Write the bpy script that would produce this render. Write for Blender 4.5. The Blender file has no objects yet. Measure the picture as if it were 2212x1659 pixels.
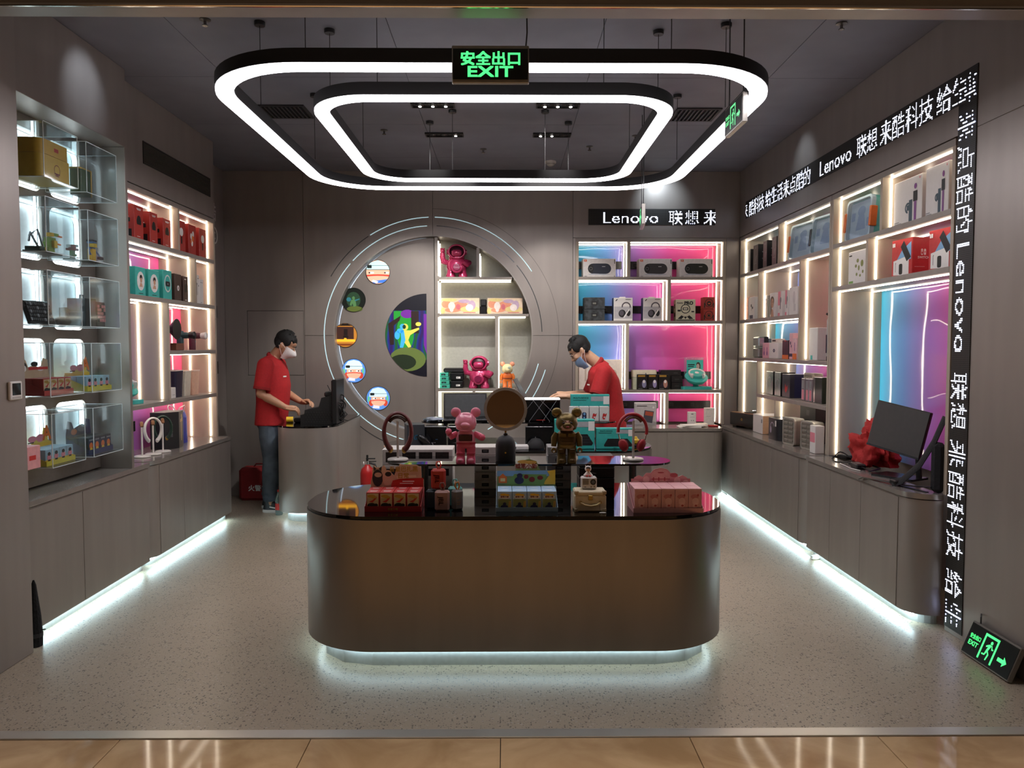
import bpy, math, random
import numpy as np
from mathutils import Matrix, Vector, noise
from mathutils.geometry import tessellate_polygon
PI = math.pi
random.seed(7)
SC = bpy.context.scene
COL = SC.collection

# ------------------------------------------------------------------ camera
cd = bpy.data.cameras.new('camera'); cam = bpy.data.objects.new('camera', cd); COL.objects.link(cam)
cd.sensor_width = 36.0; cd.lens = 1650.0 / 2212.0 * 36.0; cd.clip_start = 0.05; cd.clip_end = 60
cam.location = (0, 0, 1.55)
cam.rotation_euler = (PI / 2 - math.atan(81.5 / 1650), 0, -math.atan(14 / 1650))
SC.camera = cam
# ------------------------------------------------------------------ world: the dim, warm mall around the shop
w = bpy.data.worlds.new('mall_surroundings'); SC.world = w; w.use_nodes = True
w.node_tree.nodes['Background'].inputs[0].default_value = (0.62, 0.42, 0.29, 1)
w.node_tree.nodes['Background'].inputs[1].default_value = 0.085
# ------------------------------------------------------------------ lights of the mall, the far one added, and spots in the shop ceiling
def area(name, loc, rot, sx, sy, energy, col):
    l = bpy.data.lights.new(name, 'AREA'); l.shape = 'RECTANGLE'; l.size = sx; l.size_y = sy
    l.energy = energy; l.color = col
    o = bpy.data.objects.new(name, l); COL.objects.link(o); o.location = loc; o.rotation_euler = rot
    return o
area('mall_fill_light', (0.0, 1.6, 4.2), (0, 0, 0), 5.0, 0.4, 20, (1.0, 0.75, 0.50)).data.spread = math.radians(38)
area('mall_fill_light', (0.0, -8.0, 4.2), (0, 0, 0), 6.0, 1.0, 290, (1.0, 0.80, 0.58)).data.spread = math.radians(90)  # unseen lamp, added to warm the island front and the mirror's reflection
def spot(name, loc, target, energy, deg, blend, col, rad=0.02):
    l = bpy.data.lights.new(name, 'SPOT'); l.energy = energy; l.color = col; l.spot_size = math.radians(deg)
    l.spot_blend = blend; l.shadow_soft_size = rad
    o = bpy.data.objects.new(name, l); COL.objects.link(o); o.location = loc
    o.rotation_euler = (Vector(target) - Vector(loc)).to_track_quat('-Z', 'Y').to_euler()
    return o
spot('wall_spot', (-2.05, 4.55, 3.31), (-2.45, 4.55, 3.05), 9, 62, 1.0, (0.75, 0.85, 1.0))
spot('wall_spot', (1.6, 7.42, 3.31), (1.6, 7.87, 3.02), 14, 70, 1.0, (0.75, 0.88, 1.0))
spot('wall_spot', (2.02, 6.2, 3.31), (2.40, 6.2, 3.0), 6, 70, 1.0, (0.75, 0.88, 1.0))
for x, y in ((-0.535, 5.73), (0.387, 5.73), (-0.513, 6.52), (0.391, 6.52)):
    spot('downlight_beam', (x, y, 3.30), (x * 1.9 - .2, 7.87, 1.25) if y > 6 else (x * 1.3, 7.6, .7), (160 if x < 0 else 75) if y > 6 else 80, 64, 0.45, (1.0, 0.95, 0.90), 0.03)
SC.view_settings.view_transform = 'Standard'; SC.view_settings.look = 'None'
SC.view_settings.gamma = 1.0; SC.view_settings.use_curve_mapping = False
SC.view_settings.exposure = 0.0
SC.cycles.max_bounces = 8; SC.cycles.diffuse_bounces = 4; SC.cycles.glossy_bounces = 4
SC.cycles.transparent_max_bounces = 16; SC.cycles.transmission_bounces = 4
SC.cycles.caustics_reflective = False; SC.cycles.caustics_refractive = False
SC.cycles.sample_clamp_indirect = 4.0

# ------------------------------------------------------------------ materials
def lin(h):
    if not isinstance(h, str): return tuple(h) + (1,)
    v = [int(h[i:i + 2], 16) / 255 for i in (0, 2, 4)]
    return tuple(c / 12.92 if c <= 0.04045 else ((c + 0.055) / 1.055) ** 2.4 for c in v) + (1,)
_M = {}
def mat(col, rough=0.5, metal=0.0, es=0.0, coat=0.0, trans=0.0, var=0.06, vs=40.0, bump=0.0, bs=60.0, stretch=None, spec=0.5):
    key = (col, rough, metal, es, coat, trans, var, vs, bump, bs, stretch, spec)
    if key in _M: return _M[key]
    m = bpy.data.materials.new('m_%s' % (col if isinstance(col, str) else 'c%d' % len(_M))); m.use_nodes = True
    nt = m.node_tree; b = nt.nodes['Principled BSDF']; c = lin(col)
    b.inputs['Roughness'].default_value = rough; b.inputs['Metallic'].default_value = metal
    b.inputs['Coat Weight'].default_value = coat; b.inputs['Transmission Weight'].default_value = trans
    b.inputs['Specular IOR Level'].default_value = spec
    b.inputs['Base Color'].default_value = c
    if es:
        b.inputs['Emission Color'].default_value = c; b.inputs['Emission Strength'].default_value = es
    if (var or bump) and not es:
        tc = nt.nodes.new('ShaderNodeTexCoord'); mp = nt.nodes.new('ShaderNodeMapping')
        nt.links.new(tc.outputs['Object'], mp.inputs[0])
        if stretch: mp.inputs['Scale'].default_value = stretch
        n = nt.nodes.new('ShaderNodeTexNoise'); n.inputs['Scale'].default_value = vs; n.inputs['Detail'].default_value = 2
        nt.links.new(mp.outputs[0], n.inputs['Vector'])
        if var:
            r = nt.nodes.new('ShaderNodeValToRGB')
            r.color_ramp.elements[0].color = tuple(x * (1 - var) for x in c[:3]) + (1,)
            r.color_ramp.elements[1].color = tuple(min(1, x * (1 + var)) for x in c[:3]) + (1,)
            r.color_ramp.elements[0].position = 0.3; r.color_ramp.elements[1].position = 0.7
            nt.links.new(n.outputs['Fac'], r.inputs[0]); nt.links.new(r.outputs[0], b.inputs['Base Color'])
        if bump:
            n2 = nt.nodes.new('ShaderNodeTexNoise'); n2.inputs['Scale'].default_value = bs
            nt.links.new(mp.outputs[0], n2.inputs['Vector'])
            bp = nt.nodes.new('ShaderNodeBump'); bp.inputs['Strength'].default_value = bump; bp.inputs['Distance'].default_value = 0.02
            nt.links.new(n2.outputs['Fac'], bp.inputs['Height']); nt.links.new(bp.outputs[0], b.inputs['Normal'])
    _M[key] = m
    return m
def emis(col, s): return mat(col, rough=0.6, es=s, var=0)
METAL = mat('9e9690', 0.40, 0.45, var=0.05, vs=9, stretch=(1, 1, 0.15))
METAL2 = mat('9c948d', 0.36, 0.6, var=0.05, vs=9, stretch=(1, 1, 0.15))
CEIL = mat('80828f', 0.5, var=0.08, vs=4)
CABM = mat('989089', 0.42, 0.4, var=0.05, vs=12, stretch=(1, 1, 0.1))
TOPM = mat('968f88', 0.22, 0.35, var=0.05, vs=20)
LAM = mat('989088', 0.4, 0.15, var=0.05, vs=14)
CELL = mat('b3a796', 0.55, var=0.05, vs=10, stretch=(1, 1, 0.1))
BLK = mat('0c0c0e', 0.45); BLKG = mat('060607', 0.04, coat=0.5, var=0); BLKS = mat('141416', 0.25)
WHT = mat('e6e2dd', 0.45, var=.015); WHTG = mat('eeeae6', 0.2, var=.015); CHROME = mat('d8d6d2', 0.12, 1.0, var=0.02)
LEDW = emis((1.0, 0.88, 0.72), 11.0); LEDN = emis((1.0, 0.90, 0.72), 4.2); LEDC = emis((0.66, 0.92, 1.0), 22.0); RINGE = emis((1.0, 0.95, 1.0), 13.0); LEDI = emis((0.70, 0.93, 1.0), 8.0)
DOTE = emis((0.8, 0.84, 1.0), 3.2)

def terrazzo():
    m = bpy.data.materials.new('terrazzo'); m.use_nodes = True; nt = m.node_tree; b = nt.nodes['Principled BSDF']
    tc = nt.nodes.new('ShaderNodeTexCoord')
    def vor(scale):
        v = nt.nodes.new('ShaderNodeTexVoronoi'); v.inputs['Scale'].default_value = scale
        nt.links.new(tc.outputs['Object'], v.inputs['Vector']); return v
    def mathn(op, a, bb):
        n = nt.nodes.new('ShaderNodeMath'); n.operation = op
        for i, x in enumerate((a, bb)):
            if isinstance(x, (int, float)): n.inputs[i].default_value = x
            else: nt.links.new(x, n.inputs[i])
        return n.outputs[0]
    base = None
    nz = nt.nodes.new('ShaderNodeTexNoise'); nz.inputs['Scale'].default_value = 3.0
    nt.links.new(tc.outputs['Object'], nz.inputs['Vector'])
    rp = nt.nodes.new('ShaderNodeValToRGB')
    rp.color_ramp.elements[0].color = lin('ac9e88'); rp.color_ramp.elements[1].color = lin('bcae99')
    nt.links.new(nz.outputs['Fac'], rp.inputs[0]); base = rp.outputs[0]
    for scale, lo, dist, colr in ((95, 0.80, 0.36, '5d564d'), (75, 0.88, 0.40, 'bfb5a8'), (130, 0.7, 0.36, '8d8477'), (60, 0.93, 0.36, '766a5c')):
        v = vor(scale); sp = nt.nodes.new('ShaderNodeSeparateColor'); nt.links.new(v.outputs['Color'], sp.inputs[0])
        f = mathn('MULTIPLY', mathn('GREATER_THAN', sp.outputs[0], lo), mathn('LESS_THAN', v.outputs['Distance'], dist))
        mx = nt.nodes.new('ShaderNodeMix'); mx.data_type = 'RGBA'
        nt.links.new(f, mx.inputs[0]); nt.links.new(base, mx.inputs[6]); mx.inputs[7].default_value = lin(colr)
        base = mx.outputs[2]
    nt.links.new(base, b.inputs['Base Color']); b.inputs['Roughness'].default_value = 0.33
    return m
def gradient_film(axis):
    m = bpy.data.materials.new('gradient_film'); m.use_nodes = True; nt = m.node_tree; b = nt.nodes['Principled BSDF']
    tc = nt.nodes.new('ShaderNodeTexCoord'); sx = nt.nodes.new('ShaderNodeSeparateXYZ')
    nt.links.new(tc.outputs['Generated'], sx.inputs[0])
    r = nt.nodes.new('ShaderNodeValToRGB'); e = r.color_ramp.elements
    e[0].position = 0.0; e[0].color = lin('4cc6f6'); e[1].position = 1.0; e[1].color = lin('f2588a')
    for p, c in ((0.22, '74a6ec'), (0.45, 'b876d2'), (0.68, 'e058a8')):
        x = e.new(p); x.color = lin(c)
    nt.links.new(sx.outputs[axis], r.inputs[0]); nt.links.new(r.outputs[0], b.inputs['Base Color'])
    n = nt.nodes.new('ShaderNodeTexNoise'); n.inputs['Scale'].default_value = 3.2; n.inputs['Detail'].default_value = 0
    nt.links.new(tc.outputs['Object'], n.inputs['Vector'])
    bp = nt.nodes.new('ShaderNodeBump'); bp.inputs['Strength'].default_value = 0.5; bp.inputs['Distance'].default_value = 0.02
    nt.links.new(n.outputs['Fac'], bp.inputs['Height']); nt.links.new(bp.outputs[0], b.inputs['Coat Normal'])
    b.inputs['Roughness'].default_value = 0.5; b.inputs['Coat Weight'].default_value = 0.9; b.inputs['Coat Roughness'].default_value = 0.03
    b.inputs['Specular IOR Level'].default_value = 0.1
    return m
def clear_plastic(name, tint, gloss=0.1, opac=0.05):
    m = bpy.data.materials.new(name); m.use_nodes = True; nt = m.node_tree
    for n in list(nt.nodes):
        if n.type != 'OUTPUT_MATERIAL': nt.nodes.remove(n)
    out = nt.nodes['Material Output']
    t = nt.nodes.new('ShaderNodeBsdfTransparent'); t.inputs[0].default_value = lin(tint)
    g = nt.nodes.new('ShaderNodeBsdfGlossy'); g.inputs['Roughness'].default_value = 0.06
    d = nt.nodes.new('ShaderNodeBsdfDiffuse'); d.inputs[0].default_value = lin(tint)
    lw = nt.nodes.new('ShaderNodeLayerWeight'); lw.inputs[0].default_value = 0.5
    pw = nt.nodes.new('ShaderNodeMath'); pw.operation = 'POWER'; pw.inputs[1].default_value = 4.0; nt.links.new(lw.outputs['Facing'], pw.inputs[0])
    fr = nt.nodes.new('ShaderNodeMath'); fr.operation = 'MULTIPLY_ADD'; fr.inputs[1].default_value = 0.55; fr.inputs[2].default_value = gloss * 0.4
    nt.links.new(pw.outputs[0], fr.inputs[0])
    m1 = nt.nodes.new('ShaderNodeMixShader'); m1.inputs[0].default_value = opac
    nt.links.new(t.outputs[0], m1.inputs[1]); nt.links.new(d.outputs[0], m1.inputs[2])
    m2 = nt.nodes.new('ShaderNodeMixShader'); nt.links.new(fr.outputs[0], m2.inputs[0])
    nt.links.new(m1.outputs[0], m2.inputs[1]); nt.links.new(g.outputs[0], m2.inputs[2])
    nt.links.new(m2.outputs[0], out.inputs[0])
    return m
def led_matrix():
    m = bpy.data.materials.new('led_matrix'); m.use_nodes = True; nt = m.node_tree; b = nt.nodes['Principled BSDF']
    tc = nt.nodes.new('ShaderNodeTexCoord'); v = nt.nodes.new('ShaderNodeTexVoronoi')
    mp = nt.nodes.new('ShaderNodeMapping'); mp.inputs['Scale'].default_value = (100, 0.001, 100); mp.inputs['Location'].default_value = (0.5, 0, 0.5)
    v.inputs['Scale'].default_value = 1.0; v.inputs['Randomness'].default_value = 0.0
    nt.links.new(tc.outputs['Object'], mp.inputs[0]); nt.links.new(mp.outputs[0], v.inputs['Vector'])
    r = nt.nodes.new('ShaderNodeValToRGB'); r.color_ramp.interpolation = 'CONSTANT'
    r.color_ramp.elements[0].color = lin('3a3936'); r.color_ramp.elements[1].position = 0.34; r.color_ramp.elements[1].color = lin('070708')
    nt.links.new(v.outputs['Distance'], r.inputs[0]); nt.links.new(r.outputs[0], b.inputs['Base Color'])
    b.inputs['Roughness'].default_value = 0.5
    return m
def tile_marble():
    m = bpy.data.materials.new('tile_marble'); m.use_nodes = True; nt = m.node_tree; b = nt.nodes['Principled BSDF']
    tc = nt.nodes.new('ShaderNodeTexCoord'); n = nt.nodes.new('ShaderNodeTexNoise')
    n.inputs['Scale'].default_value = 2.5; n.inputs['Detail'].default_value = 6; n.inputs['Distortion'].default_value = 1.5
    nt.links.new(tc.outputs['Object'], n.inputs['Vector'])
    r = nt.nodes.new('ShaderNodeValToRGB'); r.color_ramp.elements[0].color = lin('b9986f'); r.color_ramp.elements[1].color = lin('d9ba8f')
    r.color_ramp.elements[0].position = 0.35; r.color_ramp.elements[1].position = 0.65
    nt.links.new(n.outputs['Fac'], r.inputs[0]); nt.links.new(r.outputs[0], b.inputs['Base Color'])
    b.inputs['Roughness'].default_value = 0.07
    return m

# ------------------------------------------------------------------ mesh builder
def rrect(x0, x1, y0, y1, r, n=6):
    p = []
    if not isinstance(r, (tuple, list)): r = (r, r, r, r)
    for (cx, cy, a0), rr in zip(((x1, y1, 0), (x0, y1, 90), (x0, y0, 180), (x1, y0, 270)), r):
        sx = -1 if cx == x1 else 1; sy = -1 if cy == y1 else 1
        if rr <= 0: p.append((cx, cy)); continue
        for k in range(n + 1):
            a = math.radians(a0 + 90 * k / n)
            p.append((cx + sx * rr + rr * math.cos(a), cy + sy * rr + rr * math.sin(a)))
    return p
def circ(cx, cy, rx, ry=None, n=24, a0=0, a1=360):
    ry = rx if ry is None else ry
    full = abs(a1 - a0) >= 360
    k = n if full else n + 1
    return [(cx + rx * math.cos(math.radians(a0 + (a1 - a0) * i / n)), cy + ry * math.sin(math.radians(a0 + (a1 - a0) * i / n))) for i in range(k)]
_T = {}
def textgeo(s, bold=0.0):
    if (s, bold) in _T: return _T[(s, bold)]
    c = bpy.data.curves.new('t', 'FONT'); c.body = s; c.size = 1; c.align_x = 'LEFT'; c.resolution_u = 2
    o = bpy.data.objects.new('t', c); COL.objects.link(o)
    me = bpy.data.meshes.new_from_object(o.evaluated_get(bpy.context.evaluated_depsgraph_get()))
    v = [(q.co.x, q.co.y) for q in me.vertices]; f = [tuple(p.vertices) for p in me.polygons]
    bpy.data.objects.remove(o); bpy.data.curves.remove(c); bpy.data.meshes.remove(me)
    _T[(s, bold)] = (v, f)
    return v, f
class MB:
    def __init__(s): s.v = []; s.f = []; s.M = None
    def add(s, v, f):
        o = len(s.v)
        s.v += [tuple(s.M @ Vector(p)) for p in v] if s.M else [tuple(p) for p in v]
        s.f += [tuple(i + o for i in q) for q in f]; return s
    def box(s, x0, x1, y0, y1, z0, z1, b=0.0):
        if b <= 0:
            v = [(x, y, z) for z in (z0, z1) for y in (y0, y1) for x in (x0, x1)]
            return s.add(v, [(0, 2, 3, 1), (4, 5, 7, 6), (0, 1, 5, 4), (2, 6, 7, 3), (0, 4, 6, 2), (1, 3, 7, 5)])
        b = min(b, abs(x1 - x0) * .45, abs(y1 - y0) * .45, abs(z1 - z0) * .45)
        c = ((x0 + x1) / 2, (y0 + y1) / 2, (z0 + z1) / 2); h = (abs(x1 - x0) / 2, abs(y1 - y0) / 2, abs(z1 - z0) / 2)
        v = []; ix = {}
        for sx in (-1, 1):
            for sy in (-1, 1):
                for sz in (-1, 1):
                    S = (sx, sy, sz)
                    for a in range(3):
                        ix[(S, a)] = len(v)
                        v.append(tuple(c[i] + S[i] * (h[i] if i == a else h[i] - b) for i in range(3)))
        f = []
        for a in range(3):
            u, w_ = (a + 1) % 3, (a + 2) % 3
            for sg in (-1, 1):
                q = []
                for su, sw in ((-1, -1), (1, -1), (1, 1), (-1, 1)):
                    S = [0, 0, 0]; S[a] = sg; S[u] = su; S[w_] = sw; q.append(ix[(tuple(S), a)])
                f.append(tuple(q if sg > 0 else q[::-1]))
            for su in (-1, 1):
                for sw in (-1, 1):
                    A = [0, 0, 0]; A[a] = -1; A[u] = su; A[w_] = sw; B = list(A); B[a] = 1
                    f.append((ix[(tuple(A), u)], ix[(tuple(B), u)], ix[(tuple(B), w_)], ix[(tuple(A), w_)]))
        for sx in (-1, 1):
            for sy in (-1, 1):
                for sz in (-1, 1):
                    S = (sx, sy, sz); f.append((ix[(S, 0)], ix[(S, 1)], ix[(S, 2)]))
        return s.add(v, f)
    def prism(s, poly, z0, z1, ax='z'):      # poly in the plane across the axis ax; 'y': (x,z); 'x': (y,z)
        mp = {'z': lambda p, h: (p[0], p[1], h), 'y': lambda p, h: (p[0], h, p[1]), 'x': lambda p, h: (h, p[0], p[1])}[ax]
        n = len(poly); v = [mp(p, z0) for p in poly] + [mp(p, z1) for p in poly]
        tri = [tuple(t) for t in tessellate_polygon([[Vector((p[0], p[1], 0)) for p in poly]])]
        f = tri + [tuple(i + n for i in t) for t in tri] + [(i, (i + 1) % n, (i + 1) % n + n, i + n) for i in range(n)]
        return s.add(v, f)
    def ring(s, outer, inner, z0, z1, ax='z', closed=True):
        mp = {'z': lambda p, h: (p[0], p[1], h), 'y': lambda p, h: (p[0], h, p[1]), 'x': lambda p, h: (h, p[0], p[1])}[ax]
        n = len(outer); v = [mp(p, z0) for p in outer] + [mp(p, z1) for p in outer] + [mp(p, z1) for p in inner] + [mp(p, z0) for p in inner]
        f = []
        for i in range(n if closed else n - 1):
            j = (i + 1) % n
            for k in range(4):
                a, b = k * n, ((k + 1) % 4) * n
                f.append((a + i, a + j, b + j, b + i))
        if not closed: f += [(0, n, 2 * n, 3 * n), (n - 1, 4 * n - 1, 3 * n - 1, 2 * n - 1)]
        return s.add(v, f)
    def flat(s, poly, y):                     # a printed shape on a front face (x,z), facing -y
        tri = [tuple(t) for t in tessellate_polygon([[Vector((p[0], p[1], 0)) for p in poly]])]
        return s.add([(p[0], y, p[1]) for p in poly], tri)
    def text(s, st, cx, cz, h, y, bold=0.0, width=None, align='c'):
        v, f = textgeo(st, bold)
        if not v: return s
        x0 = min(p[0] for p in v); x1 = max(p[0] for p in v); z0 = min(p[1] for p in v); z1 = max(p[1] for p in v)
        k = h / (z1 - z0); kx = k if width is None else width / (x1 - x0)
        ox = {'c': cx - kx * (x0 + x1) / 2, 'l': cx - kx * x0}[align]
        q = bold * k
        for i, (dx, dz) in enumerate(((0, 0),) if not bold else ((-q, -q), (q, -q), (-q, q), (q, q))):
            s.add([(ox + kx * p[0] + dx, y - .00004 * i, cz + dz + k * (p[1] - (z0 + z1) / 2)) for p in v], f)
        return s
    def tube(s, pts, r, n=8, asp=1.0, closed=False, cap=True, up=None):
        P = [Vector(p) for p in pts]; m = len(P)
        R = r if isinstance(r, (list, tuple)) else [r] * m
        v = []; prev = None
        for i in range(m):
            a = P[(i - 1) % m] if (closed or i > 0) else P[i]; b = P[(i + 1) % m] if (closed or i < m - 1) else P[i]
            t = (b - a).normalized()
            if prev is None:
                u = Vector(up) if up else (Vector((0, 0, 1)) if abs(t.z) < .9 else Vector((0, 1, 0)))
            else: u = prev
            u = (u - t * u.dot(t)); u.normalize(); prev = u; wv = t.cross(u)
            for k in range(n):
                an = 2 * PI * k / n
                v.append(P[i] + (u * math.cos(an) * asp + wv * math.sin(an)) * R[i])
        f = [(i * n + k, i * n + (k + 1) % n, ((i + 1) % m) * n + (k + 1) % n, ((i + 1) % m) * n + k) for i in range(m if closed else m - 1) for k in range(n)]
        if cap and not closed: f += [tuple(range(n))[::-1], tuple((m - 1) * n + k for k in range(n))]
        return s.add(v, f)
    def lathe(s, prof, c=(0, 0, 0), n=20):
        v = []; f = []; m = len(prof)
        for r, z in prof:
            for k in range(n):
                a = 2 * PI * k / n; v.append((c[0] + r * math.cos(a), c[1] + r * math.sin(a), c[2] + z))
        for i in range(m - 1):
            for k in range(n): f.append((i * n + k, i * n + (k + 1) % n, (i + 1) * n + (k + 1) % n, (i + 1) * n + k))
        f += [tuple(range(n))[::-1], tuple((m - 1) * n + k for k in range(n))]
        return s.add(v, f)
    def ball(s, c, r, nu=16, nv=10, M=None):
        r = (r, r, r) if not isinstance(r, (tuple, list)) else r
        v = [(0, 0, -1)]; f = []
        for j in range(1, nv):
            t = PI * j / nv - PI / 2
            for i in range(nu):
                a = 2 * PI * i / nu; v.append((math.cos(t) * math.cos(a), math.cos(t) * math.sin(a), math.sin(t)))
        v.append((0, 0, 1)); last = len(v) - 1
        for i in range(nu): f.append((0, 1 + (i + 1) % nu, 1 + i)); f.append((last, last - nu + i, last - nu + (i + 1) % nu))
        for j in range(nv - 2):
            for i in range(nu): f.append((1 + j * nu + i, 1 + j * nu + (i + 1) % nu, 1 + (j + 1) * nu + (i + 1) % nu, 1 + (j + 1) * nu + i))
        vv = [Vector((p[0] * r[0], p[1] * r[1], p[2] * r[2])) for p in v]
        if M: vv = [M @ q for q in vv]
        return s.add([q + Vector(c) for q in vv], f)
    def loft(s, rings, n=24, e=2.3):          # rings: (cx,cy,z,rx,ry) superellipses
        v = []
        for cx, cy, z, rx, ry in rings:
            for k in range(n):
                a = 2 * PI * k / n; c, q = math.cos(a), math.sin(a)
                v.append((cx + rx * math.copysign(abs(c) ** (2 / e), c), cy + ry * math.copysign(abs(q) ** (2 / e), q), z))
        m = len(rings)
        f = [(i * n + k, i * n + (k + 1) % n, (i + 1) * n + (k + 1) % n, (i + 1) * n + k) for i in range(m - 1) for k in range(n)]
        f += [tuple(range(n))[::-1], tuple((m - 1) * n + k for k in range(n))]
        return s.add(v, f)
def O(name, mb, material, parent=None, label=None, cat=None, group=None, loc=None, rz=0.0, smooth=None, kind=None, fix=True):
    if isinstance(mb, MB):
        me = bpy.data.meshes.new(name); me.from_pydata(mb.v, [], mb.f); me.update()
        if fix:
            import bmesh
            b = bmesh.new(); b.from_mesh(me); bmesh.ops.recalc_face_normals(b, faces=b.faces); b.to_mesh(me); b.free()
        if smooth:
            me.shade_smooth(); me.set_sharp_from_angle(angle=math.radians(smooth))
        me.materials.append(material)
    else: me = mb
    o = bpy.data.objects.new(name, me); COL.objects.link(o)
    return tag(o, parent, label, cat, group, loc, rz, kind)
def tag(o, parent=None, label=None, cat=None, group=None, loc=None, rz=0.0, kind=None):
    if parent: o.parent = parent
    if label: o['label'] = label
    if cat: o['category'] = cat
    if group: o['group'] = group
    if kind: o['kind'] = kind
    if loc is not None: o.location = loc
    if rz: o.rotation_euler = (0, 0, rz)
    return o
def E(name, label=None, cat=None, loc=(0, 0, 0), rz=0.0, group=None, kind=None):
    o = bpy.data.objects.new(name, None); COL.objects.link(o); o.empty_display_size = 0.05
    return tag(o, None, label, cat, group, loc, rz, kind)
_CH = {}
def dup(root, label, loc, rz=None, group=None, parent=None):
    r = root.copy(); COL.objects.link(r); r.location = loc
    if rz is not None: r.rotation_euler = (0, 0, rz)
    if label: r['label'] = label
    if group: r['group'] = group
    for ch in root.children:
        c = ch.copy(); COL.objects.link(c); c.parent = r
        for g in ch.children:
            q = g.copy(); COL.objects.link(q); q.parent = c
    return r
ORD = ['first', 'second', 'third', 'fourth', 'fifth', 'sixth', 'seventh', 'eighth']
R90 = PI / 2

# ================================================================== THE ROOM
CZ = 3.33
def struct(name, mb, m, parent=None, **k):
    return O(name, mb, m, parent, kind=None if parent else 'structure', **k)
FILMX = gradient_film(0); FILMY = gradient_film(0)
struct('floor', MB().box(-3.1, 2.95, 3.02, 8.4, -0.12, 0), terrazzo())
mall = struct('floor', MB().box(-6.1, 5.95, -11.0, 2.955, -0.14, -0.014), mat('4a4038', 0.5))
TM = tile_marble()
O('far_tiles', MB().box(-6.1, 5.95, -11.0, 1.0, -.014, 0), TM, mall)
for i in range(8):
    for j in range(3):
        x0 = -3.02 + i * 0.75; y1 = 2.953 - j * 0.65
        O('tile', MB().box(x0 + .0015, x0 + .7485, y1 - .6485, y1 - .0015, -.013, 0, .001), TM, mall)
struct('wall_front', MB().box(-9, 9, -11.2, -11.0, -.1, 4.5), mat('4f3c2c', .6))
struct('trim_1', MB().box(-3.1, 2.95, 2.955, 3.02, -0.1, 0.004, .002), mat('d8d4cc', 0.34, 0.85, var=0.12, vs=3, stretch=(1, .2, 1)))
ceil = struct('ceiling', MB().box(-3.1, 2.95, 2.98, 8.4, CZ + .006, CZ + .1), BLK)
for i in range(5):
    for j in range(5):
        x0 = -3.05 + i * 1.2; y0 = 3.0 + j * 1.08
        O('ceiling_panel', MB().box(x0 + .002, x0 + 1.198, y0 + .002, y0 + 1.078, CZ, CZ + .006), CEIL, ceil)
struct('trim_2', MB().box(-3.1, 2.95, 2.985, 3.077, 2.84, 3.43, .002), METAL)
struct('trim_3', MB().box(-3.1, 2.95, 2.972, 2.986, 2.838, 2.852, .003), mat('cfc8bf', 0.15, 1.0, var=0.3, vs=2, stretch=(1, .2, 1)))
# left side: entrance pillar, the frame round the acrylic boxes, the band above the far shelves, the recess by the back corner
struct('wall_left', MB().box(-2.95, -2.39, 2.99, 3.82, 0, CZ - .001, .004), METAL)
wl = struct('wall_left', MB().box(-2.95, -2.45, 3.82, 5.03, 2.83, CZ - .001, .002), METAL)
struct('wall_left', MB().box(-2.70, -2.45, 5.0, 5.03, 0.75, 2.829, .001), METAL2)
NP = mat('8e8780', 0.35, 0.5, var=0.04)
plate = MB()
ROWZ = [2.44, 2.05, 1.664, 1.28, 0.90]; COLY = [(4.07, 4.39), (4.48, 4.82)]
holes = [rrect(a + .03, a + .37, z - .015, z + .315, .06) for a, _ in COLY for z in ROWZ]
def holed(mb, outer, hs, t0, t1, ax):
    loops = [outer] + [h[::-1] for h in hs]
    pts = [p for l in loops for p in l]
    tri = [tuple(t) for t in tessellate_polygon([[Vector((p[0], p[1], 0)) for p in l] for l in loops])]
    mp = {'x': lambda p, h: (h, p[0], p[1]), 'y': lambda p, h: (p[0], h, p[1])}[ax]
    n = len(pts); f = tri + [tuple(i + n for i in t) for t in tri]; o = 0
    for l in loops:
        m = len(l); f += [(o + i, o + (i + 1) % m, o + (i + 1) % m + n, o + i + n) for i in range(m)]; o += m
    return mb.add([mp(p, t0) for p in pts] + [mp(p, t1) for p in pts], f)
struct('trim_4', holed(plate, [(3.83, .76), (4.999, .76), (4.999, 2.829), (3.83, 2.829)], holes, -2.70, -2.655, 'x'), NP)
struct('wall_left', MB().box(-2.95, -2.715, 3.82, 5.03, 0, 2.83), METAL)
for a, _ in COLY:
    for z in ROWZ:
        y0, y1, z0, z1 = a + .03, a + .37, z - .015, z + .315
        n = E('niche_light', 'glowing rounded light niche behind the acrylic box, %s row, %s column' % (['top', 'second', 'middle', 'fourth', 'bottom'][ROWZ.index(z)], 'nearer' if a < 4.2 else 'farther'), 'light', (-2.70, (y0 + y1) / 2, z0), group='lit niches of the acrylic box wall')
        hw = (y1 - y0) / 2
        O('back_plate', MB().prism(rrect(-hw, hw, 0, .33, .06), -.014, -.006, 'x'), mat('d9dfe0', 0.5), n)
        st = MB().ring(rrect(-hw + .004, hw - .004, .004, .326, .058), rrect(-hw + .016, hw - .016, .016, .314, .05), .006, .03, 'x')
        O('led_strip', st, emis((0.86, 0.96, 1.0), 5.0), n)
ub = struct('wall_left', MB().box(-2.95, -2.55, 5.032, 6.775, 2.665, CZ - .001, .002), METAL)
struct('wall_left', MB().box(-3.05, -2.90, 5.03, 6.775, 0, 2.66), METAL)
struct('wall_left', MB().box(-3.05, -2.87, 6.776, 7.9, 0, CZ - .001), METAL)
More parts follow.
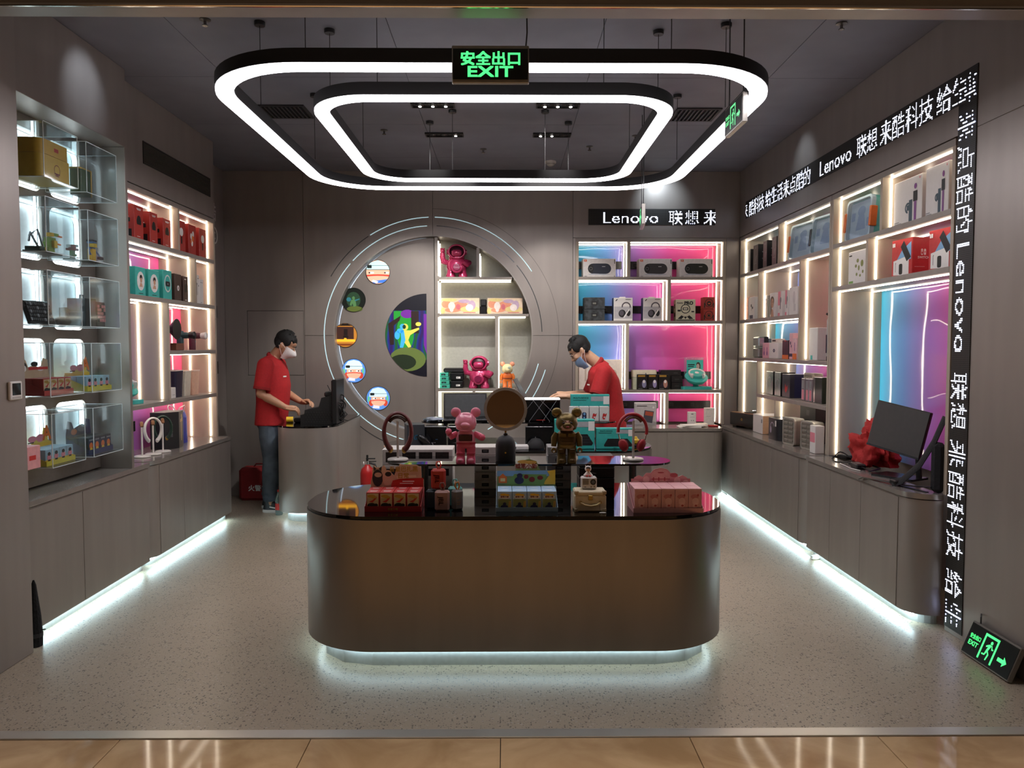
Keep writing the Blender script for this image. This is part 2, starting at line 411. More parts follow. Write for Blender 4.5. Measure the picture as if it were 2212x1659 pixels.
# door leaf with hinges in the recess
d1 = struct('door_1', MB().box(-2.869, -2.862, 6.85, 7.58, 0.01, 2.2, .002), METAL2)
for z in (1.28, 1.83): O('hinge', MB().tube([(-2.855, 7.60, z), (-2.855, 7.60, z + .12)], .009), mat('6f6a66', .3, .9), d1)
let = E('wall_lettering', 'raised white characters and round mark high on the recess wall', 'sign', (-2.868, 7.5, 2.6))
lt = MB(); lt.M = Matrix.Rotation(R90, 4, 'Z')
lt.text('来酷', -.03, .27, .17, -.004, .02); O('characters', lt, WHT, let)
lt = MB(); lt.M = Matrix.Rotation(R90, 4, 'Z'); lt.ring(circ(.10, .04, .085, n=24), circ(.10, .04, .07, n=24), -.006, -.001, 'y'); lt.text('C', .10, .04, .07, -.004, .02)
O('round_mark', lt, WHT, let)
# right wall
struct('wall_right', MB().box(2.40, 2.95, 2.99, 7.87, 2.665, CZ - .001, .002), METAL)
struct('wall_right', MB().box(2.40, 2.95, 2.99, 4.088, 0, 2.664, .002), METAL)
struct('wall_right', MB().box(2.80, 2.95, 4.09, 8.3, 0, 2.664), METAL)
# back wall: panels round the big circle
CX, CR, CC = -0.742, 1.012, 1.66
YB = 7.87
wb = struct('wall_back', MB().box(-3.05, 2.95, 8.22, 8.35, 0, CZ), METAL)
def wpanel(poly, nm='wall_panel', t=0.03): return O(nm, MB().prism(poly, YB, YB + t, 'y'), METAL, wb)
g = .002
def quad(x0, x1, z0, z1, qx, qz):
    a0 = {(-1, 1): (90, 180), (-1, -1): (180, 270), (1, -1): (270, 360), (1, 1): (0, 90)}[(qx, qz)]
    arc = circ(CX, CC, CR, n=28, a0=a0[0], a1=a0[1])
    arc = [(min(max(p[0], x0), x1), min(max(p[1], z0), z1)) for p in arc]
    cx = x0 if qx < 0 else x1; cz = z1 if qz > 0 else z0
    s = arc[0]; e = arc[-1]
    # walk from the arc's end round the outer corner to its start
    P = list(arc)
    if (qx, qz) == (-1, 1): P += [(x0, e[1]), (x0, z1), (s[0], z1)]
    if (qx, qz) == (-1, -1): P += [(e[0], z0), (x0, z0), (x0, s[1])]
    if (qx, qz) == (1, -1): P += [(x1, e[1]), (x1, z0), (s[0], z0)]
    if (qx, qz) == (1, 1): P += [(e[0], z1), (x1, z1), (x1, s[1])]
    return P
wpanel(quad(-2.06 + g, CX - g, CC + g, CZ - .002, -1, 1)); wpanel(quad(-2.06 + g, CX - g, .002, CC - g, -1, -1))
wpanel(quad(CX + g, .69 - g, CC + g, CZ - .002, 1, 1)); wpanel(quad(CX + g, .69 - g, .002, CC - g, 1, -1))
hol = MB(); holed(hol, [(-2.868, .002), (-2.06 - g, .002), (-2.06 - g, CZ - .002), (-2.868, CZ - .002)], [[(-2.645, 1.25), (-2.07, 1.25), (-2.07, 1.915), (-2.645, 1.915)]], YB, YB + .03, 'y')
O('wall_panel', hol, METAL, wb)
acc = O('access_panel', MB().box(-2.641, -2.074, YB + .001, YB + .025, 1.254, 1.911, .001), METAL, wb)
wpanel([(.69 + g, 2.66), (2.399, 2.66), (2.399, CZ - .002), (.69 + g, CZ - .002)])
wpanel([(.69 + g, .002), (.718, .002), (.718, 2.656), (.69 + g, 2.656)])
wpanel([(2.266, .002), (2.399, .002), (2.399, 2.656), (2.266, 2.656)])
wpanel([(.72, .002), (2.264, .002), (2.264, .66), (.72, .66)])
# light lines let into the wall round the circle
ARC = emis((0.55, 0.80, 0.86), 0.6); ARCG = mat('5d6165', 0.25, 0.6)
for r, a0, a1, m_ in ((1.118, 93, 137, ARC), (1.118, 139, 262, ARC), (1.118, 2, 40, ARCG), (1.118, 42, 88, ARCG), (1.118, 300, 345, ARC),
                      (1.205, 92, 122, ARC), (1.205, 123, 150, ARCG), (1.205, 33, 89, ARC), (1.205, 322, 343, ARC), (1.205, 205, 258, ARCG)):
    n = max(8, int((a1 - a0) / 3))
    O('light_arc', MB().ring(circ(CX, CC, r + .004, n=n, a0=a0, a1=a1), circ(CX, CC, r - .004, n=n, a0=a0, a1=a1), YB - .002, YB + .01, 'y', closed=False), m_, wb)
O('groove', MB().ring(circ(CX, CC, 1.292, n=60, a0=-30, a1=90), circ(CX, CC, 1.289, n=60, a0=-30, a1=90), YB - .0008, YB + .01, 'y', closed=False), mat('4a4644', .5), wb)

# the round display niche
ni = E('display_niche', 'big round niche in the back wall, half grey panel and half lit shelves', 'display', (CX, YB, CC))
DEP = 0.30
O('rim', MB().ring(circ(0, 0, CR + .012, n=96), circ(0, 0, CR, n=96), -.001, DEP, 'y'), mat('a8a29c', .4, .4), ni, smooth=40)
lp = MB(); lp.prism(circ(.02, 0, CR - .003, n=60, a0=91, a1=269), .10, .112, 'y'); O('front_panel', lp, METAL, ni)
O('glow_strip', MB().ring(circ(0, 0, CR - .006, n=60, a0=95, a1=265), circ(0, 0, CR - .016, n=60, a0=95, a1=265), .135, .15, 'y', closed=False), emis((.75, .86, 1.0), 0.9), ni)
O('back_panel', MB().prism(circ(0, 0, CR, n=72), DEP, DEP + .01, 'y'), mat('a9aaa0', .45, .1), ni)
O('upright', MB().box(.018, .048, .0, DEP, -CR + .01, CR - .01), LAM, ni)
def cw(z): return math.sqrt(max(0, CR * CR - z * z))
for z in (.60, .222, -.548):
    O('shelf', MB().box(.048, cw(z) - .006, .004, DEP, z - .026, z), LAM, ni)
for x, z0, z1 in ((.445, .60, 1.0), (.637, -.548, .196), (.40, -.99, -.574)):
    zt = min(z1, math.sqrt(CR * CR - x * x) - .01); zb = max(z0, -math.sqrt(CR * CR - x * x) + .01)
    O('divider', MB().box(x, x + .03, .004, DEP, zb, zt), LAM, ni)
def nstrip(x0, x1, y0, y1, z0, z1): O('led_strip', MB().box(x0, x1, y0, y1, z0, z1), LEDN, ni)
for y in (.04, .25):
    for z0, z1 in ((.61, .97), (.23, .56), (-.54, .19), (-.95, -.58)): nstrip(.048, .058, y, y + .012, z0, z1)
    nstrip(.475, .485, y, y + .012, .61, .84); nstrip(.667, .677, y, y + .012, -.54, .19)
    for z, x0, x1 in ((.574, .06, .80), (.196, .06, .63), (.196, .68, .95), (-.574, .06, .80)): nstrip(x0, x1, y, y + .012, z - .010, z)
# ------------------------------------------------------------------ lit shelf bays
def bay(name, label, loc, rz, W, D, zb, zt, shelves, divs, cells, side, film):
    t = E(name, label, 'shelving', loc, rz, group='lit wall shelves')
    O('side_panel', MB().box(0, .03, 0, D, zb, zt), CELL, t); O('side_panel', MB().box(W - .03, W, 0, D, zb, zt), CELL, t)
    O('top_board', MB().box(0, W, -.002, D, zt, zt + .037), LAM, t)
    O('back_panel', MB().box(.03, W - .03, D - .012, D, zb, zt), film, t)
    for z, x0, x1 in shelves: O('shelf', MB().box(x0, x1, -.002, D - .012, z - .031, z, .001), LAM, t)
    for x, z0, z1 in divs: O('divider', MB().box(x - .015, x + .015, .0, D - .012, z0, z1), CELL, t)
    for x0, x1, z0, z1, strips in cells:
        for y in (.05, D - .09):
            if 'h' in strips: O('led_strip', MB().box(x0 + .004, x1 - .004, y, y + .0085, z1 - .007, z1 - .0005), LEDW, t)
            if 'v' in strips:
                if side == 'R': O('led_strip', MB().box(x1 - .0075, x1 - .0005, y, y + .0085, z0 + .01, z1 - .012), LEDW, t)
                else: O('led_strip', MB().box(x0 + .0005, x0 + .0075, y, y + .0085, z0 + .01, z1 - .012), LEDW, t)
    return t
# left far bay: local x = world y - 5.04
y_ = lambda v: v - 5.04
W = 1.735
bay('shelf_unit', 'lit shelf bay on the wall by the register counter, with red and teal boxes', (-2.55, 5.04, 0), R90, W, .31, .75, 2.62,
    [(2.30, .03, W - .03), (1.907, .03, W - .03), (1.518, y_(5.83), W - .03), (1.14, .03, W - .03)],
    [(y_(6.04), 2.30, 2.62), (y_(6.35), 1.907, 2.269), (y_(5.82), 1.14, 1.876)],
    [(.03, y_(6.025), 2.30, 2.62, 'hv'), (y_(6.055), W - .03, 2.30, 2.62, 'hv'), (.03, y_(6.335), 1.907, 2.269, 'hv'), (y_(6.365), W - .03, 1.907, 2.269, 'hv'),
     (.03, y_(5.805), 1.14, 1.876, 'hv'), (y_(5.835), W - .03, 1.518, 1.876, 'hv'), (y_(5.835), W - .03, 1.14, 1.487, 'hv'), (.03, W - .03, .75, 1.109, 'hv')], 'R', FILMY)
# right far bay: local x = 7.855 - world y
q_ = lambda v: 7.855 - v
W = 2.20
bay('shelf_unit', 'lit shelf bay in the back corner under the running text, crowded with small boxes', (2.40, 7.855, 0), -R90, W, .38, .74, 2.62,
    [(2.28, .03, W - .03), (1.815, .03, q_(6.25)), (1.437, .03, W - .03), (1.10, q_(7.27), W - .03)],
    [(q_(6.75), 2.28, 2.62), (q_(7.265), 1.815, 2.249), (q_(6.245), 1.437, 2.249), (q_(7.265), .74, 1.406), (q_(6.77), .74, 1.069)],
    [(.03, q_(6.765), 2.28, 2.62, 'hv'), (q_(6.735), W - .03, 2.28, 2.62, 'hv'), (.03, q_(7.28), 1.815, 2.249, 'hv'), (q_(7.25), q_(6.26), 1.815, 2.249, 'hv'),
     (q_(6.23), W - .03, 1.437, 2.249, 'hv'), (.03, q_(6.26), 1.437, 1.784, 'hv'), (.03, q_(7.28), .74, 1.406, 'hv'), (q_(7.25), W - .03, 1.10, 1.406, 'hv'),
     (q_(7.25), q_(6.785), .74, 1.069, 'hv'), (q_(6.755), W - .03, .74, 1.069, 'hv')], 'L', FILMY)
# right near bay
p_ = lambda v: 5.65 - v
W = 1.545
bay('shelf_unit', 'lit shelf bay beside the upright running text, tall open space over a counter', (2.40, 5.65, 0), -R90, W, .38, .74, 2.62,
    [(2.292, .03, W - .03), (1.982, .03, W - .03)], [(p_(4.91), 2.292, 2.62), (p_(5.09), 1.982, 2.261)],
    [(.03, p_(4.925), 2.292, 2.62, 'hv'), (p_(4.895), W - .03, 2.292, 2.62, 'hv'), (.03, p_(5.105), 1.982, 2.261, 'hv'), (p_(5.075), W - .03, 1.982, 2.261, 'hv'),
     (.03, W - .03, .74, 1.951, 'hv')], 'L', FILMY)
# back bay
W = 1.544; b_ = lambda v: v - .72
bay('shelf_unit', 'lit shelf bay in the back wall with blue to pink glossy backing', (.72, YB, 0), 0, W, .32, .74, 2.62,
    [(2.262, .03, W - .03), (1.812, .03, W - .03), (1.10, .03, W - .03)],
    [(b_(1.265), 2.262, 2.62), (b_(1.684), 1.812, 2.231), (b_(1.257), 1.10, 1.781), (b_(1.672), .74, 1.069)],
    [(.03, b_(1.25), 2.262, 2.62, 'hv'), (b_(1.28), W - .03, 2.262, 2.62, 'hv'), (.03, b_(1.669), 1.812, 2.231, 'hv'), (b_(1.699), W - .03, 1.812, 2.231, 'hv'),
     (.03, b_(1.242), 1.10, 1.781, 'hv'), (b_(1.272), W - .03, 1.10, 1.781, 'hv'), (.03, b_(1.657), .74, 1.069, 'hv'), (b_(1.687), W - .03, .74, 1.069, 'hv')], 'R', FILMX)
# dark power rails on the glossy backing
def rail(label, loc, rz, w_):
    r = O('power_rail', MB().box(0, w_, -.012, 0, 0, .08, .003), BLKS, None, label, 'power rail', 'power rails on the shelf backs', loc, rz)
    for k in range(max(2, int(w_ / .22))):
        O('socket_block', MB().box(.06 + k * .22, .10 + k * .22, -.02, -.012, .02, .06, .003), BLK, r)
rail('black power rail on blue backing of top back shelf', (.755, YB + .305, 2.37), 0, .48); rail('black power rail on pink backing behind the two speaker boxes', (1.30, YB + .305, 2.37), 0, .9)
rail('black power rail behind the headphone boxes', (.76, YB + .305, 1.90), 0, .88); rail('black power rail behind the comic style box', (1.70, YB + .305, 1.90), 0, .5)
rail('black power rail behind the mouse boxes', (1.30, YB + .305, 1.20), 0, .9); rail('black power rail behind the tablet box', (.76, YB + .305, .885), 0, .88)
rail('black power rail behind the small white boxes on the back counter', (1.70, YB + .305, .885), 0, .5)
rail('black power rail behind the white headphone stands', (-2.845, 5.1, .90), R90, .75)

# ------------------------------------------------------------------ base cabinets and worktops
def cabinet(label, loc, rz, W, D, r, seams, ztop, wl_, glow=True):
    rl, rr_ = r
    t = E('base_cabinet', label, 'cabinet', loc, rz, group='grey base cabinets along the walls')
    O('body', MB().prism(rrect(0, W, 0, D, (0, 0, rl, rr_), 8), .065, ztop - .036), CABM, t, smooth=30)
    xs = [rl + .004] + list(seams) + [W - rr_ - .004]
    for a, b in zip(xs[:-1], xs[1:]): O('door', MB().box(a + .002, b - .002, -.004, .0, .07, ztop - .042, .0015), CABM, t)
    ins = .055
    O('plinth', MB().prism(rrect(ins if rl else .0, W - (ins if rr_ else 0), ins, D, (0, 0, max(0, rl - .03), max(0, rr_ - .03)), 6), 0, .064), mat('b5b7b6', .4), t)
    if glow: O('led_strip', MB().box(.05 if rl else .02, W - (.05 if rr_ else .02), ins - .016, ins - .004, .048, .06), LEDC, t)
    O('worktop', MB().prism(rrect(-.002, W, -.012, D, (0, 0, rl, rr_), 8), ztop - .03, ztop), TOPM, None, wl_, 'worktop', 'grey worktops on the wall cabinets', loc, rz, smooth=30)
cabinet('grey base cabinet under the wall of acrylic boxes', (-2.46, 3.835, 0), R90, 1.405, .24, (0, 0), (.585,), .75, 'grey worktop under the acrylic boxes')
cabinet('grey base cabinet with a rounded end under the red and teal box shelves', (-2.46, 5.26, 0), R90, 1.55, .40, (.14, 0), (.55, 1.0), .75, 'grey worktop holding the white headphone stands')
cabinet('grey base cabinet running into the back corner with a rounded near end', (2.23, 7.80, 0), -R90, 2.20, .165, (0, .14), (.4, .9, 1.45), .74, 'grey worktop holding radio and metal cases in the back corner')
cabinet('grey base cabinet with a rounded end beside the upright running text', (2.23, 5.58, 0), -R90, 1.46, .165, (0, .15), (.40, .85), .74, 'grey worktop under the black monitor')
cabinet('grey base cabinet under the back wall shelves', (.70, 7.51, 0), 0, 1.47, .355, (0, .10), (.42, .90), .74, 'grey worktop under the pink back shelves', glow=False)
O('led_strip', MB().box(0.02, .04, 0, .4, .03, .04), LEDC, None, 'short glowing strip low at the end of the back cabinet', 'light', None, (2.2, 7.5, 0))

# ------------------------------------------------------------------ two islands with raised glass tiers
def island(label, cx, y0, y1, x0, x1, tier):
    t = E('display_island', label, 'counter', (cx, (y0 + y1) / 2, 0), group='display islands')
    a, b, c, d = x0 - cx, x1 - cx, y0 - (y0 + y1) / 2, y1 - (y0 + y1) / 2
    O('body', MB().prism(rrect(a, b, c, d, .40, 14), .085, .722), METAL2, t, smooth=30)
    O('plinth', MB().prism(rrect(a + .09, b - .09, c + .05, d - .05, .30, 3), 0, .084), mat('c9cdcc', .4), t)
    O('led_strip', MB().ring(rrect(a + .05, b - .05, c + .035, d - .035, .36, 10), rrect(a + .065, b - .065, c + .048, d - .048, .345, 10), .074, .084), LEDI, t)
    O('glass_top', MB().prism(rrect(a + .004, b - .004, c + .004, d - .004, .397, 14), .727, .74), BLKG, t, smooth=30)
    O('top_band', MB().prism(rrect(a + .008, b - .008, c + .008, d - .008, .393, 14), .7221, .7269), BLK, t)
    tx0, tx1, ty0, ty1 = tier; ty0 -= (y0 + y1) / 2; ty1 -= (y0 + y1) / 2; tx0 -= cx; tx1 -= cx
    O('glass_tier', MB().prism(rrect(tx0, tx1, ty0, ty1, (ty1 - ty0) * .48, 14), .921, .931), BLKG, t, smooth=30)
    for x in (tx0 + .2, tx1 - .2):
        O('tier_post', MB().tube([(x, (ty0 + ty1) / 2, .74), (x, (ty0 + ty1) / 2, .921)], .02, 16), mat('55534f', .3, .9), t, smooth=40)
    return t
island('nearer rounded island counter with brown metal front and black glass top', .045, 3.60, 4.50, -1.035, 1.125, (-.64, .895, 3.99, 4.29))
island('farther rounded island counter holding laptop and keyboard boxes', .10, 5.86, 6.76, -1.0, 1.2, (-.70, .92, 6.20, 6.50))
rc = E('register_counter', 'rounded grey register counter with black glass top at the back wall', 'counter', (-1.77, 7.25, 0))
O('body', MB().prism(rrect(-.27, .27, -.60, .615, (0, 0, .22, .22), 10), .085, .835), METAL, rc, smooth=30)
O('plinth', MB().prism(rrect(-.20, .20, -.54, .60, (0, 0, .18, .18), 6), 0, .084), mat('c9cdcc', .4), rc)
O('led_strip', MB().ring(rrect(-.235, .235, -.565, .60, (.01, .01, .19, .19), 6), rrect(-.222, .222, -.553, .59, (.01, .01, .18, .18), 6), .074, .084), LEDI, rc)
O('glass_top', MB().prism(rrect(-.272, .272, -.602, .612, (0, 0, .22, .22), 10), .836, .85), BLKG, rc, smooth=30)

# ================================================================== LIGHT RINGS, CEILING FIXTURES
def light_ring(label, x0, x1, y0, y1, r, z, wd, hh, posts):
    t = E('ring_lamp', label, 'lamp', ((x0 + x1) / 2, (y0 + y1) / 2, z), group='rounded rectangle pendant lamps')
    cx, cy = (x0 + x1) / 2, (y0 + y1) / 2
    A = rrect(x0 - cx, x1 - cx, y0 - cy, y1 - cy, r, 14)
    B = rrect(x0 - cx + wd, x1 - cx - wd, y0 - cy + wd, y1 - cy - wd, r - wd, 14)
    a2 = rrect(x0 - cx + .004, x1 - cx - .004, y0 - cy + .004, y1 - cy - .004, r - .004, 14)
    b2 = rrect(x0 - cx + wd - .004, x1 - cx - wd + .004, y0 - cy + wd - .004, y1 - cy - wd + .004, r - wd + .004, 14)
    O('housing', MB().ring(A, B, .012, .075), mat('17171a', .5), t, smooth=30)
    O('diffuser', MB().ring(a2, b2, 0, .012), RINGE, t)
    for x, y in posts:
        sw = O('suspension_wire', MB().tube([(x - cx, y - cy, .075), (x - cx, y - cy, CZ - z - .02)], .0022, 5), mat('2a2a2c', .5), t)
        O('ceiling_cup', MB().lathe([(.028, 0), (.03, .004), (.03, .022)], (x - cx, y - cy, CZ - z - .0225), 14), mat('1a1a1c', .4), sw, smooth=40)
light_ring('larger outer glowing rounded lamp ring under the dark ceiling', -1.454, 1.324, 3.47, 6.20, .52, 2.80, .092, .063,
           [(-1.35, 4.3), (-1.35, 5.5), (1.22, 4.3), (1.22, 5.5), (-.9, 3.515), (.75, 3.515), (-.6, 6.155), (.5, 6.155)])
light_ring('smaller inner glowing rounded lamp ring inside the larger one', -1.034, .91, 3.905, 5.90, .33, 2.80, .085, .063,
           [(-.99, 4.4), (-.99, 5.4), (.865, 4.4), (.865, 5.4), (-.65, 3.95), (.5, 3.95), (-.4, 5.86), (.3, 5.86)])
# recessed triple downlights
for i, (x, y) in enumerate(((-0.535, 5.73), (0.387, 5.73), (-0.513, 6.52), (0.391, 6.52))):
    t = E('downlight', 'black recessed triple downlight, %s row, %s' % ('nearer' if y < 6 else 'farther', 'register side' if x < 0 else 'monitor side'), 'light', (x, y, CZ), group='recessed triple downlights')
    O('housing', MB().ring(rrect(-.16, .16, -.055, .055, .004, 1), rrect(-.15, .15, -.045, .045, .004, 1), -.012, 0), mat('0a0a0b', .4), t)
    O('recess', MB().box(-.15, .15, -.045, .045, -.002, 0), mat('050505', .6), t)
    for k in (-.095, 0, .095):
        bu = O('bulb', MB().lathe([(.034, 0), (.03, -.008), (.012, -.012)], (k, 0, -.002), 16), mat('202022', .2, .8), t)
        if not (y > 6 and ((x < 0 and k < .05) or (x > 0 and k > .05))):
            O('lens', MB().lathe([(.011, 0), (.011, -.004), (.004, -.006)], (k, 0, -.014), 10), emis((1, .93, .85), 20.0), bu)
def vent(label, x, y, w_, d_):
    t = E('ceiling_vent', label, 'vent', (x, y, CZ))
    O('frame', MB().ring(rrect(-w_, w_, -d_, d_, .004, 1), rrect(-w_ + .02, w_ - .02, -d_ + .02, d_ - .02, .003, 1), -.01, 0), mat('2b2b2f', .5), t)
    O('cavity', MB().box(-w_ + .02, w_ - .02, -d_ + .02, d_ - .02, -.002, 0), mat('050506', .8), t)
    n = 9
    for k in range(n):
        xx = -w_ + .03 + (2 * w_ - .06) * (k + .5) / n
        O('slat', MB().box(xx - .006, xx + .006, -d_ + .02, d_ - .02, -.012, -.002), mat('34343a', .5), t)
vent('dark slatted ceiling vent beside the larger lamp ring, register side', -1.66, 5.90, .17, .16); vent('dark slatted ceiling vent beside the lamp rings, monitor side', 1.455, 5.95, .17, .16)
sm = E('smoke_detector', 'white round smoke detector on the ceiling near the back wall', 'detector', (.435, 7.45, CZ))
O('base', MB().lathe([(.052, 0), (.054, -.012), (.05, -.02)], (0, 0, 0), 24), mat('cfcac4', .5), sm, smooth=40)
O('sensor_head', MB().lathe([(.04, -.02), (.038, -.034), (.02, -.045), (.006, -.046)], (0, 0, 0), 24), mat('b9b4ae', .5), sm, smooth=40)
for i, (x, y) in enumerate(((-1.637, 4.27), (1.854, 4.29), (-1.0, 6.4), (-.2, 7.0), (.75, 6.9), (1.1, 6.55))):
    t = E('sprinkler', 'small ceiling sprinkler head, %s from the entrance' % ORD[i], 'sprinkler', (x, y, CZ), group='ceiling sprinklers')
    O('rosette', MB().lathe([(.03, 0), (.03, -.006), (.012, -.01)], (0, 0, 0), 14), mat('75716c', .3, .8), t)
    O('nozzle', MB().lathe([(.008, -.01), (.008, -.03), (.016, -.032), (.016, -.036)], (0, 0, 0), 12), mat('8a857f', .25, .9), t)
# the long air grille on the left wall
t = E('air_grille', 'long dark slatted air grille high on the wall over the red boxes', 'vent', (-2.55, 5.465, 2.835), R90)
O('frame', MB().ring([(0, 0), (1.22, 0), (1.22, .158), (0, .158)], [(.008, .008), (1.212, .008), (1.212, .15), (.008, .15)], -.006, 0, 'y'), mat('2c2a28', .5), t)
O('cavity', MB().box(.008, 1.212, -.0012, 0, .008, .15), mat('0a0908', .8), t)
for k in range(13): O('slat', MB().box(.008, 1.212, -.006, -.001, .012 + k * .0106, .0165 + k * .0106), mat('4a453f', .5), t)

# ================================================================== SIGNS
GREEN = emis((0.07, 0.95, 0.22), 1.5); GREEN2 = emis((0.16, 0.85, 0.32), 0.9)
def running_man(mb, cx, cz, s, y):
    P = lambda pts: mb.flat([(cx + s * a, cz + s * b) for a, b in pts], y)
    P(circ(.06, .36, .07, n=12)); P([(-.10, .05), (.0, .02), (.10, .26), (-.02, .28)]); P([(-.02, .28), (-.20, .17), (-.17, .12), (.02, .21)])
    P([(.10, .26), (.16, .10), (.26, .12), (.25, .17), (.19, .16), (.12, .29)]); P([(-.10, .06), (.0, .02), (.12, -.12), (.06, -.36), (.0, -.36), (.04, -.12)])
    P([(-.10, .06), (.0, .02), (-.10, -.20), (-.28, -.22), (-.28, -.16), (-.14, -.15)])
def arrow(mb, cx, cz, s, y):
    mb.flat([(cx - s, cz + s * .28), (cx - s, cz - s * .28), (cx + s * .2, cz - s * .28), (cx + s * .2, cz - s * .75), (cx + s, cz), (cx + s * .2, cz + s * .75), (cx + s * .2, cz + s * .28)], y)
def exit_sign(label, loc, rz, w_, h_, kind, g_, tilt=0, hang=0):
    t = E('exit_sign', label, 'sign', loc, rz)
    O('case', MB().box(-w_ / 2, w_ / 2, -.012, .014, 0, h_, .003), mat('8f8b84' if kind != 'man' else 'b9b5ae', .35, .5), t)
    fc = O('face', MB().box(-w_ / 2 + .005, w_ / 2 - .005, -.014, -.012, .008 if kind != 'word' else .014, h_ - (.008 if kind != 'word' else .014)), mat('050a08', .3), t)
    m = MB(); y = -.0145
    if kind == 'word':
        m.text('安全出口', 0, h_ * .655, h_ * .36, y, .03, width=w_ * .76); m.text('EXIT', 0, h_ * .30, h_ * .27, y, .03, width=w_ * .58)
    else:
        m.text('安全出口', -w_ * .32, h_ * .60, h_ * .14, y, .02, width=w_ * .22); m.text('EXIT', -w_ * .32, h_ * .40, h_ * .13, y, .02, width=w_ * .20)
        m.ring([(-w_ * .16, h_ * .12), (-w_ * .16, h_ * .88), (w_ * .13, h_ * .88), (w_ * .13, h_ * .12)], [(-w_ * .13, h_ * .12), (-w_ * .13, h_ * .81), (w_ * .10, h_ * .81), (w_ * .10, h_ * .12)], y - .0005, y, 'y', closed=False)
        running_man(m, -w_ * .01, h_ * .43, h_ * .72, y); arrow(m, w_ * .29, h_ * .40, h_ * .19, y)
    O('lettering', m, g_, fc, fix=False)
    if hang:
        for x in ((w_ * .46,) if hang == 1 else (-w_ * .4, w_ * .4)):
            O('suspension_chain', MB().tube([(x, 0, h_), (x + .005, 0, h_ + .06), (x - .004, 0, CZ - loc[2])], .0035, 5), mat('2a2a2c', .5), t)
    if tilt: t.rotation_euler = (tilt, 0, rz)
    return t
exit_sign('black hanging sign with green exit words in front of the lamp ring', (-.063, 3.30, 2.662), 0, .326, .155, 'word', GREEN, hang=1)
exit_sign('hanging green running man sign seen edge-on by the lamp ring', (1.205, 4.05, 2.68), -R90, .31, .15, 'man', GREEN2, hang=2)
exit_sign('hanging sign seen edge-on in front of the back wall running text', (1.04, 5.85, 2.456), -R90 - .12, .30, .15, 'man', GREEN2, hang=2)
fs = exit_sign('framed green running man sign leaning on the floor against the wall', (2.315, 3.60, .002), -R90, .36, .17, 'floor', GREEN, tilt=0)
fs.rotation_euler = (0.0, 0, 0)
fs.matrix_world = Matrix.Translation((2.315, 3.60, .004)) @ Matrix.Rotation(-R90, 4, 'Z') @ Matrix.Rotation(-math.radians(22), 4, 'X')
O('cable_stub', MB().tube([(-.14, 0, .17), (-.15, -.005, .20), (-.165, .0, .215)], .004, 6), BLK, fs)

def led_sign(label, loc, rz, w_, h_, chunks, vertical=False):
    t = E('led_sign', label, 'sign', loc, rz, group='black dot matrix running text signs')
    mp_ = O('matrix_panel', MB().box(0, w_, -.004, 0, 0, h_), led_matrix(), t)
    pitch = .01; d = MB(); hexa = [(math.cos(k * PI / 3 + .2) * .0042, math.sin(k * PI / 3 + .2) * .0042) for k in range(6)]
    def raster(st, width):
        v, f = textgeo(st)
        V2 = np.array(v); x0 = V2[:, 0].min(); x1 = V2[:, 0].max()
        k = width / (x1 - x0) if width else .158
        V2 = np.stack(((V2[:, 0] - (x0 if width else 0)) * k, (V2[:, 1] + (0.10 if not width else 0.13)) * (k if not width else .158)), 1)
        nx, nz = int((V2[:, 0].max()) / pitch) + 2, 16
        ss = (np.arange(3) - 1) * pitch * .3
        gx, gz, sx, sz = np.meshgrid(np.arange(nx), np.arange(nz), ss, ss, indexing='ij')
        P = np.stack(((gx + .5) * pitch + sx, (gz + .5) * pitch + sz), -1).reshape(-1, 2); ins = np.zeros(len(P), bool)
        for q in f:
            for i in range(1, len(q) - 1):
                a, b, c = V2[q[0]], V2[q[i]], V2[q[i + 1]]
                s1 = (b[0] - a[0]) * (P[:, 1] - a[1]) - (b[1] - a[1]) * (P[:, 0] - a[0])
                s2 = (c[0] - b[0]) * (P[:, 1] - b[1]) - (c[1] - b[1]) * (P[:, 0] - b[0])
                s3 = (a[0] - c[0]) * (P[:, 1] - c[1]) - (a[1] - c[1]) * (P[:, 0] - c[0])
                ins |= ((s1 >= 0) & (s2 >= 0) & (s3 >= 0)) | ((s1 <= 0) & (s2 <= 0) & (s3 <= 0))
        return ins.reshape(nx, nz, 9).mean(2) > .34
    for st, s0, width in chunks:
        g_ = raster(st, width)
        for i in range(g_.shape[0]):
            for j in range(g_.shape[1]):
                if not g_[i, j]: continue
                a = s0 + (i + .5) * pitch; b = (j + .5) * pitch
                x, z = (a, b) if not vertical else (b, h_ - a)
                x = round(x / pitch - .5) * pitch + .5 * pitch; z = round(z / pitch - .5) * pitch + .5 * pitch
                if 0 < x < w_ and 0 < z < h_: d.add([(x + p, -.0052, z + q) for p, q in hexa], [(0, 1, 2, 3, 4, 5)])
    O('lit_dots', d, DOTE, mp_, kind='stuff', fix=False)
def spread(s, start, step): return [(c, start + i * step, None) for i, c in enumerate(s)]
led_sign('long black running text sign along the top of the side wall', (2.399, 7.67, 2.82), -R90, 3.585, .166,
         [('来', -.09, None)] + spread('酷科技', .10, .146) + spread('给生活来点酷的', .575, .150) + [('Lenovo', 1.80, .53)] + spread('联想', 2.40, .155) + spread('来酷科技', 2.73, .154) + spread('给生', 3.37, .15))
led_sign('upright black running text sign beside the tall open shelf', (2.399, 4.083, .03), -R90, .158, 2.955,
         [('活', .02, None)] + spread('来点酷的', .21, .162) + [('Lenovo', .895, .575)] + spread('联想', 1.565, .16) + spread('来酷科技', 1.93, .163) + spread('给生', 2.625, .165), vertical=True)
led_sign('black running text sign over the back wall shelves', (.848, YB - .002, 2.787), 0, 1.296, .163,
         [('Lenovo', .15, .565)] + spread('联想', .81, .165) + [('来', 1.17, None)])

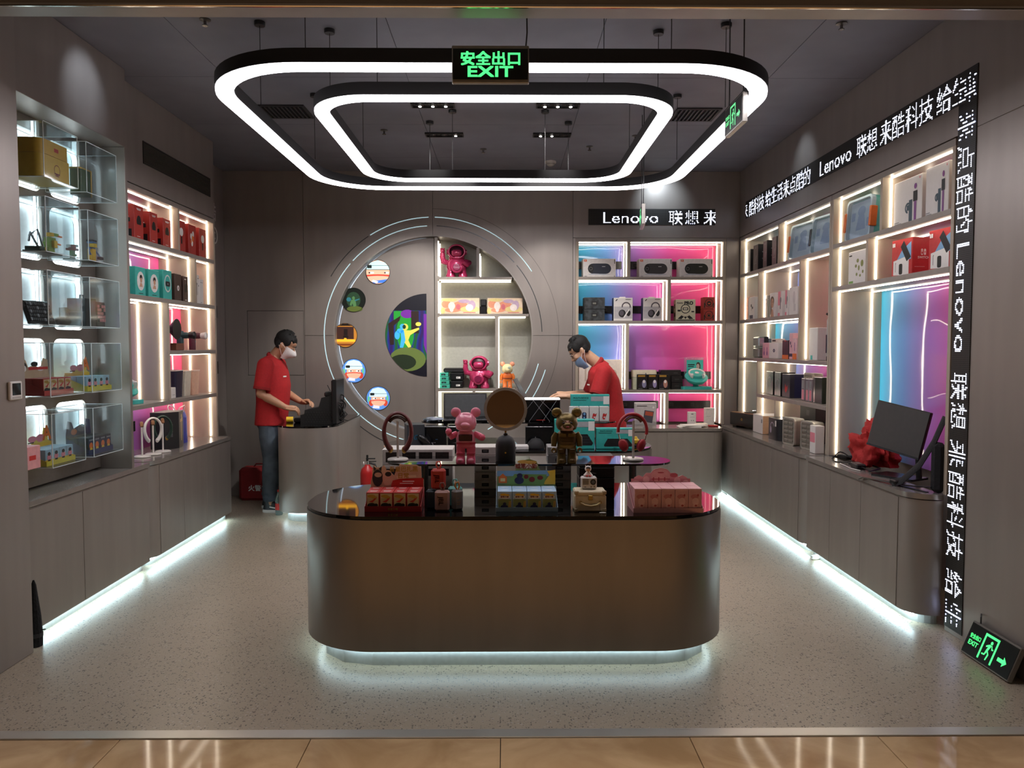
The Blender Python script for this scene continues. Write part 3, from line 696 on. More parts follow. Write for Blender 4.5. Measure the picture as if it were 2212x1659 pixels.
# ================================================================== PRODUCTS: general makers (front faces local -y, origin at the base centre)
def shapes(m, L, w, h, y, s0=0):
    for s in L:
        y -= 2e-5; k = s[0]; X = lambda u: (u - .5) * w; Z = lambda v: v * h
        if k == 'r': m.flat([(X(s[1]), Z(s[3])), (X(s[2]), Z(s[3])), (X(s[2]), Z(s[4])), (X(s[1]), Z(s[4]))], y)
        elif k == 'e': m.flat([(X(s[1]) + a, Z(s[2]) + b) for a, b in circ(0, 0, s[3] * w, s[4] * h, n=16)], y)
        elif k == 'p': m.flat([(X(a), Z(b)) for a, b in s[1]], y)
        elif k == 'rr': m.flat(rrect(X(s[1]), X(s[2]), Z(s[3]), Z(s[4]), s[5] * w, 4), y)
        elif k == 'ring':
            A = circ(X(s[1]), Z(s[2]), s[3] * w, s[3] * w, n=20); B = circ(X(s[1]), Z(s[2]), s[4] * w, s[4] * w, n=20)
            for i in range(20):
                j = (i + 1) % 20; m.add([(q[0], y, q[1]) for q in (A[i], A[j], B[j], B[i])], [(0, 1, 2, 3)])
        elif k == 'arc':
            a0, a1 = s[5], s[6]; A = circ(X(s[1]), Z(s[2]), s[3] * w, n=14, a0=a0, a1=a1); B = circ(X(s[1]), Z(s[2]), s[4] * w, n=14, a0=a0, a1=a1)
            for i in range(14): m.add([(q[0], y, q[1]) for q in (A[i], A[i + 1], B[i + 1], B[i])], [(0, 1, 2, 3)])
        elif k == 't': m.text(s[1], X(s[2]), Z(s[3]), s[4] * h, y, s[5] if len(s) > 5 else .01)
        elif k == 'tv':      # upright text, reading down
            c = MB(); c.text(s[1], 0, 0, s[4] * w, 0, .01)
            m.add([(X(s[2]) + p[2], y, Z(s[3]) - p[0]) for p in c.v], c.f)
_cnt = [0]
def prints(root, w, d, h, P):
    cnt = {}
    for name, m_, face, L in P:
        k = cnt.get(face, 0); cnt[face] = k + 1
        mb = MB(); fw, off = {'F': (w, d / 2), 'B': (w, d / 2), 'S': (d, w / 2), 'L': (d, w / 2), 'T': (w, 0)}[face]
        off += .0006 + .0005 * k
        if face == 'T':
            c = MB(); shapes(c, L, w, d, 0); mb.add([(p[0], p[2] - d / 2, h + .0006 + .0005 * k) for p in c.v], c.f)
        else:
            mb.M = Matrix.Rotation({'F': 0, 'S': R90, 'L': -R90, 'B': PI}[face], 4, 'Z'); shapes(mb, L, fw, h, -off)
        O(name, mb, m_, root, fix=False)
def carton(name, label, cat, loc, rz, w, d, h, m_, P=(), group=None, b=.003, yaw=0):
    mb = MB().box(-w / 2, w / 2, -d / 2, d / 2, 0, h, b)
    o = O(name, mb, m_, None, label, cat, group, loc, rz + yaw); prints(o, w, d, h, P)
    return o
# where a thing stands on a wall: the span between two sight lines on the front plane X (left/right walls) or Y (back wall)
def SL(a, b, X=-2.60): y0, y1 = 1650 * -X / (1092 - a), 1650 * -X / (1092 - b); return (y0 + y1) / 2, y1 - y0
def SR(a, b, X=2.46): y0, y1 = 1650 * X / (a - 1092), 1650 * X / (b - 1092); return (y0 + y1) / 2, y0 - y1
def SB(a, b, Y=7.93): x0, x1 = (a - 1092) * Y / 1650, (b - 1092) * Y / 1650; return (x0 + x1) / 2, x1 - x0
def cl(name, label, cat, pa, pb, z, h, d, m_, P=(), X=-2.60, **k):
    y, w = SL(pa, pb, X); return carton(name, label, cat, (X - d / 2, y, z), R90, w, d, h, m_, P, **k)
def cr(name, label, cat, pa, pb, z, h, d, m_, P=(), X=2.46, **k):
    y, w = SR(pa, pb, X); return carton(name, label, cat, (X + d / 2, y, z), -R90, w, d, h, m_, P, **k)
def cb(name, label, cat, pa, pb, z, h, d, m_, P=(), Y=7.93, **k):
    x, w = SB(pa, pb, Y); return carton(name, label, cat, (x, Y + d / 2, z), 0, w, d, h, m_, P, **k)
RED = mat('b5352e', .45); TEAL = mat('3fb9ae', .45); TEALD = mat('2f9c95', .45); BRN = mat('4a352e', .5); DK = mat('1b191a', .4)
PWHT = mat('f0eeea', .5, var=0); PBLK = mat('151515', .5, var=0); PRED = mat('c9302b', .5, var=0); PORG = mat('e8762d', .5, var=0); PGRY = mat('8a8a8c', .5, var=0)
PYEL = mat('e9bf3a', .5, var=0); PBLU = mat('7fb2dc', .5, var=0); PGRN = mat('7aa556', .5, var=0); PPNK = mat('e58a98', .5, var=0); PSKN = mat('d9a98a', .5, var=0)
PGLD = mat('b8913f', .35, .4, var=0); PNAVY = mat('24264a', .5, var=0); PTEA = mat('3fb9ae', .5, var=0); PDRED = mat('7d1f1c', .5, var=0); PPUR = mat('8a4f8f', .5, var=0)

# ------------------------------------------------------------------ left far bay, top row: six red boxes
DOME = [('e', .5, .57, .25, .17), ('r', .3, .7, .44, .52)]
for i, (a, b) in enumerate(((301, 320), (334, 350), (362, 378))):
    cl('speaker_box', 'tall red box with black dome print, %s from the entrance on the top shelf' % ORD[i], 'box', a, b, 2.301, .245 - .01 * i, .20, RED,
       [('dome_picture', PBLK, 'F', [('p', [(.28, .45), (.72, .45), (.76, .55), (.66, .68), (.5, .72), (.34, .68), (.24, .55)])]), ('title', PWHT, 'F', [('r', .3, .7, .86, .88), ('r', .25, .75, .89, .91), ('r', .25, .6, .10, .115)]),
        ('side_picture', PBLK, 'L', [('r', .1, .9, .05, .30), ('r', .15, .85, .5, .62)]), ('side_title', PWHT, 'L', [('r', .2, .8, .64, .66)])], group='tall red boxes on the top shelf')
for i, (a, b) in enumerate(((391.5, 409), (415.6, 431), (438, 452))):
    pic = [('lamp_picture', PWHT, 'F', [('rr', .28, .72, .52, .78, .2)]), ('lamp_stem', PBLK, 'F', [('r', .42, .58, .28, .51)])] if i != 1 else \
          [('flower_picture', PWHT, 'F', [('e', .35, .62, .14, .10), ('e', .6, .70, .13, .10), ('e', .45, .42, .12, .12)]), ('flower_centre', PORG, 'F', [('e', .55, .55, .14, .10), ('e', .3, .45, .1, .06)])]
    cl('lamp_box', 'tall red box with %s print, %s of its cell' % (('white lamp', 'orange and white flower', 'white lamp')[i], ORD[i]), 'box', a, b, 2.301, .255, .20, RED, pic, group='tall red boxes on the top shelf')
# second row
FACE_ = [('white_oval', PWHT, 'F', [('e', .52, .52, .36, .33)]), ('portrait_hair', PBLK, 'F', [('e', .54, .64, .13, .10)]), ('portrait', PSKN, 'F', [('e', .54, .55, .10, .09), ('p', [(.36, .32), (.68, .32), (.62, .44), (.46, .46)])]), ('caption', PBLK, 'F', [('r', .3, .7, .08, .10)])]
for i, (a, b) in enumerate(((300, 322), (328, 351), (359, 377.5))):
    P = FACE_ if i < 2 else [('white_oval', PWHT, 'F', [('e', .52, .55, .37, .30)]), ('teal_oval', PTEA, 'F', [('e', .52, .55, .30, .25)]), ('goggles_picture', PBLK, 'F', [('rr', .26, .78, .45, .62, .1)]), ('goggles_glint', PGRY, 'F', [('r', .45, .6, .51, .56)])]
    cl('massager_box', 'teal box with %s, %s from the entrance' % ('a portrait in a white oval' if i < 2 else 'dark goggles in a white ring', ORD[i]), 'box', a, b, 1.908, .205 if i < 2 else .225, .2, TEAL, P, group='teal boxes on the second shelf')
cl('brown_box', 'dark brown box with small white emblem beside the teal boxes', 'box', 384, 398, 1.908, .215, .18, BRN, [('emblem', PWHT, 'F', [('e', .5, .48, .16, .10)]), ('emblem_mark', PDRED, 'F', [('r', .45, .55, .43, .53)])])
cl('brown_box', 'dark brown box with black speaker print at the cell divider', 'box', 402, 412.5, 1.908, .210, .18, BRN, [('speaker_picture', PBLK, 'F', [('rr', .25, .75, .38, .7, .15)]), ('title', PWHT, 'F', [('r', .2, .6, .86, .89), ('r', .3, .7, .07, .09)])])
cl('white_box', 'tall white box with dark microphone print in the last cell', 'box', 425, 436, 1.908, .245, .1, WHT, [('picture', PBLK, 'F', [('r', .42, .58, .3, .7), ('e', .5, .68, .12, .05), ('r', .1, .2, .45, .5), ('r', .8, .9, .6, .65), ('r', .1, .2, .8, .83), ('r', .7, .85, .86, .89)])])
cl('white_box', 'shorter plain white box behind the led strip in the last cell', 'box', 436.6, 445, 1.908, .215, .1, WHT, [('caption', PGRY, 'F', [('r', .2, .8, .85, .87), ('r', .2, .6, .06, .08)])])
# third row right: handheld dryers
def dryer(label, y, z, tube_m, head_m, X=-2.66, s=1.0, disc=False):
    t = E('hair_dryer', label, 'hair dryer', (X, y, z), R90)
    O('handle', MB().lathe([(.026 * s, 0), (.028 * s, .004), (.028 * s, .150 * s), (.024 * s, .156 * s)], (0, 0, 0), 18), tube_m, t, smooth=40)
    O('barrel', MB().tube([(0, .03, .12 * s), (-.0, -.055, .12 * s), (0, -.075, .12 * s)], [.026 * s, .026 * s, .021 * s], 16), tube_m if not disc else head_m, t, smooth=40)
    O('nozzle', MB().tube([(0, -.075, .12 * s), (0, -.115, .12 * s), (0, -.125, .12 * s)], [.024 * s, (.055 if disc else .031) * s, (.06 if disc else .02) * s], 18), head_m, t, smooth=40)
    O('button', MB().ball((0, -.028 * s, .07 * s), (.007, .004, .01), 8, 6), PGRY, t)
dryer('pink hair dryer with large black diffuser disc at the cell corner', 5.93, 1.519, mat('dfb3b4', .4), BLKS, s=1.35, disc=True)
dryer('dark teal hair dryer standing in the middle of the cell', 6.28, 1.519, mat('2f4a50', .35), DK)
dryer('plum hair dryer with black and white nozzle by the wall', 6.52, 1.519, mat('6b3946', .35), WHTG)
carton('small_box', 'small brown wooden box under the pink hair dryer', 'box', (-2.575, 6.02, 1.519), R90, .14, .05, .055, mat('7a4a38', .5))
# fourth row right: three open tubs and small white boxes
def tub(label, a, b, z, h, m_):
    y, w = SL(a, b, -2.62); t = E('paper_bag', label, 'bag', (-2.62 - .05, y, z), R90)
    O('shell', MB().loft([(0, 0, 0, w * .44, .04), (0, 0, h, w * .5, .05), (0, 0, h, w * .46, .046), (0, 0, h - .01, w * .45, .045)], 24, 7), m_, t)
    O('rim', MB().ring([(-w / 2, -.05), (w / 2, -.05), (w / 2, .05), (-w / 2, .05)], [(-w * .46, -.046), (w * .46, -.046), (w * .46, .046), (-w * .46, .046)], h - .004, h + .002), mat('f2e6da', .4), t)
tub('navy upright bag standing by the white boxes', 382, 400, 1.141, .215, mat('20203a', .4)); tub('cream upright bag between navy and peach bags', 402.5, 417, 1.141, .205, mat('d8cfbb', .5)); tub('peach upright bag with bright rim near the wall', 419, 434, 1.141, .205, mat('e6b79a', .5))
carton('small_box', 'small white box stacked behind the navy bag', 'box', (-2.66, 5.92, 1.141), R90, .09, .06, .12, WHT, [('caption', PDRED, 'F', [('r', .2, .8, .3, .34)])])
carton('small_box', 'lower white box in front of the pink backing', 'box', (-2.64, 6.02, 1.141), R90, .08, .06, .085, WHT, [('caption', PGRY, 'F', [('r', .2, .8, .3, .34)])])
# neck massager display stands (left tall cell and back bay)
def massager_stand(label, loc, rz, s=1.0, poster=False):
    t = E('massager_stand', label, 'display stand', loc, rz)
    O('base', MB().prism(rrect(-.16 * s, .16 * s, -.07, .07, .02), 0, .028), TEAL, t)
    O('neck', MB().tube([(0, 0, .028), (0, .01, .10 * s)], .03, 14), TEALD, t, smooth=40)
    M = Matrix.Translation((0, -.01, .15 * s)) @ Matrix.Rotation(math.radians(28), 4, 'X')
    m = MB(); m.M = M; m.lathe([(.02, -.07), (.10 * s, -.055), (.125 * s, -.02), (.125 * s, -.012), (.08 * s, -.0), (.075 * s, .03), (.06 * s, .036)], (0, 0, 0), 28); O('display_head', m, TEAL, t, smooth=40)
    m = MB(); m.M = M; m.ball((0, 0, .038), (.022, .022, .004), 14, 6); O('round_mark', m, WHTG, t)
    m = MB(); m.M = M; P = [(.083 * s * math.cos(math.radians(a)), .083 * s * math.sin(math.radians(a)), .028) for a in range(-50, 231, 14)]
    m.tube(P, [.018 if i in (0, 1, len(P) - 1, len(P) - 2) else .010 for i in range(len(P))], 10, 1.5); O('neck_massager', m, WHTG, t, smooth=50)
    return t
massager_stand('teal stand with white neck massager alone in the tall beige cell', (-2.70, 5.38, 1.141), R90 - .3, .9)
# counter under: headphone stands, black gift box, blue bag
WSTAND = mat('e9e4dd', .3)
def hp_stand(label, loc, rz=0, h=.24, m_=WSTAND, pad=mat('8a5a34', .5), base_r=.055):
    t = E('headphone_stand', label, 'stand', loc, rz)
    O('base', MB().lathe([(base_r, 0), (base_r + .002, .004), (base_r, .010), (base_r - .008, .013)], (0, 0, 0), 28), m_, t, smooth=40)
    O('pole', MB().tube([(0, 0, .012), (0, 0, h - .02)], .0065, 12), m_, t, smooth=40)
    P = [(.048 * math.cos(math.radians(a)), 0, h - .045 + .045 * math.sin(math.radians(a))) for a in range(25, 156, 13)]
    O('saddle', MB().tube([(p[0], 0, p[2]) for p in P], [.011] * len(P), 8, .8, up=(0, 0, 1)), pad, t, smooth=50)
    return t
def neckband(label, loc, rz, h, m_, tip, s=1.0):
    t = E('neckband', label, 'neck massager', loc, rz)
    P = [(.072 * s * math.cos(math.radians(a)), -.004 * abs(math.cos(math.radians(a))), h - .085 * s + .098 * s * math.sin(math.radians(a)) * (1.0 if math.sin(math.radians(a)) > 0 else 1.15)) for a in range(-62, 243, 12)]
    n = len(P); R_ = [.016 - .007 * math.sin(PI * i / (n - 1)) for i in range(n)]
    O('band', MB().tube(P, [r * s for r in R_], 10, 1.6, up=(0, 1, 0)), m_, t, smooth=50)
    for i, q in ((1, 0), (n - 2, n - 1)): O('tip', MB().ball(P[q], (.014 * s, .017 * s, .02 * s), 12, 8), tip, t, smooth=60)
def on_left(px, X): return 1650 * -X / (1092 - px)
for i, (px, X) in enumerate(((306, -2.62), (330, -2.60), (351, -2.59))):
    hp_stand('white headphone stand %s' % ['half hidden behind the wall edge', 'carrying the white neckband', 'carrying the green neckband'][i], (X, on_left(px, X), .751), R90 + .5, .25)
neckband('white neckband hanging on the middle headphone stand', (-2.60, on_left(330, -2.60), .751), R90 - .75, .26, WHTG, WHTG, .85)
neckband('dark green neckband with gold tips on the farther headphone stand', (-2.59, on_left(351, -2.59), .751), R90 - .9, .26, mat('1e3b2e', .5), PGLD, .85)
gb = E('gift_box', 'tall black angular box with a gold massager print', 'box', (-2.66, 6.03, .751), R90, None)
O('body', MB().prism([(-.12, -.02), (-.02, -.09), (.13, -.06), (.13, .09), (-.12, .09)], 0, .285), DK, gb)
mb = MB(); a = math.atan2(.03, .15); mb.M = Matrix.Translation((.055, -.0758, 0)) @ Matrix.Rotation(a, 4, 'Z')
mb.flat([(-.012, .05), (.012, .05), (.012, .2), (-.012, .2)], 0); mb.flat([(-.035, .2), (.035, .2), (.04, .235), (-.03, .22)], 0); mb.flat(circ(.01, .245, .016, n=10), -.0003); O('gold_picture', mb, PGLD, gb, fix=False)
mb = MB(); a = math.atan2(-.07, .10); mb.M = Matrix.Translation((-.07, -.0556, 0)) @ Matrix.Rotation(a, 4, 'Z'); shapes(mb, [('tv', 'DEEPCARE', .5, .5, .15)], .1, .28, 0); O('side_lettering', mb, PGRY, gb, fix=False)
bg = E('gift_bag', 'royal blue paper gift bag with white cord handles', 'bag', (-2.70, 6.27, .751), R90)
O('bag_body', MB().loft([(0, 0, 0, .11, .05), (0, 0, .21, .115, .045), (0, 0, .27, .115, .02)], 20, 8), mat('2a3aa8', .35), bg)
for y in (-.03, .03): O('handle', MB().tube([(-.06, y, .255), (-.05, y * 1.6, .30), (0, y * 2.2, .315), (.05, y * 1.6, .30), (.06, y, .255)], .004, 6), WHTG, bg)
mb = MB(); mb.flat([(-.04, .02), (-.01, .02), (-.01, .21), (-.04, .21)], -.0515); O('white_lettering', mb, PWHT, bg, fix=False)

# ------------------------------------------------------------------ acrylic boxes and what stands in them
ACR = clear_plastic('acrylic', 'f2f6f7', .08, .012); ACE = mat('dfeef2', .15, es=0.0, var=0, spec=.8)
AXF, AXB = -2.416, -2.654
def acrylic(label, y0, y1, z0):
    h = .288; t = E('acrylic_box', label, 'acrylic box', ((AXF + AXB) / 2, (y0 + y1) / 2, z0), R90, 'clear acrylic boxes on the light niches')
    w_, d_ = (y1 - y0) / 2, (AXF - AXB) / 2; th = .004
    O('front_sheet', MB().box(-w_, w_, -d_, -d_ + th, 0, h), ACR, t); O('bottom_sheet', MB().box(-w_, w_, -d_ + th, d_, 0, th), ACR, t)
    O('top_sheet', MB().box(-w_, w_, -d_ + th, d_, h - th, h), ACR, t)
    for s in (-1, 1): O('side_sheet', MB().box(s * w_ - (th if s > 0 else 0), s * w_ + (th if s < 0 else 0), -d_ + th, d_, th, h - th), ACR, t)
    e = MB(); q = .0016
    for x in (-w_, w_):
        for y in (-d_, d_): e.box(x - q, x + q, y - q, y + q, 0, h)
        for z in (0, h): e.box(x - q, x + q, -d_, d_, z - q, z + q)
    for y in (-d_, d_):
        for z in (0, h): e.box(-w_, w_, y - q, y + q, z - q, z + q)
    O('edge_highlights', e, ACE, t)  # near-white strips paint in the light that the sheet edges catch
    return t
RN = ['top', 'second', 'middle', 'fourth', 'bottom']
for r, z in enumerate(ROWZ):
    for c, (y0, y1) in enumerate(COLY): acrylic('clear acrylic box in the %s row, %s the entrance' % (RN[r], ('column nearer', 'column farther from')[c]), y0, y1, z)
AX = -2.53
def inbox(c, r): return (AX, (COLY[c][0] + COLY[c][1]) / 2, ROWZ[r] + .0045)
# 1 yellow two-tier container; green book-like case
t = E('yellow_case', 'big yellow two-tier rounded case in an acrylic box', 'case', inbox(0, 0), R90)
O('lower_tier', MB().prism(rrect(-.145, .145, -.09, .09, .04), 0, .125), mat('e0b53f', .45), t, smooth=30); O('upper_tier', MB().prism(rrect(-.14, .14, -.088, .088, .05), .128, .205), mat('dfae36', .45), t, smooth=30)
mb = MB(); shapes(mb, [('ring', .5, .5, .22, .19), ('r', .3, .7, .3, .36), ('r', .35, .65, .22, .26)], .13, .12, -.0905); O('round_emblem', mb, PDRED, t, fix=False)
mb = MB(); mb.flat([(-.02, .155), (.02, .155), (.02, .175), (-.02, .175)], -.0885); O('small_mark', mb, PRED, t, fix=False)
t = E('green_case', 'dark green upright case with gold edges in an acrylic box', 'case', (AX, 4.62, ROWZ[0] + .0045), R90)
O('body', MB().prism(rrect(-.06, .06, -.035, .035, .018), 0, .155), mat('2c4a2f', .45), t, smooth=30)
O('gold_edge', MB().box(.055, .064, -.036, .036, 0, .16, .002), PGLD, t); O('gold_rim', MB().ring(rrect(-.062, .062, -.037, .037, .018), rrect(-.05, .05, -.025, .025, .01), .15, .158), PGLD, t)
# 2 brick-built toys
def brick(mb, x, y, z, w_, d_, h_): mb.box(x - w_ / 2, x + w_ / 2, y - d_ / 2, y + d_ / 2, z, z + h_, .001)
def toy(label, loc, parts, group='brick-built toys'):
    t = E('brick_toy', label, 'toy', loc, R90, group)
    for nm, m_, L in parts:
        mb = MB()
        for b in L:
            if b[0] == 'b': brick(mb, *b[1:])
            else: mb.tube(b[1], b[2], 7)
        O(nm, mb, m_, t)
YEL = mat('d9b32f', .35); GRNB = mat('6f8f2f', .35); DGR = mat('24331f', .4); BLUB = mat('3f6f9f', .35)
toy('green and yellow brick-built winged creature in an acrylic box', inbox(0, 1), [
    ('base_plate', DGR, [('b', .0, 0, 0, .20, .1, .012), ('b', -.07, 0, .012, .05, .08, .02)]),
    ('body', GRNB, [('b', .04, 0, .012, .06, .05, .03), ('b', .05, 0, .042, .05, .045, .03), ('b', .06, -.005, .072, .045, .04, .025), ('b', .07, -.02, .105, .05, .03, .016)]),
    ('chest', YEL, [('b', .06, -.028, .04, .03, .02, .04), ('b', .035, -.02, .10, .03, .03, .02), ('b', -.03, 0, .012, .04, .05, .022)]),
    ('wing', mat('7f8a90', .3), [('t', [(-.02, .01, .03), (-.06, .03, .11), (-.09, .02, .06)], .006), ('t', [(-.01, -.01, .03), (-.03, .01, .13), (-.07, .03, .09)], .006)]),
    ('beak', PORG, [('b', .105, -.03, .104, .04, .014, .008), ('b', .09, -.03, .06, .05, .01, .008)])])
toy('blue and yellow brick-built standing figure in an acrylic box', (AX + .02, 4.69, ROWZ[1] + .0045), [
    ('base_plate', DGR, [('b', 0, 0, 0, .09, .08, .01)]), ('body', YEL, [('b', 0, 0, .01, .04, .03, .075), ('b', 0, -.01, .095, .032, .03, .022)]),
    ('head', BLUB, [('b', 0, 0, .117, .04, .035, .012), ('b', 0, .004, .085, .05, .02, .01)]), ('cap', PBLK, [('b', 0, 0, .129, .046, .04, .01)]),
    ('arm', BLUB, [('t', [(.025, 0, .085), (.05, -.01, .06), (.055, -.02, .04)], .006), ('t', [(-.025, 0, .085), (-.05, -.01, .065), (-.05, -.02, .045)], .006)]), ('hammer', PBLK, [('b', .058, -.02, .025, .04, .02, .018)])])
toy('red and green brick-built flower figure behind the standing figure', (AX - .03, 4.57, ROWZ[1] + .0045), [
    ('base_plate', DGR, [('b', 0, 0, 0, .08, .07, .01)]), ('stem', GRNB, [('b', 0, 0, .01, .022, .022, .05), ('b', .01, 0, .03, .05, .015, .012)]), ('bloom', mat('9f3f33', .4), [('b', 0, 0, .06, .05, .05, .014), ('b', 0, 0, .074, .03, .03, .02)]), ('petal', PWHT, [('b', .02, -.01, .082, .02, .02, .015), ('b', -.018, .01, .078, .02, .02, .015)])])
# 3 keyboard leaning, mouse, black box with handle, pink keyboard pad
t = E('keyboard', 'black keyboard propped on its edge in an acrylic box', 'keyboard', (AX + .01, 4.19, ROWZ[2] + .0045), R90)
M_ = Matrix.Rotation(math.radians(-18), 4, 'X')
mb = MB(); mb.M = M_; mb.box(-.115, .115, -.008, .012, 0, .135, .006); kc = O('case', mb, BLKS, t)
for j in range(5):
    for i in range(12):
        mb = MB(); mb.M = M_; mb.box(-.105 + i * .0176, -.105 + i * .0176 + .015, -.014, -.008, .016 + j * .022, .016 + j * .022 + .018, .0015); O('key', mb, DK if (i + j * 3) % 7 else PGRY, kc)
t = E('computer_mouse', 'black computer mouse beside the propped keyboard', 'mouse', (AX + .03, 4.34, ROWZ[2] + .0045), R90)
O('shell', MB().ball((0, 0, .02), (.032, .05, .028), 16, 10), BLKS, t, smooth=60); O('wheel', MB().tube([(-.004, -.03, .04), (.004, -.03, .04)], .008, 10), DK, t)
t = carton('gaming_box', 'black box with carry handle in an acrylic box', 'box', (AX, 4.60, ROWZ[2] + .0045), R90, .12, .11, .165, mat('1c1e22', .4), [('grey_panel', PGRY, 'L', [('r', .1, .9, .5, .52)])])
O('handle', MB().tube([(-.02, 0, .165), (-.018, 0, .185), (.018, 0, .185), (.02, 0, .165)], .005, 6), BLK, t)
t = E('keypad', 'small black keypad with pink keys beside the black box', 'keyboard', (AX + .06, 4.70, ROWZ[2] + .0045), R90)
kc = O('case', MB().box(-.05, .05, 0, .02, 0, .15, .004), BLKS, t)
for j in range(5):
    for i in range(4): O('key', MB().box(-.044 + i * .0225, -.044 + i * .0225 + .019, -.007, 0, .03 + j * .021, .03 + j * .021 + .018, .002), mat('c97f7f', .5) if (i + j) % 5 else PBLK, kc)
carton('small_box', 'small grey box in the lit niche behind the black box', 'box', (AX - .07, 4.55, ROWZ[2] + .0045), R90, .05, .05, .11, mat('6f655a', .5))
# blind box displays: a tray, single boxes in two rows and a shaped header card
def blind_display(label, kind, loc, rz, n, bw, bd, bh, tray_m, box_m, art, header_h, header_poly, hart, group, where, back_cols=2, tray_lip=.3, title=None):
    W_, D_ = n * bw + .006, back_cols * bd + .012
    t = E('display_tray', label, 'display', loc, rz)
    mb = MB(); mb.box(-W_ / 2 - .003, W_ / 2 + .003, -D_ / 2, D_ / 2, 0, .002); mb.box(-W_ / 2 - .003, W_ / 2 + .003, -D_ / 2 - .002, -D_ / 2, 0, bh * tray_lip)
    for s in (-1, 1): mb.prism([(-D_ / 2, 0), (D_ / 2, 0), (D_ / 2, bh * 1.0), (-D_ / 2, bh * tray_lip)], s * (W_ / 2 + .0015) - .0012, s * (W_ / 2 + .0015) + .0012, 'x')
    ty = O('tray', mb, tray_m, t)
    hd = O('header_card', MB().prism([(a * W_, b * header_h) for a, b in header_poly], D_ / 2, D_ / 2 + .003, 'y'), art['card'], t)
    for k, (nm, m_, L) in enumerate(hart):
        mv = lambda v: .42 + .58 * v
        L2 = [('r', s[1], s[2], mv(s[3]), mv(s[4])) if s[0] == 'r' else ('e', s[1], mv(s[2]), s[3], s[4] * .58) if s[0] == 'e' else ('p', [(q[0], mv(q[1])) for q in s[1]]) if s[0] == 'p' else ('t', s[1], s[2], mv(s[3])) + tuple(s[4:]) for s in L]
        mb = MB(); shapes(mb, L2, W_, header_h, D_ / 2 - .0006 - .0005 * k); O(nm, mb, m_, hd, fix=False)
    if title:
        mb = MB(); mb.text(title, 0, bh * tray_lip * .5, bh * tray_lip * .42, -D_ / 2 - .0026, .02); O('tray_lettering', mb, PGLD, ty, fix=False)
    first = None; R = Matrix.Rotation(rz, 4, 'Z')
    for row in range(back_cols):
        for i in range(n):
            p = Vector(loc) + R @ Vector((-W_ / 2 + .003 + bw * (i + .5), -D_ / 2 + .006 + bd * (row + .5), .0025))
            lab = '%s blind box, %s in %s row, %s' % (kind, ORD[i], ('front', 'back')[row], where)
            if first is None:
                first = carton('blind_box', lab, 'blind box', p, rz, bw - .002, bd - .002, bh, box_m, art['box'], group, .0015)
            else: dup(first, lab, p, rz)
    return t
def cartoon(bg, c1, c2, extra=()):     # plain generic picture for the small boxes
    return [('picture_ground', bg, 'F', [('r', .06, .94, .08, .92)]), ('picture_hill', c1, 'F', [('e', .5, .22, .38, .14), ('e', .35, .4, .18, .12)]), ('picture_blob', c2, 'F', [('e', .58, .45, .2, .13), ('r', .2, .8, .74, .84)])] + list(extra)
SQ = [(-.5, 0), (.5, 0), (.5, .55), (.38, .62), (.40, .95), (.25, 1), (.18, .7), (.05, .78), (-.12, .72), (-.2, .5), (-.5, .5)]
ART_Y = {'card': mat('e3c65a', .5), 'box': [('yellow_band', PYEL, 'F', [('r', 0, 1, .02, .35)]), ('picture_blob', PPNK, 'F', [('e', .5, .5, .3, .18)]), ('picture_dark', PBLK, 'F', [('e', .5, .72, .22, .12), ('r', .3, .7, .2, .36)])]}
ART_N = {'card': mat('3a3a5c', .5), 'box': [('picture_ground', PNAVY, 'F', [('r', .06, .94, .08, .92)]), ('picture_blob', PORG, 'F', [('e', .5, .5, .3, .2)]), ('picture_low', PYEL, 'F', [('e', .5, .28, .25, .12)]), ('title', PGRY, 'F', [('r', .15, .85, .8, .88)])]}
ART_R = {'card': mat('c9b08f', .5), 'box': [('picture_ground', mat('d3bd94', .5, var=0), 'F', [('r', .06, .94, .1, .94)]), ('picture_red', PRED, 'F', [('p', [(.2, .5), (.5, .6), (.75, .78), (.8, .68), (.5, .46)])]), ('picture_dark', PBLK, 'F', [('e', .42, .3, .34, .14), ('e', .75, .32, .14, .09)]), ('title', PGLD, 'F', [('e', .4, .8, .3, .08), ('e', .6, .74, .25, .06)]), ('top_lettering', PWHT, 'T', [('r', .2, .8, .55, .65), ('r', .25, .75, .3, .38)])]}
HYEL = [('yellow_base', PYEL, [('r', -.0 + .0, 1, 0, .25)]), ('picture_blob', PPNK, [('e', .35, .5, .14, .16), ('e', .62, .5, .14, .2)]), ('picture_dark', PBLK, [('e', .84, .72, .07, .2), ('r', .2, .4, .3, .36)]), ('letter', PORG, [('t', 'A', .84, .72, .4, .03)])]
TRAYY = mat('d8c83a', .5); BXB = mat('9fc3d4', .5)
sq5 = [(-.5, 0), (.5, 0), (.5, .5), (.45, .95), (.3, 1), (.2, .7), (.0, .82), (-.2, .75), (-.28, .95), (-.42, 1), (-.5, .6)]
blind_display('red and white cartoon display with pale header card in an acrylic box', 'red cartoon', (AX, 4.23, ROWZ[3] + .0045), R90, 4, .066, .06, .09, RED, RED, ART_R, .20, sq5,
              [('picture_dark', PBLK, [('e', .15, .6, .10, .22), ('e', .5, .72, .12, .12)]), ('picture_white', PWHT, [('e', .17, .52, .06, .14), ('e', .7, .5, .12, .12)]), ('title', PRED, [('r', .3, .95, .45, .58)])], 'blind boxes in the fourth-row acrylic box', 'fourth acrylic row near entrance')
blind_display('yellow and blue cartoon display in the farther acrylic box', 'yellow and blue cartoon', (AX, 4.65, ROWZ[3] + .0045), R90, 4, .066, .06, .085, TRAYY, BXB, ART_Y, .19, SQ, HYEL, 'blind boxes in the farther fourth-row acrylic box', 'fourth acrylic row, farther')
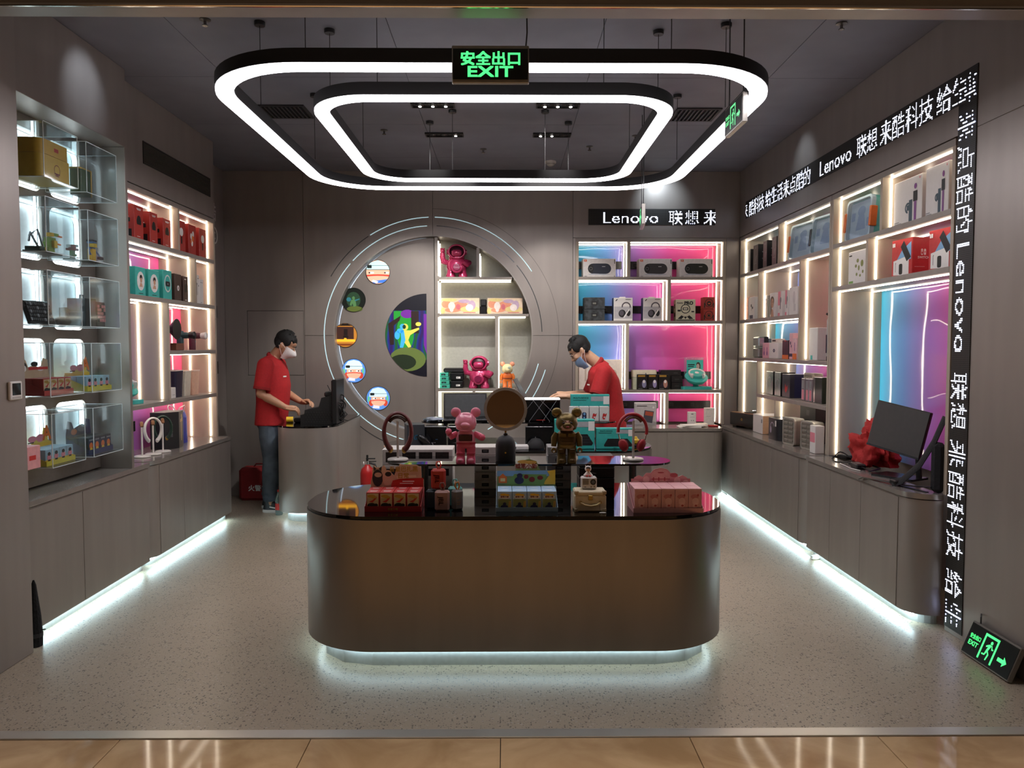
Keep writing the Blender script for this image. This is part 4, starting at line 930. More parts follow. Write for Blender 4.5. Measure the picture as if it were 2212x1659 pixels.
blind_display('yellow and blue cartoon display in the bottom acrylic box', 'yellow and blue cartoon', (AX, 4.23, ROWZ[4] + .0045), R90, 4, .066, .06, .085, TRAYY, BXB, ART_Y, .19, SQ, HYEL, 'blind boxes in the bottom acrylic box', 'bottom acrylic row near entrance')
blind_display('dark navy cartoon display in the bottom farther acrylic box', 'navy cartoon', (AX, 4.65, ROWZ[4] + .0045), R90, 4, .066, .06, .10, mat('25305f', .5), mat('2a3034', .5), ART_N, .20, sq5,
              [('picture_blob', PORG, [('e', .3, .4, .12, .16)]), ('picture_grey', PGRY, [('e', .6, .55, .16, .2), ('r', .3, .8, .1, .2)])], 'blind boxes in the bottom farther acrylic box', 'bottom acrylic row, farther')
carton('pink_box', 'pink box mostly hidden by the entrance pillar, low on the acrylic wall', 'box', (-2.53, 3.97, .91), R90, .14, .14, .12, mat('e0a0a0', .5), [('caption', PRED, 'F', [('r', .3, .7, .4, .6)])])

# ================================================================== RIGHT FAR BAY
for i, (a, b, h) in enumerate(((1611.5, 1619, .245), (1625, 1635, .265), (1646, 1654, .268), (1665, 1674.5, .27))):
    cr('slim_box', 'slim dark brown box with black sides, %s from the back corner on the top shelf' % ORD[i], 'box', a, b, 2.281, h, .16, mat('4d3f3e', .4),
       [('black_side', PBLK, 'S', [('r', .01, .99, .01, .99)]), ('side_lettering', PGRY, 'S', [('r', .25, .7, .70, .73), ('r', .25, .6, .48, .49), ('r', .25, .6, .45, .46)]), ('small_mark', PGRY, 'F', [('e', .5, .88, .12, .012), ('r', .2, .8, .3, .31), ('p', [(.5, .3), (.6, .45), (.7, .6), (.62, .6), (.5, .45)])])], group='slim dark boxes in the corner cell')
CLR = clear_plastic('clear_lid', 'eef4f8', .10, .08)
def clear_case(label, y, w_, h_, z, hand, lean, X=2.47, tilt=0.0):
    t = E('storage_case', label, 'case', (X + .09, y, z), -R90 + tilt)
    M_ = Matrix.Rotation(math.radians(-lean), 4, 'X')
    def o(nm, mb, m_, **k):
        c = MB(); c.M = M_; c.add(mb.v, mb.f); O(nm, c, m_, t, **k)
    o('back_shell', MB().prism(rrect(-w_ / 2, w_ / 2, 0, h_, .03), -.02, .10, 'y'), mat('6fc6b8', .4), smooth=30)
    o('inner_tray', MB().prism(rrect(-w_ / 2 + .02, w_ / 2 - .02, .02, h_ - .02, .02), -.026, -.0205, 'y'), mat('dde6ee', .5))
    mb = MB(); shapes(mb, [('e', .5, .7, .16, .12), ('p', [(.38, .6), (.62, .6), (.7, .25), (.3, .25)]), ('r', .1, .25, .5, .7), ('r', .72, .9, .3, .5)], w_, h_, -.0268); o('tray_contents', mb, mat('aebfda', .5), fix=False)
    o('clear_lid', MB().ring(rrect(-w_ / 2 - .005, w_ / 2 + .005, -.0, h_ + .003, .035), rrect(-w_ / 2 + .012, w_ / 2 - .012, .012, h_ - .012, .03), -.05, -.021, 'y'), mat('b8cdd6', .2, spec=.6))
    o('clear_window', MB().prism(rrect(-w_ / 2 + .012, w_ / 2 - .012, .012, h_ - .012, .03), -.05, -.048, 'y'), CLR)
    for s in (-1, 1): o('clip_handle', MB().box(s * (w_ / 2 + .006) - .011, s * (w_ / 2 + .006) + .011, -.06, -.01, h_ * .25, h_ * .72, .004), hand)
ORGH = mat('e8742e', .4)
clear_case('clear lidded teal case with orange clips leaning by the black clipped case', 6.475, .37, .30, 2.281, ORGH, 6, X=2.43, tilt=.12)
clear_case('clear lidded teal case with black clips at the bay divider', 6.02, .35, .29, 2.281, BLKS, 6, X=2.43, tilt=.12)
clear_case('larger clear lidded teal case with orange clips in the near bay', 5.385, .34, .29, 2.293, ORGH, 4, X=2.42, tilt=.04)
# second shelf, left cell and middle cell
cr('orange_box', 'narrow orange and white box nearest the back corner on its shelf', 'box', 1612.5, 1615.5, 1.816, .225, .12, PORG, [('white_face', PWHT, 'S', [('r', 0.02, .98, .02, .98)]), ('line_drawing', PGRY, 'S', [('r', .3, .36, .2, .6), ('e', .4, .8, .08, .03)])])
cr('white_box', 'white box with dark leaf print and navy corner label', 'box', 1618, 1629, 1.816, .225, .14, WHT, [('leaf_picture', PBLK, 'F', [('e', .4, .62, .10, .07), ('e', .65, .52, .10, .06), ('r', .45, .5, .4, .6)]), ('label_patch', PNAVY, 'F', [('r', .1, .75, .04, .2)])])
def portrait(hair, skin): return [('portrait_hair', mat(hair, .5), 'F', [('e', .5, .66, .38, .2), ('r', .14, .40, .12, .66)]), ('portrait', mat(skin, .5), 'F', [('e', .55, .58, .26, .2), ('p', [(.2, .02), (.85, .02), (.72, .3), (.45, .36)])]), ('portrait_brow', mat(hair, .5), 'F', [('r', .5, .62, .62, .64), ('r', .66, .74, .62, .64)])]
cr('portrait_box', 'box with a brown haired portrait beside the slim black book', 'box', 1651.8, 1656.8, 1.816, .215, .13, mat('ddc9bb', .5), portrait('5d4434', 'c99f83'))
cr('black_box', 'slim black box between the two portrait boxes', 'box', 1657, 1661.5, 1.816, .21, .12, DK, [('caption', PGRY, 'F', [('r', .3, .7, .8, .82)])])
cr('portrait_box', 'larger white box with a brown haired portrait', 'box', 1662, 1673, 1.816, .225, .13, WHT, portrait('4d382b', 'c4967a'))
for i, (a, b) in enumerate(((1680, 1689), (1695.5, 1702))):
    cr('pink_white_box', 'pink and white beauty tool box, %s from the portrait boxes' % ORD[i], 'box', a, b, 1.816, .225, .13, WHT, [('pink_panel', PPNK, 'F', [('r', .0, .65, .45, 1), ('r', .0, .5, .0, .15)]), ('tool_picture', PGRY, 'F', [('e', .65, .65, .2, .12), ('r', .5, .7, .3, .6)])])
cr('white_box', 'pearly white box with faint grey figure beside the divider', 'box', 1704, 1722, 1.816, .24, .13, WHT, [('grey_picture', mat('cfc9c6', .5), 'F', [('e', .6, .6, .15, .25), ('r', .55, .8, .15, .4)])])
# third shelf
for i, (dz, m_) in enumerate(((0, mat('9aa49c', .25, .8)), (.105, mat('b9c4bd', .2, .8)))):
    cr('tin_case', 'shiny silver green tin, %s of the stack of two' % ('lower', 'upper')[i], 'tin', 1627, 1639, 1.438 + dz, .10, .10, m_, [('dark_side', PBLK, 'S', [('r', .55, 1, 0, 1)])], b=.012)
cr('silver_flask', 'small silver flask box behind the pink box', 'box', 1646, 1654, 1.438, .19, .06, mat('8f9790', .3, .6), X=2.58)
cr('pink_box', 'pink box with two violet drops by the silver tins', 'box', 1648, 1662, 1.438, .145, .09, mat('e3a7b4', .45), [('drop_picture', PPUR, 'F', [('e', .28, .32, .09, .16), ('e', .72, .32, .09, .16), ('r', .24, .32, .4, .7), ('r', .68, .76, .4, .7)])])
cr('white_box', 'white cube box with round dark camera mark', 'box', 1662.5, 1682, 1.438, .145, .1, WHT, [('round_mark', PNAVY, 'F', [('e', .55, .5, .12, .11)]), ('mark_core', PGRY, 'F', [('e', .55, .5, .06, .05)])])
carton('small_box', 'flat white carton lying on the white cube box', 'box', (2.51, 7.02, 1.584), -R90, .17, .07, .035, mat('d8cfc4', .5), [('caption', PBLK, 'F', [('r', .2, .7, .3, .7)])])
cr('dark_box', 'black box with an orange base strip beneath the white tote', 'box', 1691, 1704.5, 1.438, .165, .10, DK, [('orange_strip', PORG, 'F', [('r', 0, 1, 0, .22)]), ('red_arrow', PRED, 'F', [('p', [(.5, 1.0), (.7, .94), (.3, .94)])])])
cr('pink_white_box', 'tall pink and white box with dark dots and a navy foot', 'box', 1706, 1713, 1.438, .225, .10, mat('e6b5bd', .45), [('dots_picture', PNAVY, 'F', [('e', .4, .62, .16, .07), ('e', .65, .5, .12, .06), ('r', 0, 1, .1, .22)])])
cr('pink_white_box', 'shorter pink box with an orange foot at the divider', 'box', 1713.5, 1722, 1.438, .18, .10, mat('e8c0c4', .45), [('orange_strip', PORG, 'F', [('r', 0, 1, 0, .28)]), ('tool_picture', PPUR, 'F', [('r', .45, .6, .4, .8)])])
t = E('tote_bag', 'white rounded tote bag with a handle on the corner shelf', 'bag', (2.62, 6.50, 1.438), -R90)
O('bag_body', MB().prism(rrect(-.12, .12, 0, .25, .06), -.03, .03, 'y'), WHTG, t, smooth=40)
O('handle', MB().tube([(-.02, 0, .25), (-.015, 0, .285), (.015, 0, .285), (.02, 0, .25)], .006, 8), WHTG, t); mb = MB(); mb.flat([(-.06, .09), (-.045, .09), (-.045, .25), (-.06, .25)], -.031); O('red_ribbon', mb, PRED, t, fix=False)
t = cr('white_tower', 'tall white boxy appliance carton in the open tall cell', 'box', 1749, 1767, 1.438, .26, .12, WHT, [('teal_corner', PTEA, 'F', [('r', .2, .45, .02, .15)])])
t = E('water_jug', 'grey upright dispenser with a black spout against the bay end', 'appliance', (2.52, 5.83, 1.438), -R90)
O('body', MB().lathe([(.055, 0), (.06, .01), (.06, .31), (.05, .335), (.03, .34)], (0, 0, 0), 22), mat('8f959c', .35, .3), t, smooth=40); O('spout', MB().tube([(0, -.02, .345), (0, -.07, .36)], [.018, .008], 8), BLK, t); O('base_band', MB().lathe([(.0615, 0), (.0615, .035)], (0, 0, 0), 22), BLK, t); O('window_strip', MB().box(-.02, -.008, -.063, -.058, .06, .2), BLKS, t)
# fourth shelf
for i, (a, b) in enumerate(((1657, 1672), (1675.5, 1688.5))):
    cr('headphone_box', 'silver box with grey headphone picture, %s from the back corner' % ORD[i], 'box', a, b, 1.101, .215, .13, mat('a9aca6', .25, .5), [('headphone_picture', PGRY, 'F', [('arc', .5, .5, .34, .26, 0, 180), ('e', .22, .42, .1, .12), ('e', .78, .42, .1, .12)]), ('black_side', PBLK, 'S', [('r', 0, 1, 0, 1)])])
cr('dark_box', 'dark blue box with a red figure print', 'box', 1692, 1709, 1.101, .205, .13, mat('33303c', .3), [('red_picture', PRED, 'F', [('p', [(.35, .3), (.5, .2), (.7, .35), (.72, .55), (.55, .42), (.4, .6)])]), ('side_panel_print', PNAVY, 'S', [('r', .3, 1, 0, 1)])])
def ribbed_case(label, y, z, X, yaw=0, w_=.185, h_=.222, d_=.085):
    t = E('ribbed_case', label, 'case', (X, y, z), -R90 + yaw, 'ribbed grey cases')
    O('shell', MB().prism(rrect(-w_ / 2, w_ / 2, 0, h_, .025), -d_ / 2, d_ / 2, 'y'), mat('8b867c', .4, .4), t, smooth=30)
    O('rim', MB().ring(rrect(-w_ / 2 - .002, w_ / 2 + .002, 0, h_ + .002, .027), rrect(-w_ / 2 + .012, w_ / 2 - .012, .012, h_ - .012, .02), -d_ / 2 - .004, -d_ / 2 + .012, 'y'), mat('b5b0a5', .35, .4), t)
    for j in range(5):
        for i in range(2): O('rib', MB().box(-w_ / 2 + .02 + i * .077, -w_ / 2 + .02 + i * .077 + .064, -d_ / 2 - .006, -d_ / 2, h_ * .12 + j * h_ * .16, h_ * .21 + j * h_ * .16, .003), mat('989287', .4, .4), t)
ribbed_case('ribbed grey case behind the clear pink packs', 6.42, 1.101, 2.60, 0); 
for i, (a, b) in enumerate(((1734, 1741), (1743, 1750), (1750.5, 1757.5))):
    t = cr('clear_pack', 'clear pink packed gadget, %s from the blue box' % ORD[i], 'pack', a, b, 1.101, .185, .11, mat('8f8086', .2), [('pink_picture', PPNK, 'F', [('rr', .2, .8, .05, .5, .1)]), ('grey_picture', PGRY, 'F', [('r', .2, .8, .55, .9)])], group='clear pink packs on the fourth shelf')
cr('silver_box', 'dark glossy box with a silver edge at the bay end', 'box', 1760, 1779, 1.101, .205, .12, mat('3c4038', .2, .3), [('silver_edge', mat('d8d8d0', .15, .9), 'F', [('r', .02, .2, .02, .98)])])
carton('black_box', 'flat black box high behind the glossy box', 'box', (2.68, 5.86, 1.101), -R90, .2, .08, .225, DK, [('caption', PGRY, 'F', [('r', .3, .7, .9, .92)])])
# on the counter
t = E('wooden_radio', 'wooden radio with black front in the back corner of the counter', 'radio', (2.43, 7.50, .741), -R90 + .35)
O('cabinet', MB().box(-.19, .19, -.11, .12, .022, .155, .008), mat('8d6238', .45, var=.2, vs=20, stretch=(1, 8, 8)), t); O('front_panel', MB().box(-.188, .188, -.116, -.109, .026, .151, .004), BLKS, t)
for x in (-.15, .15): O('foot', MB().box(x - .03, x + .03, -.09, .1, 0, .022, .003), BLK, t)
mb = MB(); mb.ring(circ(0, .09, .012, n=12), circ(0, .09, .008, n=12), -.1172, -.1165, 'y'); O('emblem', mb, PGLD, t)
O('turntable_platter', MB().lathe([(.10, .156), (.10, .166), (.02, .17)], (.02, .02, 0), 26), mat('7d7a74', .25, .7), t, smooth=40); O('tone_arm', MB().tube([(.13, .07, .157), (.13, .07, .185), (.05, -.03, .178)], .005, 6), CHROME, t)
cr('white_box', 'white and peach carton beside the wooden radio', 'box', 1630, 1651, .741, .17, .22, WHT, [('peach_side', mat('e2b48a', .5), 'S', [('r', .01, .99, .01, .99)]), ('caption', PGRY, 'F', [('r', .85, .95, .6, .8)])], X=2.36)
t = E('headphone_box', 'rounded dark box with a pale headphone picture on the counter', 'box', (2.42, 6.60, .741), -R90)
O('carton_body', MB().prism(rrect(-.14, .14, -.10, .12, (.03, .03, .06, .06)), 0, .185), mat('26262a', .35), t, smooth=35)
mb = MB(); shapes(mb, [('arc', .5, .55, .30, .24, 20, 190), ('e', .3, .45, .12, .16)], .17, .185, -.1008); O('headphone_picture', mb, mat('b0a4b8', .5), t, fix=False)
mb = MB(); mb.flat([(.07, .12), (.10, .12), (.10, .17), (.07, .17)], -.1009); O('white_sticker', mb, PWHT, t, fix=False)
for i in range(2):
    carton('dark_box', 'dark box with black pull tab, %s of the stack behind' % ('lower', 'upper')[i], 'box', (2.645, 6.42, .741 + i * .125 + .06), -R90, .33, .18, .115, mat('1b1918', .65), [('pull_tab', PBLK, 'F', [('rr', .42, .62, .35, .75, .01)])])
carton('dark_box', 'lowest dark carton under the tab boxes', 'box', (2.645, 6.42, .741), -R90, .3, .17, .058, DK, [('caption', PGRY, 'F', [('r', .1, .3, .4, .5)])])
ribbed_case('ribbed grey case standing at the counter edge', 6.24, .741, 2.37, .15); ribbed_case('ribbed grey case half hidden by the bay end', 5.93, .741, 2.40, .15)
carton('white_box', 'white box with a pink label strip beside the last ribbed case', 'box', (2.36, 5.74, .741), -R90, .10, .07, .21, WHT, [('pink_strip', PPNK, 'F', [('r', .05, .95, .4, .75)])])

# ================================================================== RIGHT NEAR BAY
for i, (a, b) in enumerate(((1926, 1986), (1994, 2043))):
    P = [('teal_tool_picture', mat('3f5560', .5), 'F', [('r', .56, .68, .05, .52), ('arc', .52, .36, .10, .06, 60, 270), ('r', .48, .6, .3, .42)]), ('violet_tool_picture', PPUR, 'F', [('r', .74, .82, .06, .48), ('e', .78, .78, .05, .06)]), ('dark_head', PBLK, 'F', [('r', .71, .85, .46, .68)]), ('caption', PGRY, 'F', [('r', .05, .22, .09, .11), ('r', .05, .3, .05, .075)]), ('round_mark', PPNK, 'F', [('e', .93, .93, .02, .025)])]
    cr('massage_gun_box', 'white box with a dark massage gun picture, %s' % ('beside the teal case', 'beside the upright running text')[i], 'box', a, b, 2.293, (.28, .29)[i], .10, WHT, P)
cr('white_box', 'white box with small green plant prints', 'box', 1831, 1868, 1.983, .235, .10, WHT, [('plant_picture', mat('8a8f52', .5), 'F', [('e', .55, .7, .07, .06), ('e', .45, .55, .06, .05), ('e', .62, .48, .05, .08), ('e', .8, .6, .08, .1), ('e', .5, .3, .05, .05), ('e', .7, .25, .05, .04), ('e', .85, .35, .05, .05)]), ('green_caption', PGRN, 'F', [('r', .05, .3, .05, .12)]), ('caption', PBLK, 'F', [('r', .05, .22, .86, .9)])])
for i, y in enumerate((4.83, 4.40)):
    P = [('blue_panel', PBLU, 'F', [('p', [(.15, .35), (.95, .45), (.95, .9), (.5, .7)])]), ('console_shell', PWHT, 'F', [('p', [(.1, .08), (.85, .05), (.85, .55), (.1, .45)])]), ('console_screen', PBLK, 'F', [('p', [(.75, .4), (.95, .5), (.6, .95), (.45, .8)]), ('rr', .38, .55, .08, .36, .05), ('rr', .2, .24, .15, .4, .02)]), ('controller', PWHT, 'F', [('rr', .22, .36, .1, .4, .05)]), ('controller', PWHT, 'F', [('rr', .57, .72, .1, .4, .05)]), ('corner_mark', PWHT, 'F', [('rr', .06, .12, .82, .92, .01), ('rr', .13, .19, .82, .92, .01)]),
         ('emblem', PWHT, 'S', [('rr', .38, .47, .54, .70, .04), ('rr', .51, .60, .54, .70, .04)]), ('emblem_cut', PRED, 'S', [('rr', .395, .457, .565, .675, .03), ('e', .555, .62, .018, .022)]), ('emblem_dot', PWHT, 'S', [('e', .425, .645, .018, .022)]), ('lettering', PWHT, 'S', [('t', 'SWITCH', .49, .48, .06, .02), ('r', .1, .55, .24, .245)])]
    carton('console_box', 'red console box with white emblem on its side, %s' % ('beside the plant print box', 'beside the upright running text')[i], 'box', (2.57, y, 1.983), -R90 + .10, .21, .15, .24, mat('c33333', .45), P)
# counter: monitor, red cloth, adapters, strap
t = E('monitor', 'tilted black monitor on a stand in the tall open space', 'monitor', (2.42, 4.66, .741), -R90 + .50)
M_ = Matrix.Translation((0, 0, .30)) @ Matrix.Rotation(math.radians(-8), 4, 'X') @ Matrix.Rotation(math.radians(9), 4, 'Y')
mb = MB(); mb.M = M_; mb.box(-.18, .18, -.012, .012, -.145, .145, .004); O('screen_case', mb, BLK, t)
mb = MB(); mb.M = M_; mb.box(-.175, .175, -.0135, -.0121, -.135, .140); O('screen', mb, mat('3d3a38', .35), t)
mb = MB(); mb.M = M_; mb.box(-.18, .18, -.015, -.012, -.147, -.135, .002); O('chin_bezel', mb, BLKS, t)
O('stand_arm', MB().tube([(.10, .06, .012), (.09, .055, .16), (.04, .02, .28)], [.02, .018, .016], 8, .5), BLKS, t); O('foot_plate', MB().prism(rrect(-.14, .14, -.07, .10, .015), 0, .012), BLKS, t)
def crumple(label, name, cat, loc, r, m_, seed, amp=.35, n=40, rz=0):
    mb = MB().ball((0, 0, 0), 1.0, n, n // 2)
    V_ = []
    for p in mb.v:
        q = Vector(p); d = .8 * noise.noise(q * 1.3 + Vector((seed, 0, 0))) - 1.1 * abs(noise.noise(q * 2.4 + Vector((0, seed, 0)))) - .55 * abs(noise.noise(q * 5.2 + Vector((0, 0, seed)))) + .5
        q = q * (1 + amp * d); V_.append((q.x * r[0], q.y * r[1], max(0.001, q.z * r[2] + r[2] * .75)))
    mb.v = V_
    return O(name, mb, m_, None, label, cat, None, loc, rz, smooth=70)
crumple('crumpled red cloth heaped on the counter behind the monitor', 'red_cloth', 'cloth', (2.52, 5.16, .741), (.12, .16, .15), mat('b32a28', .8, bump=.3, bs=30), 3.3, .62, 72)
def cable(label, pts, r=.004, m_=BLK, name='cable', cat='cable', group=None):
    P = [Vector(p) for p in pts]; Q = []
    for i in range(len(P) - 1):
        a, b, c, d = P[max(0, i - 1)], P[i], P[i + 1], P[min(len(P) - 1, i + 2)]
        for k in range(6):
            t_ = k / 6; Q.append(.5 * ((2 * b) + (c - a) * t_ + (2 * a - 5 * b + 4 * c - d) * t_ ** 2 + (-a + 3 * b - 3 * c + d) * t_ ** 3))
    Q.append(P[-1])
    return O(name, MB().tube(Q, r, 6), m_, None, label, cat, group, smooth=60)
def adapter(label, loc, rz, w_, d_, h_):
    t = E('power_adapter', label, 'adapter', loc, rz); O('brick_case', MB().box(-w_ / 2, w_ / 2, -d_ / 2, d_ / 2, 0, h_, .006), BLK, t); O('rating_sticker', MB().box(-w_ * .3, w_ * .3, -d_ * .3, d_ * .3, h_, h_ + .0006), mat('77746f', .5), t)
    O('lead', MB().tube([(w_ / 2, 0, h_ / 2), (w_ / 2 + .04, .01, h_ * .4), (w_ / 2 + .07, .03, .006)], .004, 6), BLK, t)
adapter('black power adapter under the bright led strip', (2.44, 5.44, .741), -R90 + .3, .10, .06, .03); adapter('longer black power adapter in front of the red cloth', (2.34, 5.02, .741), -R90 - .1, .13, .06, .035)
cable('tangled black cable looping by the first adapter', [(2.40, 5.50, .747), (2.34, 5.42, .75), (2.36, 5.30, .79), (2.42, 5.25, .76), (2.36, 5.22, .75), (2.31, 5.33, .747), (2.38, 5.38, .80), (2.44, 5.3, .75), (2.35, 5.17, .747)])
cable('black cable trailing behind the longer adapter', [(2.36, 5.2, .747), (2.42, 5.1, .76), (2.46, 4.98, .75), (2.40, 4.88, .755), (2.33, 4.84, .748)], .006)
cable('thin white cable lying in front of the adapters', [(2.30, 5.2, .745), (2.29, 5.1, .746), (2.28, 4.99, .745), (2.30, 4.9, .745)], .003, WHTG)
t = E('bag_strap', 'black padded bag strap hanging down beside the monitor', 'strap', (0, 0, 0))
def ribbon(pts, w_, th): return MB().tube(pts, th, 8, w_ / th, up=(0.3, 1, 0.2))
O('padded_band', ribbon([(2.42, 4.17, 1.16), (2.38, 4.2, 1.02), (2.34, 4.27, .88), (2.29, 4.36, .775), (2.26, 4.40, .757)], .035, .010), mat('16161a', .8, bump=.2), t, smooth=60)
O('bag_side', MB().box(2.36, 2.42, 4.135, 4.21, .742, 1.02, .02), mat('131318', .85, bump=.2), t)
O('webbing', MB().tube([(2.29, 4.33, .765), (2.27, 4.42, .752), (2.23, 4.56, .746), (2.205, 4.66, .742), (2.20, 4.70, .725)], .003, 6, 4.0, up=(1, .3, 0)), BLK, t)
O('buckle', MB().box(2.25, 2.29, 4.36, 4.43, .745, .775, .006), BLK, t)
O('second_webbing', MB().tube([(2.29, 4.36, .752), (2.30, 4.27, .76), (2.36, 4.18, .77)], .004, 6, 3.0, up=(1, .3, 0)), BLK, t)
O('black_strip', MB().box(-.11, .11, -.012, .012, 0, .004, .001), BLK, None, 'short black strip lying at the rounded counter end', 'strip', None, (2.31, 4.28, .741), R90 + .2)
t = E('wall_socket', 'white wall socket with plug on the glossy purple backing', 'socket', (2.755, 4.35, 1.22), -R90)
O('socket_plate', MB().box(-.045, .045, -.012, 0, -.06, .06, .004), WHT, t); O('plug', MB().box(-.09, .0, -.05, -.012, -.0, .05, .006), WHT, t); O('switch_key', MB().box(-.01, .02, -.014, -.012, -.04, -.01, .001), WHTG, t)
t = E('computer_mouse', 'white mouse-shaped gadget on the floor below the right cabinets', 'mouse', (2.26, 5.48, 0.0), .5)
O('shell', MB().ball((0, 0, .012), (.05, .025, .016), 16, 8), WHTG, t, smooth=60); O('clip', MB().box(-.05, .03, -.012, .012, .026, .03, .002), mat('b5b5b0', .4), t)

# ================================================================== BACK BAY
for i, (a, b) in enumerate(((1258.5, 1329), (1379.5, 1450), (1466.8, 1538))):
    col = ('1d2233', '3a3839', '24261f')[i]
    P = [('speaker_picture', mat(col, .4, var=0), 'F', [('rr', .15, .86, .18, .74, .16)]), ('speaker_cap', PBLK, 'F', [('e', .24, .46, .085, .24)]), ('splash_picture', mat('c3c6cf', .5), 'F', [('e', .35, .16, .2, .035), ('e', .6, .15, .25, .03)]), ('cap_glint', PGRY, 'F', [('ring', .24, .46, .05, .042)]),
         ('orange_mark', mat('e5622a', .5, var=0), 'F', [('r', .03, .115, .84, .95)]), ('mark_lettering', PWHT, 'F', [('t', 'JBL', .072, .892, .06, .02)]), ('product_lettering', PWHT, 'F', [('r', .58, .68, .56, .58)]), ('edge_lettering', PBLK, 'F', [('r', .955, .975, .72, .95), ('r', .04, .12, .04, .06), ('r', .95, .97, .03, .08)])]
    cb('speaker_box', 'white box with %s picture, %s' % (('a dark blue barrel speaker', 'a grey barrel speaker', 'a black barrel speaker')[i], ('alone in the blue cell', 'at the cell divider', 'at the pink end')[i]), 'box', a, b, 2.263, .19, .16, mat('e6e1de', .45), P, group='barrel speaker boxes')
for i in range(2):
    cb('camouflage_box', 'dark camouflage patterned box, %s of the pair' % ('lower', 'upper')[i], 'box', 1261, 1306, 1.813 + i * .122, .12, .14, mat('34383a', .45, var=.75, vs=26), [('label_patch', PBLK, 'F', [('r', .36, .64, .32, .66)]), ('patch_text', mat('7a7a70', .5), 'F', [('r', .42, .58, .42, .56)])])
for i, (a, b) in enumerate(((1325, 1366), (1388.5, 1429))):
    P = [('grey_ground', mat('b9b6b8', .5), 'F', [('r', .03, .97, .1, .62)]), ('headband_picture', mat('4d474c', .5, var=0), 'F', [('arc', .66, .62, .24, .18, -15, 190)]), ('ear_cup_picture', PBLK, 'F', [('e', .45, .32, .19, .17)]), ('ear_cup_face', mat('57525a', .5, var=0), 'F', [('e', .42, .34, .12, .12)]), ('second_cup', PBLK, 'F', [('e', .78, .34, .11, .14)]), ('gloss_stripe', PWHT, 'F', [('p', [(.5, .14), (.58, .14), (.84, .48), (.78, .5)])]), ('mark', PBLK, 'F', [('p', [(.08, .86), (.14, .86), (.22, .94), (.16, .94)]), ('r', .62, .9, .92, .94)]), ('blue_side', PNAVY, 'L', [('r', 0, 1, 0, 1)])]
    c = cb('headphone_box', 'white box with black headphone picture, %s' % ('beside the camouflage boxes', 'at the shelf divider')[i], 'box', a, b, 1.813, .238, .12, WHT, P)
    O('hang_tab', MB().box(-.03, .03, -.02, .02, .238, .25, .002), WHT, c)
P = [('line_art', PBLK, 'F', [('ring', .5, .56, .24, .20), ('rr', .36, .64, .5, .62, .04), ('p', [(.1, .1), (.3, .26), (.42, .2), (.3, .08)]), ('p', [(.9, .1), (.7, .26), (.58, .2), (.7, .08)]), ('r', .03, .97, .02, .06), ('p', [(.42, .2), (.58, .2), (.5, .08)]), ('r', .1, .26, .44, .52), ('r', .8, .94, .4, .46)]), ('visor_white', mat('e2e0c8', .5), 'F', [('rr', .40, .6, .53, .59, .03)]), ('title', PBLK, 'F', [('t', 'MARS', .22, .83, .08, .02), ('t', 'PRO', .66, .83, .15, .05)]), ('side_art', PBLK, 'L', [('r', .2, .7, .6, .8), ('r', .3, .9, .2, .4)])]
cb('comic_box', 'black and white comic style box lettered MARS PRO', 'box', 1461, 1503, 1.813, .222, .17, mat('ddd9bd', .5), P, yaw=-.1)
for i in range(2):
    cb('red_pattern_box', 'red and black patterned box, %s of the two by the bright strip' % ('lower', 'upper')[i], 'box', 1519, 1543, 1.813 + i * .124, .122, .12, mat('a63a30', .5), [('pattern', PBLK, 'F', [('ring', .5, .5, .38, .33), ('e', .5, .45, .2, .2), ('r', .05, .15, .1, .5), ('r', .85, .95, .1, .5)]), ('emblem', mat('c8603c', .5), 'F', [('ring', .5, .45, .16, .12)] if i == 0 else [('r', .4, .6, .4, .5)])], group='red patterned boxes')
cb('frame_box', 'big pale box with line drawing behind the bending clerk', 'box', 1250, 1344, 1.101, .31, .10, mat('efe3d6', .5), [('line_drawing', mat('cdbba8', .5), 'F', [('r', .14, .18, .3, .75), ('r', .3, .33, .3, .75), ('r', .14, .33, .28, .31)]), ('ring_drawing', mat('cdbba8', .5), 'F', [('ring', .8, .55, .08, .06)]), ('caption', PGRY, 'F', [('e', .08, .91, .015, .018), ('r', .1, .2, .9, .92), ('r', .9, .95, .06, .09)])])
t = E('rounded_case', 'cream rounded lidded case on the back shelf', 'case', ((1392 - 1092) * 7.98 / 1650, 7.99, 1.101))
O('lower_shell', MB().prism(rrect(-.125, .125, -.05, .07, .03), 0, .125), mat('cfd1b4', .4), t, smooth=30); O('upper_shell', MB().prism(rrect(-.128, .128, -.052, .072, .03), .128, .2), mat('e8dfc4', .4), t, smooth=30); O('button', MB().ball((.01, -.053, .165), (.008, .003, .008), 10, 6), PGRY, t)
for i, (a, b) in enumerate(((1377, 1400), (1401, 1422.5), (1423.5, 1446))):
    pc = ('8f8fb0', '9f94c0', 'c08a78')[i]
    cb('mouse_box', 'black box with a %s mouse picture' % ('blue grey', 'lilac', 'coral')[i], 'box', a, b, 1.101, .158, .08, mat('15120f', .4), [('gold_title', PGLD, 'F', [('r', .08, .75, .83, .95)]), ('violet_ground', mat('2c2233', .5, var=0), 'F', [('p', [(.05, .2), (.6, .7), (.95, .3), (.9, .1)])]), ('mouse_picture', mat(pc, .5, var=0), 'F', [('e', .66, .38, .2, .27)]), ('mouse_back', PWHT, 'F', [('e', .64, .52, .12, .1)]), ('caption', PGRY, 'F', [('r', .1, .5, .05, .08)])], Y=7.91)
